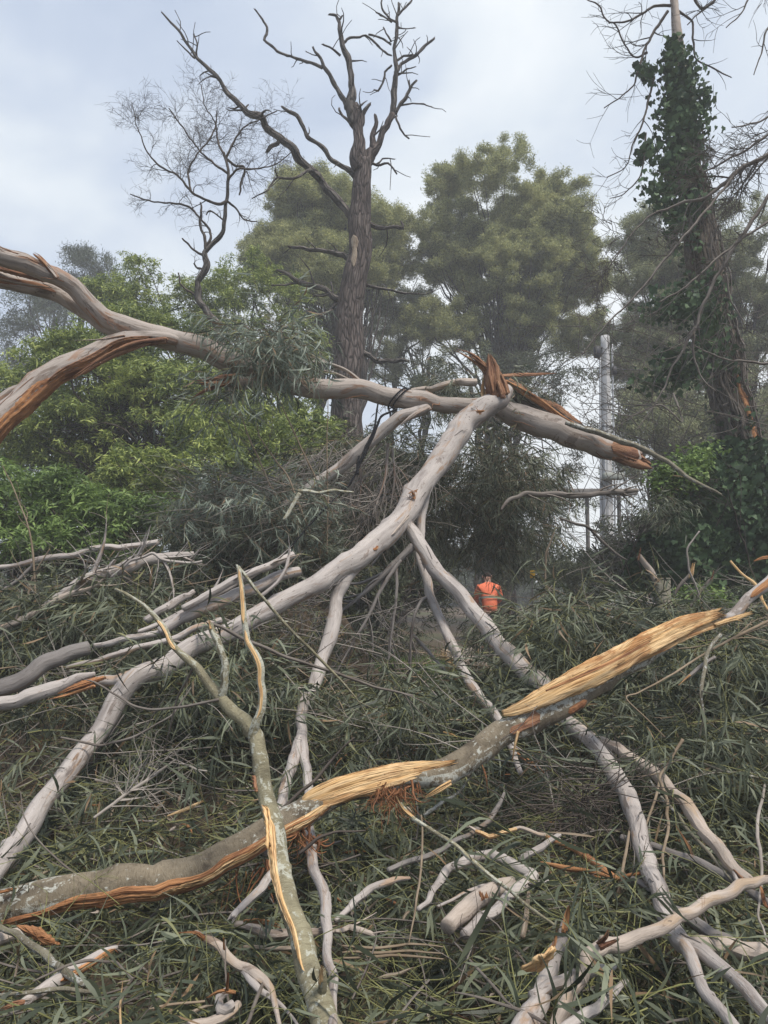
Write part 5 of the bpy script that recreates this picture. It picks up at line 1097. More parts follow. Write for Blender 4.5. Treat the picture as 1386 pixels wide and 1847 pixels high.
for k in range(400):   # bare hanging twigs in the curtain and over the left mound
    if k < 270: p0 = vol(1, 480, 800, 790, 930, 7.9, 8.8)[0]; d = (rng.normal(-0.5, 0.5), rng.normal(-.2, .3), rng.uniform(-0.9, -0.1))
    else: p0 = vol(1, 340, 700, 850, 990, 7.2, 8.2)[0]; d = (rng.normal(-0.9, 0.5), rng.normal(-.1, .3), rng.uniform(-0.5, 0.35))
    q = walk(p0, d, rng.uniform(0.4, 1.0), 6, 0.3, 0.06); tube(mb, q, np.linspace(0.005, 0.0016, len(q)), sides=4, cap=(False, False), step=0.2)
tw = build(mb, 'bare_twigs', 'twig_pale', FT); tw['kind'] = 'stuff'
# ================================================================== SPLINTERED LICHEN LOG
def thing(name, label, cat, pts, mat, group=None, m=0.14, free=False, amp=0.045, knots=4, wig=0.3, jag=0.0, tw=None, **k):
    """one fallen piece whose own mesh is its bark; returns (object, tube)"""
    q = pts if free else lie(pts, m+0.10); mb = MB()
    if free and sum(a[0] for a in pts)/len(pts) < 560 and 950 < sum(a[1] for a in pts)/len(pts) < 1300 and 5 < pts[0][2] < 7.3: q = [(a, b, d*0.94, w_) for a, b, d, w_ in pts]
    t = ptube(mb, q, amp=amp, knots=knots, wig=wig, jag=jag, **k)
    if tw:
        c = np.column_stack([t['p'], t['r']])[::2]; ramify(mb, c[:, :3], c[:, 3], tw[0], tw[1], tw[2] if len(tw) > 2 else 0, 0.4, 0.01, (0.4, 1.0), (0.2, 1.0), 0.5, 0, 0.002, 4)
    o = build(mb, name, mat, None, t['p'][0]); tag(o, label, cat, group); return o, t
def plate(name, label, cat, pts, d, mat, par=None, thick=0.012, group=None):
    """flat torn piece with a ragged outline traced in its own plane and a real thickness"""
    P0 = np.array([P(a, b, d+(dz if len(q) > 2 else 0)) for q in pts for a, b, dz in [(q[0], q[1], q[2] if len(q) > 2 else 0)]])
    R_ = []
    for i in range(len(P0)):
        a, b = P0[i], P0[(i+1) % len(P0)]; m = max(2, int(np.linalg.norm(b-a)/0.008))
        for k in range(m): R_.append(a+(b-a)*k/m+rng.normal(0, 0.0018, 3))
    R_ = np.array(R_); n = len(R_); c = R_.mean(0); mb = MB()
    ax = P0[len(P0)//2]-P0[0]; ax /= np.linalg.norm(ax); V = []
    for k, y in ((1.0, 0.0), (0.55, -thick*0.35), (0.0, -thick*0.5)):
        V.append(c+(R_-c)*k+np.array((0, y, 0))+rng.normal(0, 0.0012, (n, 3)))
    for k, y in ((1.0, thick), (0.0, thick*1.2)): V.append(c+(R_-c)*k+np.array((0, y, 0)))
    V = np.vstack(V); i = np.arange(n); j = (i+1) % n; F0 = []
    for l0, l1 in ((0, 1), (1, 2)): F0.append(np.stack([l0*n+i, l0*n+j, l1*n+j, l1*n+i], -1))
    F0.append(np.stack([3*n+i, 3*n+j, j, i], -1)); F0.append(np.stack([4*n+i, 4*n+j, 3*n+j, 3*n+i], -1))
    x = (V-c) @ ax; y = np.linalg.norm((V-c)-np.outer(x, ax), axis=1)*np.sign((V-c)[:, 2]-x*ax[2]); mb.add(V, np.vstack(F0), np.column_stack([y, x]))
    o = build(mb, name, mat, par, None if par else P0[0], smooth=False)
    if par is None: tag(o, label, cat, group)
    return o
def shard(name, label, cat, pts, mat, group=None, m=0.2, n=9, spread=0.5, flat=0.45):
    mb = MB(); splinter(mb, lie(pts, m+0.1), 0, n, spread, flat); o = build(mb, name, mat, None, lie(pts, m)[0] and P(*lie(pts, m+0.1)[0][:3]), smooth=False); tag(o, label, cat, group); return o
lg, tl = thing('splintered_log', 'thick lichen spotted log crossing the foreground, split open to pale orange wood', 'log',
    [(-120, 1660, 3.15, 96), (0, 1640, 3.2, 92), (100, 1617, 3.25, 90), (190, 1602, 3.3, 88), (280, 1592, 3.35, 88), (340, 1572, 3.4, 82), (400, 1545, 3.45, 78), (470, 1512, 3.5, 74), (530, 1478, 3.58, 74), (575, 1450, 3.65, 70), (630, 1425, 3.72, 56), (700, 1410, 3.8, 52), (760, 1398, 3.88, 62), (812, 1388, 3.95, 68), (860, 1360, 4.02, 66), (905, 1325, 4.1, 66), (960, 1297, 4.2, 64), (1030, 1262, 4.35, 60), (1095, 1228, 4.5, 50), (1160, 1192, 4.65, 36), (1215, 1162, 4.8, 16)], 'lichen_bark', free=True, amp=0.035, knots=26, wig=0.2, sides=28)
wound(lg, tl, 0.015, 0.40, [46, 38, 28, 26, 26, 26], [12, 20, 38, 34, 30, 26], 'wood_orange', 0.006, rough=0.3, nj=19)
wound(lg, tl, 0.20, 0.40, [26, 16, 14, 14], [6, 15, 21, 24], 'wood_pale', 0.007, rough=0.2, nj=15)
wound(lg, tl, 0.41, 0.475, [26, 16], [20, 30], 'wood_pale', 0.008, rough=0.4)
wound(lg, tl, 0.655, 0.705, [0, -20], [16, 30], 'wood_brown', 0.008, rough=0.5)
wound(lg, tl, 0.75, 0.785, [25, 10], [22, 10], 'wood_orange', 0.010, rough=0.4)
def slab(par, pts, mat, flat=0.45, fibre=0.02, name='exposed_wood', n=30, jag=0.05, facets=0.10):
    """torn face of a log: a flat faced strip with steps and ridges along the grain, a few shreds standing off its edges"""
    mb = MB(); p, r = pix(pts); t = tube(mb, p, r*0.93, sides=96, flat=flat, fibre=fibre, jag=jag, facets=facets, step=0.012, amp=0.02)
    N_ = len(t['p']); L = t['L'][-1]
    for k in range(n):
        i0 = rng.uniform(0, 0.93); i1 = min(1, i0+rng.uniform(0.04, 0.20)/max(L, 0.3)*1.2); idx = np.unique(np.linspace(i0*(N_-1), i1*(N_-1), 7).astype(int))
        if len(idx) < 3: continue
        a = rng.choice([-1, 1])*rng.uniform(1.15, 1.75) if rng.uniform() < 0.75 else rng.uniform(-1, 1)
        q = t['p'][idx]+t['r'][idx][:, None]*1.04*(math.cos(a)*flat*t['N'][idx]+math.sin(a)*t['B'][idx])
        q[-1] += t['B'][idx[-1]]*math.sin(a)*rng.uniform(0.0, 0.012)
        w0 = rng.uniform(0.001, 0.004); tube(mb, q, np.linspace(w0, w0*0.2, len(q)), sides=5, flat=0.6, fibre=0.15, step=0.03)
    return build(mb, name, mat, par, smooth=True)
slab(lg, [(546, 1452, 3.60, 18), (556, 1446, 3.60, 44), (575, 1438, 3.61, 58), (600, 1429, 3.63, 62), (640, 1416, 3.67, 62), (690, 1402, 3.73, 56), (730, 1393, 3.80, 48), (775, 1384, 3.86, 30), (812, 1376, 3.90, 8)], 'wood_pale', 0.45, n=46, jag=0.05, facets=0.15)
slab(lg, [(906, 1287, 4.08, 14), (925, 1282, 4.09, 26), (960, 1268, 4.12, 42), (1010, 1243, 4.19, 58), (1065, 1216, 4.30, 64), (1110, 1194, 4.38, 66), (1150, 1170, 4.47, 60), (1195, 1147, 4.6, 54), (1232, 1130, 4.7, 50), (1262, 1118, 4.78, 36), (1290, 1108, 4.86, 24)], 'wood_pale', 0.40, n=70, jag=0.12, facets=0.15)
slab(lg, [(1130, 1196, 4.48, 24), (1190, 1168, 4.6, 26), (1250, 1140, 4.76, 22), (1300, 1124, 4.9, 16), (1348, 1108, 5.0, 8)], 'wood_pale', 0.5, name='splinters', n=20, jag=0.07, facets=0.14)
slab(lg, [(985, 1246, 4.06, 5), (1050, 1218, 4.17, 8), (1120, 1186, 4.32, 6), (1170, 1158, 4.42, 4)], 'wood_orange', 0.5, name='splinters', n=4, jag=0.03, facets=0.2)
splin(lg, [[(1250, 1120, 4.75, 14), (1285, 1108, 4.85, 10), (1310, 1110, 4.9, 3)], [(1290, 1126, 4.85, 10), (1325, 1116, 4.95, 7), (1340, 1122, 4.98, 2)]], 'wood_pale', 'splinters', 5, 0.9)
splin(lg, [[(815, 1410, 3.86, 14), (795, 1422, 3.84, 10), (768, 1438, 3.82, 3)], [(935, 1320, 4.0, 8), (930, 1345, 3.98, 6), (925, 1372, 3.98, 3)]], 'wood_pale', 'splinters', 5, 0.7)
mb = MB()       # torn bark fibres hanging under the log
for (a, b, n_, ln) in ((690, 1420, 34, 0.17), (715, 1425, 44, 0.22), (540, 1490, 34, 0.20), (560, 1510, 20, 0.16), (470, 1560, 12, 0.18), (740, 1415, 20, 0.12), (430, 1570, 7, 0.3)):
    for k in range(n_):
        p0 = P(a+rng.normal(0, 9), b+rng.normal(0, 5), 3.58+(a-540)*0.0009+rng.normal(-0.02, 0.03)); q = walk(p0, (rng.normal(-0.1, 0.5), rng.normal(-.2, .3), -1), ln*rng.uniform(0.4, 1.15), 7, 0.8, 0.05)
        w0 = rng.choice([0.0015, 0.002, 0.004, 0.007], p=[.4, .3, .2, .1]); tube(mb, q, np.linspace(w0, w0*0.4, len(q)), sides=5, flat=0.35, cap=(False, False), step=0.02)
build(mb, 'torn_fibres', 'fibre', lg)
# ================================================================== FORKED GREEN BARKED POLE
fp, tf = thing('forked_branch', 'green barked forked branch standing upright across the lichen spotted log', 'branch',
    [(618, 1930, 2.15, 76), (590, 1850, 2.25, 70), (568, 1780, 2.35, 66), (545, 1710, 2.45, 60), (522, 1630, 2.58, 54), (502, 1545, 2.75, 49), (485, 1455, 2.9, 45), (472, 1380, 3.0, 42), (462, 1330, 3.06, 42), (440, 1300, 3.1, 36), (408, 1268, 3.15, 31), (375, 1228, 3.2, 25), (345, 1197, 3.24, 20), (322, 1175, 3.28, 17), (297, 1132, 3.32, 15), (262, 1094, 3.36, 11), (232, 1074, 3.4, 9), (208, 1062, 3.42, 6)], 'green_bark', free=True, knots=12, amp=0.035, wig=0.25, sides=22)
wound(fp, tf, 0.13, 0.405, [-4, -12, -18, -20, -14], [5, 13, 22, 30, 40], 'wood_pale', 0.006, rough=0.2, nj=19)
wound(fp, tf, 0.34, 0.42, [-20, -8], [10, 24], 'wood_pale', 0.016, rough=0.2, nj=11)
wound(fp, tf, 0.455, 0.485, [-40, -45], [10, 16], 'wood_brown', 0.008)
wound(fp, tf, 0.80, 0.875, [-10, -5], [30, 40], 'wood_pale', 0.003)
def arm(par, pts, mat='green_bark', name='fork', **k):
    mb = MB(); k.setdefault('amp', 0.045); k.setdefault('knots', 3); t = ptube(mb, pts, wig=0.2, **k); return build(mb, name, mat, par), t
a1, ta = arm(fp, [(458, 1335, 3.05, 28), (464, 1300, 3.04, 24), (474, 1250, 3.05, 22), (470, 1205, 3.06, 21), (455, 1170, 3.08, 18), (445, 1140, 3.1, 16), (440, 1100, 3.12, 15), (436, 1060, 3.14, 14), (432, 1030, 3.16, 12), (428, 1020, 3.17, 6)], jag=0.01)
wound(a1, ta, 0.12, 0.62, [-12, -14, -8], [18, 30, 36], 'wood_pale', 0.003, rough=0.2)
wound(a1, ta, 0.66, 0.97, [-10, 5, 0], [34, 40, 30], 'wood_pale', 0.003, rough=0.2)
a2, _ = arm(fp, [(398, 1258, 3.16, 22), (406, 1228, 3.15, 21), (408, 1200, 3.15, 20), (398, 1172, 3.16, 18), (385, 1145, 3.18, 17), (380, 1128, 3.19, 15)], jag=0.012)
splin(a2, [[(381, 1134, 3.17, 9), (378, 1122, 3.17, 3)]], 'wood_pale', 'splinters', 4, 0.8)
a3, _ = arm(fp, [(580, 1790, 2.3, 26), (584, 1765, 2.28, 20), (582, 1750, 2.27, 16)], jag=0.02, name='broken_stub')
splin(a3, [[(578, 1772, 2.26, 14), (580, 1745, 2.25, 6)]], 'wood_pale', 'splinters', 5, 0.7)
arm(fp, [(395, 1262, 3.14, 8), (330, 1275, 3.2, 7), (280, 1280, 3.3, 7), (240, 1272, 3.35, 6), (200, 1248, 3.4, 5), (170, 1230, 3.45, 4), (148, 1224, 3.5, 2)], 'twig_grey', 'side_twig')
arm(fp, [(350, 1202, 3.22, 6), (322, 1255, 3.3, 6), (308, 1310, 3.35, 5), (295, 1360, 3.4, 3)], 'twig_grey', 'side_twig')
# ================================================================== LOOSE STICKS AND LIMBS
GB = 'broken branches lying on the heap'
def br(label, pts, mat='gum_bark', m=0.10, cat='branch', group=GB, **k):
    return thing('broken_branch', label, cat, pts, mat, group, m, **k)
F_ = dict(free=True)
br('thin grey pole leaning from the snapped stub of the forked branch to the right', [(384, 1126, 3.9, 9), (420, 1142, 3.95, 10), (470, 1165, 4.0, 10), (540, 1192, 4.1, 9), (600, 1212, 4.2, 8), (680, 1240, 4.3, 7), (745, 1255, 4.4, 5)], 'twig_grey', **F_, tw=(6, 0.35))
br('slim grey green stick crossing behind the top of the forked branch', [(430, 1022, 3.6, 9), (465, 1068, 3.6, 9), (505, 1115, 3.65, 9), (555, 1165, 3.7, 8), (600, 1212, 3.75, 7), (645, 1262, 3.8, 4), (690, 1340, 3.9, 2)], 'green_bark', **F_, tw=(3, 0.25))
br('long pale stick slanting out of the left leafy bank under the green shrub', [(-40, 1030, 6.9, 12), (30, 1020, 7.0, 14), (100, 1005, 7.05, 16), (160, 992, 7.1, 17), (200, 987, 7.1, 16), (240, 984, 7.15, 16), (285, 978, 7.2, 16)], 'gum_bark', **F_, jag=0.02)
br('thin dark stick forking down below the long pale one at the left edge', [(62, 1018, 6.95, 10), (35, 1045, 6.9, 8), (0, 1068, 6.85, 7), (-30, 1085, 6.8, 6)], 'gum_bark_dull', **F_)
br('pale ragged limb running over the left leafy bank', [(-40, 1180, 6.4, 18), (20, 1138, 6.5, 20), (70, 1100, 6.6, 20), (125, 1065, 6.65, 26), (175, 1040, 6.7, 34), (230, 1022, 6.75, 32), (290, 1008, 6.85, 26), (350, 1000, 6.9, 16)], 'gum_bark', **F_, tw=(14, 0.5, 1))
br('crooked thin pale branch arching above the ragged limb', [(200, 1042, 6.5, 5), (235, 1012, 6.5, 7), (275, 998, 6.5, 8), (290, 1008, 6.5, 9), (325, 1014, 6.55, 8), (365, 1012, 6.6, 6)], 'gum_bark', **F_, tw=(6, 0.4))
br('short thick pale log end above the long front limb', [(262, 1120, 6.2, 22), (300, 1098, 6.25, 24), (335, 1076, 6.35, 20), (350, 1066, 6.4, 12)], 'gum_bark', **F_, jag=0.03)
br('pale limb on top of the stack running up toward the left mound', [(330, 1098, 5.9, 18), (400, 1060, 6.0, 22), (460, 1030, 6.1, 22), (530, 1000, 6.3, 18)], 'gum_bark', **F_, tw=(4, 0.3))
br('long slender pale limb at the lowest of the stack behind the front limb', [(120, 1205, 5.6, 12), (220, 1178, 5.7, 16), (320, 1150, 5.8, 18), (400, 1118, 5.9, 16)], 'gum_bark', **F_, tw=(4, 0.3))
br('weathered limb lying flat along the ragged limb at the left', [(-40, 1150, 6.3, 14), (40, 1118, 6.4, 16), (110, 1078, 6.5, 16), (180, 1052, 6.6, 12)], 'gum_bark_tan', **F_, tw=(5, 0.3))
br('slim pale limb lying between two thicker ones above the front limb', [(250, 1140, 6.0, 13), (320, 1110, 6.1, 14), (385, 1075, 6.2, 16), (430, 1050, 6.3, 16), (470, 1030, 6.4, 10)], 'gum_bark', **F_)
br('thick pale limb running parallel just above the long front limb', [(290, 1140, 5.9, 30), (350, 1108, 6.0, 36), (410, 1080, 6.1, 34), (470, 1055, 6.2, 30), (540, 1030, 6.4, 26)], 'gum_bark', **F_, amp=0.06)
br('pale slim limb showing through leaves behind the left mound', [(170, 1165, 5.9, 14), (230, 1152, 5.9, 17), (290, 1140, 5.95, 17), (330, 1120, 6.0, 10)], 'gum_bark', **F_)
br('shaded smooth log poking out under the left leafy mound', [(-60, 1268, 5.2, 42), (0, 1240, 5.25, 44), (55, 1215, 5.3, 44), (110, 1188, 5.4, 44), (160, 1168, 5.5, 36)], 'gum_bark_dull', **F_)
br('little pale forked twig rising behind the front limb', [(470, 1075, 5.9, 10), (500, 1052, 5.95, 10), (518, 1022, 6.0, 10), (523, 990, 6.05, 6)], 'gum_bark', **F_, tw=(3, 0.2))
br('thin crooked green stick with a pale cut end hanging near the black rope', [(538, 886, 6.9, 12), (575, 890, 6.9, 9), (605, 884, 6.9, 9), (638, 888, 6.9, 6)], 'green_bark', **F_)
br('short green stub with a cut end beside the crooked green stick', [(541, 890, 6.88, 12), (528, 912, 6.85, 11), (512, 938, 6.8, 10)], 'green_bark', **F_)
br('bowed dull limb lying level right of the hanging gum leaves', [(904, 920, 6.9, 6), (920, 900, 6.95, 11), (950, 890, 7.0, 13), (1000, 890, 7.05, 15), (1060, 893, 7.1, 16), (1110, 888, 7.2, 14), (1150, 884, 7.3, 10)], 'twig_grey', **F_, tw=(10, 0.4))
br('long mossy stick leaning on the broken trunk end, torn at its tip', [(1020, 762, 7.75, 12), (1070, 778, 7.7, 16), (1120, 795, 7.65, 17), (1170, 815, 7.6, 15), (1220, 845, 7.5, 13), (1262, 872, 7.45, 10), (1302, 892, 7.4, 5)], 'mossy_stick', **F_, jag=0.02)
for lab, q in (('thin dark twig arching down through the gap by the pole', [(1010, 935, 8.0, 6), (1060, 950, 8.0, 8), (1095, 985, 8.0, 8), (1130, 1010, 8.0, 5)]),
               ('tan snapped branch end rising beside the old square post', [(1152, 1002, 8.1, 14), (1175, 1030, 8.1, 17), (1190, 1058, 8.05, 17), (1215, 1100, 8.0, 13)]),
               ('small broken stick tipped with pale wood right of the old square post', [(1215, 1075, 7.8, 8), (1232, 1050, 7.8, 9), (1250, 1030, 7.8, 9)]),
               ('thin stick with a knobbly torn head right of the old square post', [(1245, 1095, 7.8, 7), (1265, 1065, 7.8, 8), (1285, 1042, 7.8, 9)])):
    o_, _ = br(lab, q, 'gum_bark_tan' if 'tan' in lab else 'twig_grey', **F_, jag=0.02, tw=(3, 0.3))
    e = q[0] if q[0][1] < q[-1][1] else q[-1]
    if 'dark' not in lab: splin(o_, [[(e[0], e[1]+6, e[2]-.03, 12), (e[0]+4, e[1]-14, e[2]-.03, 4)]], 'wood_pale' if 'pale' in lab else 'wood_brown', 'splinters', 4, 0.8)
for q in ([(1140, 590+420, 7.6, 5), (1125, 1040, 7.6, 5)],): pass
br('thin green stick with one torn pale end across the right bank', [(1318, 1012, 6.2, 6), (1345, 1040, 6.1, 7), (1370, 1065, 6.0, 10), (1385, 1100, 5.9, 6)], 'wood_pale', **F_)
o_, t_ = br('grey limb with an orange wound at the right edge above the pale split wood', [(1310, 1118, 5.3, 24), (1345, 1085, 5.35, 28), (1386, 1052, 5.4, 30), (1440, 1010, 5.5, 32)], 'gum_bark', **F_)
wound(o_, t_, 0.3, 0.95, [-10, -20], [30, 45], 'wood_orange', 0.006)
br('long fine bent twig rising before the ivy at the right', [(1262, 1075, 6.6, 4), (1244, 1030, 6.6, 5), (1240, 990, 6.6, 5), (1262, 958, 6.6, 4)], 'twig_pale', **F_)
br('thin arching twig hanging at the centre of the clearing', [(1000, 960, 7.2, 4), (985, 1000, 7.2, 6), (984, 1050, 7.2, 5), (983, 1075, 7.2, 4)], 'twig_tan', **F_, tw=(3, 0.3))
br('slim stick behind the right leg of the fallen gum', [(745, 1145, 6.5, 9), (790, 1195, 6.3, 10), (840, 1260, 6.0, 12), (885, 1320, 5.7, 10)], 'gum_bark_dull', **F_)
o_, t_ = br('snapped slim branch with orange end below the lichen spotted log', [(905, 1335, 4.9, 16), (935, 1360, 4.75, 15), (965, 1382, 4.65, 14), (992, 1402, 4.6, 9)], 'gum_bark', **F_, jag=0.03)
wound(o_, t_, 0.25, 0.99, [-30, -10], [30, 50], 'wood_orange', 0.004)
# right side
br('long curved tan limb sweeping up from the bottom to the right edge', [(985, 1900, 2.3, 44), (1005, 1845, 2.38, 40), (1030, 1785, 2.45, 38), (1062, 1730, 2.52, 38), (1095, 1704, 2.56, 38), (1150, 1688, 2.6, 32), (1205, 1668, 2.68, 32), (1250, 1645, 2.76, 30), (1295, 1618, 2.84, 30), (1335, 1597, 2.92, 28), (1380, 1588, 2.98, 20), (1440, 1588, 3.05, 18)], 'gum_bark_tan', **F_, knots=16, sides=20)
lastlimb = bpy.data.objects[[o.name for o in bpy.data.objects if o.name.startswith('broken_branch')][-1]]
lastlimb = [o for o in bpy.data.objects if o.get('label', '').startswith('long curved tan limb')][0]
splin(lastlimb, [[(1080, 1700, 2.5, 22), (1092, 1688, 2.48, 12), (1098, 1676, 2.48, 5)], [(1085, 1708, 2.48, 18), (1118, 1694, 2.5, 6)]], 'wood_brown', 'splinters', 5, 0.8)
arm(lastlimb, [(1092, 1712, 2.56, 20), (1084, 1700, 2.53, 18), (1086, 1690, 2.5, 12)], 'gum_bark_tan', 'broken_stub', jag=0.01)
br('thick smooth log running off the right edge under the splayed leg', [(1250, 1700, 3.35, 34), (1290, 1708, 3.3, 42), (1340, 1712, 3.25, 46), (1390, 1716, 3.2, 50), (1450, 1722, 3.15, 54)], 'gum_bark_tan', m=0.05)
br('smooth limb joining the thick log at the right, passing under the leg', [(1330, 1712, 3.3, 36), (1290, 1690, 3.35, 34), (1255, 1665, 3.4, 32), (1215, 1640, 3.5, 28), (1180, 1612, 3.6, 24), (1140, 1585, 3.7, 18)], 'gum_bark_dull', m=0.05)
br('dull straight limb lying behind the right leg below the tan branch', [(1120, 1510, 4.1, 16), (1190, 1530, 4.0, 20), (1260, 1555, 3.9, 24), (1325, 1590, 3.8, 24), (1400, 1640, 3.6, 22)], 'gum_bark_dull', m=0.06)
br('lichen flecked stick crossing under the upper right limb', [(1150, 1380, 4.6, 6), (1195, 1440, 4.5, 9), (1240, 1495, 4.35, 10), (1290, 1552, 4.2, 9), (1330, 1600, 4.0, 5)], 'mossy_stick', m=0.10)
br('thin forked bare twig standing before the two right legs', [(1232, 1334, 4.4, 9), (1212, 1368, 4.35, 8), (1192, 1398, 4.3, 8), (1182, 1440, 4.25, 7), (1166, 1488, 4.2, 5)], 'twig_tan', m=0.16, tw=(2, 0.2))
br('second thin bare twig bending down beside the right leg', [(1190, 1405, 4.25, 7), (1205, 1450, 4.2, 8), (1206, 1490, 4.15, 8), (1196, 1540, 4.1, 7), (1200, 1600, 4.0, 5), (1215, 1660, 3.9, 4)], 'twig_tan', m=0.16, tw=(3, 0.2))
br('pale bark twig hanging down along the right edge', [(1380, 1415, 4.4, 6), (1370, 1460, 4.3, 8), (1367, 1510, 4.2, 9), (1375, 1580, 4.1, 7), (1368, 1650, 3.7, 6), (1384, 1700, 3.5, 5)], 'twig_pale', m=0.2)
br('long thin green twig curving over the dark right bank', [(1265, 1375, 4.8, 5), (1310, 1392, 4.75, 7), (1360, 1402, 4.7, 8), (1420, 1408, 4.7, 8)], 'mossy_stick', m=0.2, tw=(3, 0.3))
br('long straight thin stem crossing the right bank under the split wood', [(1200, 1330, 4.4, 3), (1130, 1260, 4.45, 4), (1180, 1235, 4.6, 5), (1270, 1180, 4.9, 6), (1386, 1120, 5.2, 8)], 'twig_tan', **F_, tw=(6, 0.4))
br('lichen coated twig dropping from under the pale split wood', [(1300, 1145, 4.9, 10), (1275, 1185, 4.75, 11), (1265, 1240, 4.6, 10), (1270, 1290, 4.5, 6), (1262, 1330, 4.5, 5)], 'mossy_stick', **F_, tw=(3, 0.25))
o_, _ = br('small sideways stick with an orange snapped end under the split wood', [(1290, 1185, 4.85, 9), (1260, 1205, 4.8, 11), (1232, 1228, 4.75, 8)], 'gum_bark_dull', **F_, jag=0.02)
splin(o_, [[(1245, 1218, 4.74, 9), (1224, 1236, 4.72, 3)]], 'wood_pale', 'splinters', 4, 0.6)
# fan of bare twigs before the right leg
o_, t_ = br('fan of bare drooping twigs spreading in front of the right leg', [(1135, 1500, 3.9, 6), (1130, 1535, 3.85, 8), (1122, 1575, 3.8, 8)], 'twig_tan', m=0.15)
mb = MB()
for k in range(26):
    q = walk(P(1120+rng.normal(0, 4), 1572, 3.6), (rng.normal(0, 0.5), rng.normal(-.2, .2), -1), rng.uniform(0.15, 0.42), 6, 0.35, 0.0); r = np.linspace(0.0035, 0.0012, len(q)); tube(mb, q, r, sides=4, step=0.05); ramify(mb, q, r, 3, 0.1, 0, 0.3, 0, mi=0, rmin=0.001)
x_ = build(mb, 'twigs', 'twig_tan', o_); x_['kind'] = 'stuff'
# centre of the heap
o_, _ = br('long thin straight green stick with a torn pale end under the lichen spotted log', [(722, 1450, 3.5, 12), (745, 1476, 3.45, 11), (790, 1505, 3.4, 11), (845, 1545, 3.3, 11), (900, 1592, 3.2, 10), (950, 1632, 3.12, 9), (1000, 1668, 3.05, 7)], 'green_bark', m=0.22)
splin(o_, [[(745, 1474, 3.45, 12), (728, 1458, 3.45, 10), (715, 1436, 3.45, 3)]], 'wood_pale', 'splinters', 3, 0.4)
o_, _ = br('bent orange stick stripped of bark right of the straight green stick', [(985, 1508, 3.7, 9), (1020, 1525, 3.7, 16), (1060, 1548, 3.65, 18), (1090, 1568, 3.62, 17), (1115, 1585, 3.6, 10)], 'wood_orange', m=0.14, fibre=0.08)
o_, _ = br('flat orange splinter lying under the bent orange stick', [(975, 1556, 3.6, 6), (1010, 1563, 3.58, 13), (1060, 1572, 3.56, 12), (1110, 1585, 3.54, 6), (1170, 1572, 3.5, 8), (1185, 1578, 3.5, 3)], 'wood_orange', m=0.14, flat=0.4, fibre=0.15)
br('bent stick with peeled cream elbow lying above the tangle', [(846, 1490, 3.8, 4), (862, 1502, 3.8, 10), (882, 1510, 3.8, 12), (905, 1502, 3.8, 12), (938, 1494, 3.8, 11), (975, 1506, 3.75, 12), (1010, 1516, 3.7, 12)], 'gum_bark_tan', m=0.14)
wp = [o for o in bpy.data.objects if o.get('label', '').startswith('bent stick with peeled')][0]
o2, t2_ = arm(wp, [(858, 1499, 3.72-.1, 9), (882, 1509, 3.6, 12), (908, 1501, 3.6, 11), (932, 1495, 3.62, 8)], 'wood_pale', 'peeled_wood')
br('short thick pale log stump end with a round knot, centre of the tangle', [(808, 1672, 3.2, 40), (832, 1648, 3.22, 48), (862, 1622, 3.28, 46), (895, 1604, 3.35, 40), (925, 1592, 3.4, 32)], 'gum_bark_tan', m=0.13, knots=8, jag=0.01)
kn = [o for o in bpy.data.objects if o.get('label', '').startswith('short thick pale log')][0]
splin(kn, [[(872, 1622, 3.12, 20), (868, 1612, 3.1, 14)]], 'wood_orange', 'splinters', 5, 0.9)
br('smooth curved limb coming down through the tangle to a snapped end', [(838, 1686, 3.05, 26), (870, 1655, 3.12, 26), (905, 1632, 3.2, 28), (940, 1600, 3.3, 32), (962, 1578, 3.35, 30), (930, 1562, 3.45, 30), (890, 1545, 3.55, 30)], 'gum_bark', m=0.09)
br('smooth limb dropping left behind the straight green stick', [(893, 1542, 3.6, 30), (850, 1548, 3.62, 28), (812, 1568, 3.6, 24), (780, 1605, 3.55, 18), (755, 1640, 3.45, 12)], 'gum_bark', m=0.10)
br('slim grey limb slanting from the tangle up to the right', [(938, 1552, 3.5, 16), (958, 1538, 3.5, 18), (985, 1522, 3.55, 16), (1010, 1505, 3.6, 12)], 'gum_bark', m=0.10)
br('long dull limb passing behind the tangle toward the lichen spotted log', [(700, 1570, 3.7, 14), (760, 1548, 3.75, 16), (800, 1530, 3.8, 14), (850, 1505, 3.9, 13), (890, 1468, 4.0, 14), (910, 1430, 4.1, 7)], 'gum_bark_dull', m=0.10)
br('pair of thin curved sticks end left of the knotty log', [(790, 1635, 3.3, 7), (830, 1615, 3.32, 9), (870, 1598, 3.34, 10), (915, 1588, 3.36, 10), (990, 1590, 3.4, 9)], 'gum_bark', m=0.09)
br('bleached short stick pointing down beside the bare soil', [(954, 1610, 3.25, 10), (950, 1650, 3.15, 13), (943, 1690, 3.05, 14)], 'wood_grey', m=0.09)
o_, t_ = br('stout grey limb rising from the bottom beside the curved tan limb', [(930, 1880, 2.5, 60), (955, 1835, 2.58, 56), (978, 1785, 2.68, 46), (997, 1740, 2.78, 40), (1012, 1700, 2.9, 32), (1022, 1660, 3.0, 22)], 'gum_bark', m=0.06, knots=8)
splin(o_, [[(1018, 1680, 2.85, 22), (1022, 1655, 2.85, 14), (1026, 1635, 2.85, 4)]], 'wood_orange', 'splinters', 6, 0.7)
br('smooth limb lying under the curved tan limb near the bottom', [(960, 1798, 2.75, 30), (1000, 1778, 2.76, 34), (1040, 1762, 2.8, 32), (1080, 1748, 2.85, 28), (1110, 1742, 2.9, 14)], 'gum_bark', m=0.09)
br('smooth limb curving out at the bottom right of the curved tan limb', [(1000, 1870, 2.45, 28), (1040, 1838, 2.5, 28), (1075, 1818, 2.56, 26), (1105, 1795, 2.62, 20), (1130, 1770, 2.7, 14)], 'gum_bark', m=0.07)
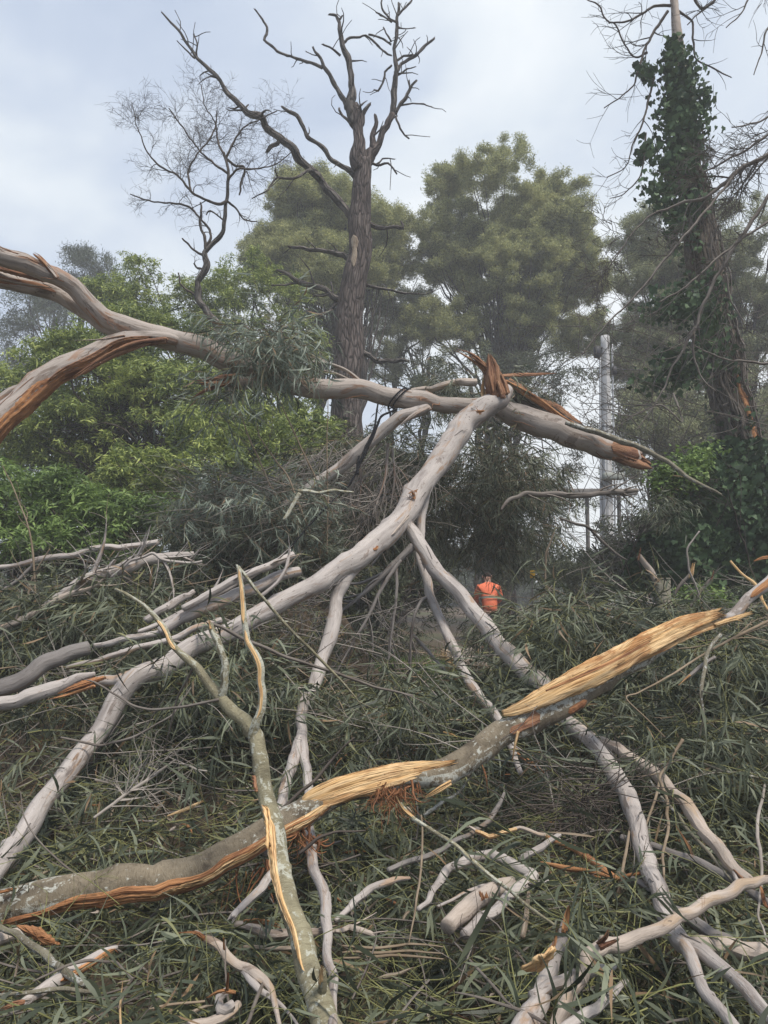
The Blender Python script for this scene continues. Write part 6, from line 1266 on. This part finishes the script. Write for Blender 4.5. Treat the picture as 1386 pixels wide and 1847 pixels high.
# yellow torn plate and blade
plate('torn_wood_plate', 'ragged yellow plate of torn wood lying below the bare soil', 'splinter', [(940, 1748), (956, 1740, -.02), (966, 1728, -.03), (984, 1722, -.03), (998, 1708), (1004, 1712), (996, 1730, .02), (984, 1748, .03), (972, 1754, .03), (955, 1753)], 2.34, 'wood_pale')
shard('torn_wooden_spike', 'upright orange blade of split wood above the yellow plate', 'splinter', [(996, 1718, 2.72, 9), (1001, 1695, 2.72, 13), (1004, 1674, 2.72, 3)], 'wood_orange')
# lower left
br('mottled grey stick slanting down under the near end of the lichen spotted log', [(0, 1672, 2.85, 14), (30, 1684, 2.8, 18), (62, 1708, 2.75, 20), (95, 1738, 2.7, 20), (125, 1758, 2.65, 19), (152, 1776, 2.62, 16)], 'mossy_stick', m=0.10)
o_, t_ = br('pale limb with long orange scar rising to the right in the lower left corner', [(20, 1822, 2.6, 22), (60, 1800, 2.65, 26), (100, 1772, 2.7, 34), (140, 1745, 2.75, 36), (180, 1722, 2.8, 26), (212, 1708, 2.85, 8)], 'gum_bark', m=0.06)
wound(o_, t_, 0.38, 0.97, [-35, -35, -30], [20, 28, 30], 'wood_orange', 0.004, rough=0.4)
splin(o_, [[(40, 1812, 2.58, 20), (20, 1818, 2.56, 16), (2, 1822, 2.55, 6)]], 'wood_brown', 'splinters', 5, 0.7)
br('dull limb end at the left edge below the lichen spotted log', [(-50, 1712, 2.9, 34), (0, 1696, 2.92, 32), (40, 1680, 2.95, 24)], 'gum_bark_tan', m=0.05)
plate('bark_shard', 'pointed orange shard of bark below the lichen spotted log at the left', 'bark', [(30, 1671), (50, 1672), (70, 1676), (88, 1690), (106, 1705), (85, 1703), (64, 1696), (44, 1684)], 2.5, 'wood_orange')
shard('wood_splinter', 'thin upright yellow splinter standing in the leaves at the lower left', 'splinter', [(219, 1860, 2.35, 9), (218, 1815, 2.4, 9), (222, 1770, 2.45, 3)], 'wood_pale', None, spread=0.3)
br('thin grey stick lying across the orange scarred limb', [(60, 1770, 2.6, 4), (120, 1742, 2.62, 7), (165, 1732, 2.62, 8), (210, 1735, 2.6, 6), (240, 1765, 2.55, 4)], 'twig_grey', m=0.14)
br('mossy stick lying level in the lower left corner', [(0, 1795, 2.55, 9), (60, 1790, 2.55, 11), (120, 1784, 2.55, 12), (180, 1788, 2.55, 8)], 'mossy_stick', m=0.10)
o_, _ = br('curved peeled branch snapping off left of the forked branch at the bottom', [(352, 1682, 2.75, 12), (375, 1695, 2.7, 22), (410, 1724, 2.62, 24), (445, 1745, 2.58, 24), (478, 1768, 2.55, 24), (492, 1790, 2.5, 16), (502, 1840, 2.4, 11), (508, 1890, 2.3, 8)], 'gum_bark_tan', m=0.12)
splin(o_, [[(368, 1692, 2.68, 18), (352, 1682, 2.66, 10), (322, 1682, 2.66, 4)], [(405, 1712, 2.58, 9), (404, 1692, 2.56, 4)]], 'wood_orange', 'splinters', 5, 0.6)
br('second stem under the curved peeled branch at the bottom', [(425, 1738, 2.7, 18), (452, 1765, 2.64, 20), (475, 1790, 2.6, 18), (510, 1815, 2.5, 10), (545, 1860, 2.4, 6)], 'gum_bark', m=0.10)
br('short prop stick under the curved peeled branch', [(476, 1772, 2.52, 9), (462, 1805, 2.46, 10), (445, 1850, 2.4, 9)], 'twig_grey', m=0.12)
o_, _ = br('level grey limb with orange torn top passing behind the forked branch', [(425, 1668, 3.05, 18), (465, 1676, 3.05, 26), (520, 1684, 3.02, 26), (570, 1682, 3.0, 22), (610, 1680, 2.98, 10)], 'gum_bark_tan', m=0.08)
splin(o_, [[(440, 1662, 2.96, 10), (475, 1664, 2.95, 12), (505, 1672, 2.95, 5)]], 'wood_orange', 'splinters', 5, 0.7)
br('thin pale limb under the level grey limb', [(440, 1708, 2.85, 9), (500, 1712, 2.85, 12), (560, 1708, 2.85, 10)], 'wood_grey', m=0.10)
o_, _ = br('hooked grey stub with an orange broken cap near the bottom left', [(420, 1812, 2.42, 24), (398, 1822, 2.4, 24), (396, 1800, 2.38, 22), (412, 1785, 2.38, 16)], 'gum_bark', m=0.10)
splin(o_, [[(425, 1790, 2.34, 10), (400, 1788, 2.34, 12), (375, 1800, 2.34, 5)], [(410, 1786, 2.34, 10), (412, 1755, 2.33, 3)]], 'wood_orange', 'splinters', 5, 0.7)
br('faded limb running along the bottom edge at the left', [(310, 1862, 2.4, 20), (350, 1848, 2.42, 26), (395, 1838, 2.44, 28), (430, 1812, 2.46, 22)], 'gum_bark_tan', m=0.05)
br('thin tan stick lying level above the bottom edge at the left', [(270, 1820, 2.5, 4), (310, 1812, 2.5, 7), (370, 1806, 2.48, 6)], 'twig_tan', m=0.14)
br('curved smooth limb right of the middle leg', [(605, 1660, 3.2, 10), (640, 1625, 3.25, 20), (670, 1604, 3.3, 20), (705, 1590, 3.35, 18), (740, 1584, 3.4, 8)], 'gum_bark', m=0.09)
br('short smooth limb with forked tip right of the middle leg, near the bottom', [(605, 1680, 3.1, 10), (630, 1672, 3.1, 16), (655, 1680, 3.05, 16), (680, 1690, 3.0, 8)], 'gum_bark_tan', m=0.09, tw=(2, 0.15))
for k, (y, lab) in enumerate(((1706, 'upper of three thin level stems right of the middle leg'), (1718, 'middle of three thin level stems right of the middle leg'), (1728, 'lower of three thin level stems right of the middle leg'))):
    br(lab, [(618, y, 2.95, 5), (680, y+4-k*3, 2.95, 8), (740, y-3, 2.95, 7), (800, y+2, 2.95, 3)], 'twig_tan', m=0.10)
br('thin wandering twig dropping past the straight green stick', [(760, 1470, 3.6, 4), (762, 1530, 3.5, 6), (757, 1590, 3.3, 6), (748, 1650, 3.1, 5), (738, 1700, 3.0, 3)], 'twig_tan', m=0.18)
br('slender stick lying along the bottom toward the curved tan limb', [(820, 1790, 2.55, 4), (870, 1800, 2.5, 7), (930, 1820, 2.42, 9), (985, 1846, 2.36, 8)], 'twig_grey', m=0.12)
br('diagonal thin stick among leaves left of the stout grey limb', [(820, 1700, 2.8, 4), (860, 1745, 2.7, 7), (900, 1790, 2.6, 8), (925, 1815, 2.5, 6)], 'twig_grey', m=0.13)
o_, _ = br('dark thin stick slanting behind the lichen spotted log at its middle', [(640, 1330, 4.0, 4), (600, 1370, 3.95, 7), (565, 1410, 3.85, 9), (520, 1450, 3.8, 10), (480, 1490, 3.75, 6)], 'twig_dark', **F_)
br('thin black stick curving below the lichen spotted log', [(540, 1540, 3.3, 9), (575, 1512, 3.32, 8), (610, 1500, 3.35, 6), (660, 1498, 3.4, 4)], 'twig_dark', m=0.15)
br('lichen white twig rising to the right of the hanging fibres', [(765, 1470, 3.9, 10), (800, 1445, 3.95, 9), (828, 1428, 4.0, 7), (850, 1400, 4.1, 3)], 'mossy_stick', m=0.15)
br('grey fan shaped brush of bare twigs left of the forked branch', [(170, 1475, 4.3, 7), (230, 1430, 4.35, 9), (290, 1390, 4.4, 8), (318, 1370, 4.4, 4)], 'twig_pale', m=0.13, tw=(16, 0.4, 1))
br('bare branching twig in the left bank above the brush of twigs', [(110, 1330, 4.6, 5), (180, 1345, 4.6, 7), (240, 1330, 4.6, 7), (310, 1290, 4.6, 5), (345, 1240, 4.7, 3)], 'twig_grey', m=0.2, tw=(4, 0.3))
# strips of torn wood scattered
for k, (pts, lab) in enumerate((([(302, 1472, 4.1, 4), (340, 1458, 4.1, 8), (368, 1444, 4.1, 3)], 'thin tan strip of wood left of the forked branch'),
        ([(1220, 1490, 3.9, 3), (1240, 1520, 3.85, 9), (1252, 1545, 3.8, 10)], 'orange strip of wood under the upper right limb'),
        ([(868, 1375, 4.4, 3), (876, 1400, 4.4, 7), (880, 1430, 4.4, 2)], 'hanging orange strip of wood below the lichen spotted log'),
        ([(1372, 1600, 3.4, 12), (1380, 1630, 3.4, 16), (1390, 1640, 3.4, 8)], 'orange snapped stub at the right edge'),
        ([(1090, 1098, 6.3, 4), (1100, 1104, 6.3, 12), (1094, 1112, 6.3, 3)], 'small orange chip on the right leafy bank'),
        ([(1360, 1012, 6.2, 3), (1378, 1006, 6.2, 9), (1400, 1004, 6.2, 8)], 'orange flake of wood by the ivy at the right edge'),
        ([(1250, 1016, 7.7, 3), (1246, 1030, 7.7, 9), (1242, 1042, 7.7, 5)], 'pale blade of wood beside the ivy foot'),
        ([(800, 1320, 4.9, 4), (815, 1325, 4.9, 6), (825, 1330, 4.9, 2)], 'small pale chip lying above the lichen spotted log'),
        ([(0, 1610, 3.4, 9), (22, 1604, 3.4, 7), (30, 1602, 3.4, 2)], 'orange chip behind the lichen spotted log at the left edge'),
        ([(28, 1762, 2.55, 10), (34, 1735, 2.55, 8), (36, 1712, 2.55, 3)], 'short grey peg standing in the lower left corner'))):
    shard('wood_strip' if 'peg' not in lab else 'wood_peg', lab, 'splinter', pts, 'wood_grey' if 'grey' in lab else 'wood_pale' if 'pale' in lab or 'tan' in lab else 'wood_orange', 'scattered strips of torn wood')
# ================================================================== BLACK ROPE
o = empty('black_rope', P(716, 720, 7.7)); tag(o, 'black rope looped round the fallen trunk and pulled down to the left', 'rope')
ii = int(np.argmin(np.abs(tt['p'][:, 0]-P(714, 716, 7.78)[0]))); c_ = tt['p'][ii]; n_, b_, T_ = tt['N'][ii], tt['B'][ii], tt['T'][ii]
for dx, nm in ((0.0, 'loop'), (0.045, 'loop')):
    a_ = np.linspace(0, 2*math.pi, 41); R_ = tt['r'][ii]*1.08+0.006
    mb = MB(); tube(mb, c_+T_*dx+R_*(np.cos(a_)[:, None]*n_+np.sin(a_)[:, None]*b_)+T_*(0.09*np.sin(a_+0.3)[:, None])*(-1), [0.0075]*41, sides=7, cap=(False, False), step=0.1); build(mb, nm, 'rope_black', o)
for q, nm in (([(716, 738, 7.55, 9), (688, 752, 7.5, 9), (678, 775, 7.5, 9), (665, 805, 7.5, 9), (648, 840, 7.45, 9), (625, 880, 7.4, 8), (600, 905, 7.3, 8), (570, 935, 7.2, 7), (540, 968, 7.1, 6), (512, 1000, 7.0, 5)], 'line'),
              ([(682, 728, 7.6, 7), (678, 760, 7.55, 8), (668, 790, 7.5, 8), (655, 820, 7.45, 8), (649, 835, 7.45, 9)], 'line'),
              ([(648, 822, 7.44, 9), (646, 836, 7.43, 8), (646, 850, 7.43, 10), (645, 856, 7.43, 13)], 'loose_end')):
    mb = MB(); ptube(mb, [(a_, b_, c_, w_*0.72) for a_, b_, c_, w_ in q], sides=7, amp=0.15, wig=0.5); build(mb, nm, 'rope_black', o)
# ================================================================== FOLIAGE AND TWIG TANGLES
def mass(name, label, cat, spec, leaf, stems='twig_tan', kind='flat', tilt=0.5, sc0=(0.8, 1.15)):
    mb = MB()
    for n_, a in spec: pos = vol(n_, *a); shoots(mb, pos, rots(len(pos), tilt), kind, rng.uniform(*sc0, len(pos)))
    return tag(build(mb, name, [leaf, stems]), label, cat, None, 'stuff')
mass('fallen_foliage', 'hump of narrow leaved foliage hanging over pale limbs at the left', 'fallen foliage', [(260, (50, 290, 1065, 1185, 6.05, 6.7)), (30, (190, 310, 1090, 1160, 6.0, 6.5)), (80, (-40, 100, 1100, 1220, 6.0, 6.6))], 'gum_leaf', 'stem_green', 'hang', 0.5)
mass('fallen_foliage', 'mound of hanging gum foliage right of the clearing', 'fallen foliage', [(460, (930, 1145, 1085, 1290, 5.5, 7.0)), (260, (1180, 1420, 1140, 1330, 5.2, 6.4)), (300, (1080, 1420, 1290, 1560, 4.4, 5.4))], 'gum_leaf', 'stem_green', 'hang', 0.5)
mass('fallen_foliage', 'dim leafy spray hanging below the bowed dull limb', 'fallen foliage', [(40, (1155, 1215, 880, 960, 7.4, 8.2)), (26, (1230, 1380, 1050, 1100, 6.8, 7.6)), (110, (850, 940, 1120, 1195, 7.4, 8.2)), (110, (600, 800, 1110, 1210, 8.0, 9.5)), (60, (560, 700, 1080, 1180, 8.5, 10))], 'gum_leaf', 'twig_dark', 'hang', 0.5, (0.4, 0.65))
mass('fallen_foliage', 'hanging gum leaves in the middle under the long front limb', 'fallen foliage', [(260, (230, 560, 1180, 1400, 4.9, 6.0)), (240, (560, 900, 1230, 1400, 5.0, 6.0)), (30, (1010, 1100, 1620, 1720, 2.95, 3.2)), (20, (1060, 1180, 1730, 1830, 2.7, 2.9))], 'gum_leaf', 'stem_green', 'hang', 0.5)
def twigmass(name, label, n_, x0, x1, y0, y1, mat, rl, rr_, lift=0.12, flatness=0.25):
    mb = MB()
    for k in range(n_):
        x, y = rng.uniform(x0, x1), rng.uniform(y0, y1)
        if abs(x) > 1.0+0.6*y: continue
        z = float(heap(np.array(x), np.array(y)))+rng.uniform(-0.12, lift); l = rng.uniform(*rl); a = rng.uniform(0, 6.28)
        q = walk((x, y, z), (math.cos(a), math.sin(a)*0.7, rng.normal(0, flatness)), l, 6, 0.28, 0.012); r0 = rng.uniform(*rr_)
        r = np.linspace(r0, r0*0.35, len(q)); tube(mb, q, r, sides=5, cap=(True, True), step=0.1); ramify(mb, q, r, 3, l*0.4, 0, 0.35, 0.01, (0.4, 1.0), (0.2, 1.0), 0.6, 0, 0.0012, 3)
    return tag(build(mb, name, mat), label, 'twigs', None, 'stuff')
twigmass('fallen_twigs', 'countless green yellow leaf stems lying through the nearest leaves', 900, -3, 3, 2.0, 4.6, 'stem_green', (0.15, 0.5), (0.0018, 0.0032), 0.10)
twigmass('fallen_twigs', 'countless grey twigs scattered over the near heap', 260, -3.5, 3.5, 2.2, 5.5, 'twig_grey', (0.3, 0.9), (0.003, 0.007), 0.10)
twigmass('fallen_twigs', 'countless tan twigs scattered over the far side of the heap', 230, -5, 5, 5.0, 8.0, 'twig_tan', (0.4, 1.2), (0.003, 0.008), 0.30)
twigmass('fallen_twigs', 'countless long pale twigs crossing over the middle of the heap', 230, -4, 4, 4.2, 7.8, 'twig_pale', (0.5, 1.3), (0.003, 0.006), 0.34, 0.35)
# a loose pile of fine dark brush right of centre, above the bent orange stick
mb = MB()
for k in range(150):
    q = walk(P(rng.normal(1050, 55), rng.normal(1465, 30), rng.uniform(3.9, 4.3)), (rng.normal(0, 1), rng.normal(0, .5), rng.normal(0, 0.3)), rng.uniform(0.2, 0.55), 6, 0.4, 0.01); tube(mb, q, np.linspace(0.0035, 0.0012, len(q)), sides=4, step=0.1)
tag(build(mb, 'fallen_twigs', 'twig_dark'), 'loose heap of fine dark brush above the bent orange stick', 'twigs', None, 'stuff')
# dry leaf litter and bark crumbs showing between the leaves
mb = MB(); DP = [puff(5, (0.04, 0.09), (0.008, 0.02), 0.04, up=0.0) for _ in range(5)]
x, y = rng.uniform(-3.5, 3.5, 1500), rng.uniform(1.8, 6.5, 1500); scatter(mb, DP, np.column_stack([x, y, ground_z(x, y)+0.02]), rots(1500, 0.6)); tag(build(mb, 'leaf_litter', 'dry_leaf'), 'dry leaf and bark litter on the soil between branches', 'litter', None, 'stuff')
mb = MB()
for k in range(520):
    x, y = rng.uniform(-3.2, 3.2), rng.uniform(1.9, 6.0)
    if abs(x) > 1.0+0.6*y: continue
    z = float(heap(np.array(x), np.array(y)))+rng.uniform(-0.12, 0.04); l = rng.uniform(0.03, 0.15); a = rng.uniform(0, 6.28)
    q = walk((x, y, z), (math.cos(a), math.sin(a), rng.normal(0, 0.3)), l, 4, 0.5); w0 = rng.uniform(0.003, 0.010)
    tube(mb, q, [w0*0.3, w0, w0, w0*0.7, w0*0.15], sides=6, flat=0.25, fibre=0.2, step=0.03, mi=int(rng.integers(0, 3)))
tag(build(mb, 'bark_scraps', ['wood_orange', 'gum_bark_tan', 'wood_grey'], smooth=False), 'small scraps of bark and wood chips strewn through the leaves', 'bark scraps', None, 'stuff')
# ================================================================== IVY AND GREEN GROWTH AT THE FOOT OF THE RIGHT TRUNK
mb = MB(); pos = []; ou = []
for (a, b, c, rx, ry, m_) in ((1290, 930, 10.2, 95, 90, 2600), (1330, 850, 10.8, 85, 60, 1300), (1250, 1010, 9.8, 70, 70, 1300), (1380, 1000, 10, 80, 100, 1500), (1170, 1020, 10.4, 50, 50, 500), (1210, 890, 10, 35, 40, 300)):
    for _ in range(m_):
        v = rng.normal(0, 1, 3); v /= np.linalg.norm(v); q = rng.uniform(0.6, 1.05); lump = 1+0.2*math.sin(v[0]*6+a)*math.sin(v[2]*6+b)
        pos.append(P(a, b, c)+np.array((v[0]*rx, v[1]*rx*0.8, v[2]*ry))*q*lump*c/F); ou.append(np.array((v[0], v[1]-0.6, 0)))
ivyscatter(mb, np.array(pos), np.array(ou)); o = build(mb, 'ivy_bush', 'ivy_leaf', None, gp(1300, 10.2)); tag(o, 'dense mound of dark ivy at the foot of the right trunk', 'ivy')
mb = MB()
for k in range(14):
    b0 = gp(rng.uniform(1200, 1400), rng.uniform(9.8, 10.8)); q = walk(b0, (rng.normal(0, .2), rng.normal(0, .2), 1), rng.uniform(1.5, 2.6), 6, 0.2); tube(mb, q, np.linspace(0.02, 0.006, len(q)), sides=6, step=0.3)
build(mb, 'stems', 'vine_bark', o)
tree('climbing_plant', 'bright green broad leaved creeper spilling beside the dark ivy', [(1215, 870, 9.3, 34, 24), (1250, 840, 9.6, 30, 20), (1290, 800, 10, 26, 18), (1190, 885, 9.2, 26, 12)], [whorl(6, (0.05, 0.075), (0.03, 0.045), 0.5, spread=0.07) for _ in range(6)], 'bright_leaf', 20, (0.10, 0.2), 700, gp(1230, 9.4), P(1230, 930, 9.4), 0.02, None, 'creeper', forks=3, flat=0.8)
tree('climbing_plant', 'small bright green tuft at the ivy foot above the pale split wood', [(1270, 1085, 8.2, 50, 16)], [whorl(6, (0.05, 0.08), (0.03, 0.05), 0.4, spread=0.06) for _ in range(6)], 'bright_leaf', 12, (0.10, 0.18), 600, gp(1270, 8.2), P(1270, 1100, 8.2), 0.012, None, 'creeper', forks=2, flat=0.7)
lo2, _ = thing('distant_log', 'thick pale log lying level at the right edge past the ivy trunk', 'log', [(1500, 855, 12.6, 30), (1420, 866, 12.6, 28), (1362, 868, 12.6, 24)], 'gum_bark_dull', None, free=True)
lo3, _ = thing('distant_log', 'upper brown end of a log at the right edge past the ivy trunk', 'log', [(1500, 838, 12.4, 26), (1420, 842, 12.4, 26), (1366, 846, 12.4, 22)], 'wood_brown', None, free=True)
# tall thin stems rising at the left of the rope and at the left edge
ST = 'thin upright bare stems'
for k, (pts, lab) in enumerate((([(560, 1010, 7.4, 6), (600, 930, 7.4, 5), (540, 800, 7.4, 4), (490, 690, 7.4, 2)], 'thin bare stem bowing left under the leafy tuft'),
        ([(520, 940, 7.5, 6), (490, 880, 7.5, 5), (450, 790, 7.5, 4), (432, 740, 7.5, 2)], 'thin bare stem left of the bowing one'),
        ([(560, 960, 7.3, 6), (520, 860, 7.3, 5), (470, 790, 7.3, 3), (462, 760, 7.3, 2)], 'thin bare stem crossing the bowing one'),
        ([(590, 1000, 7.3, 5), (592, 900, 7.3, 4), (590, 800, 7.3, 3), (592, 720, 7.3, 2)], 'straight thin bare stem before the dead trunk foot'),
        ([(65, 1110, 6.9, 6), (60, 1000, 6.9, 6), (48, 940, 6.9, 4), (20, 870, 6.9, 3), (5, 840, 6.9, 2)], 'tall thin pale stem at the left edge'),
        ([(50, 1110, 6.9, 7), (56, 1050, 6.9, 5), (90, 990, 6.9, 3)], 'short tan stem at the left edge'))):
    thing('bare_sapling', lab, 'sapling', pts, 'twig_tan', ST, free=True, tw=(3, 0.4))
# ================================================================== HAZE
mb = MB(); box(mb, (0, 45, 11.0), (150, 130, 24.4), bev=0.02)
hz = build(mb, 'haze', 'soil'); hz.data.materials.clear()
m = bpy.data.materials.new('haze'); m.use_nodes = True; nt = m.node_tree; nt.nodes.clear()
ou_ = N(nt, 'ShaderNodeOutputMaterial'); pv = N(nt, 'ShaderNodeVolumePrincipled'); pv.inputs['Color'].default_value = (0.97, 0.98, 1.0, 1); pv.inputs['Density'].default_value = 0.0042
nt.links.new(pv.outputs[0], ou_.inputs['Volume']); hz.data.materials.append(m); tag(hz, 'thin pale haze between the heap and the far trees', 'haze', None, 'stuff')
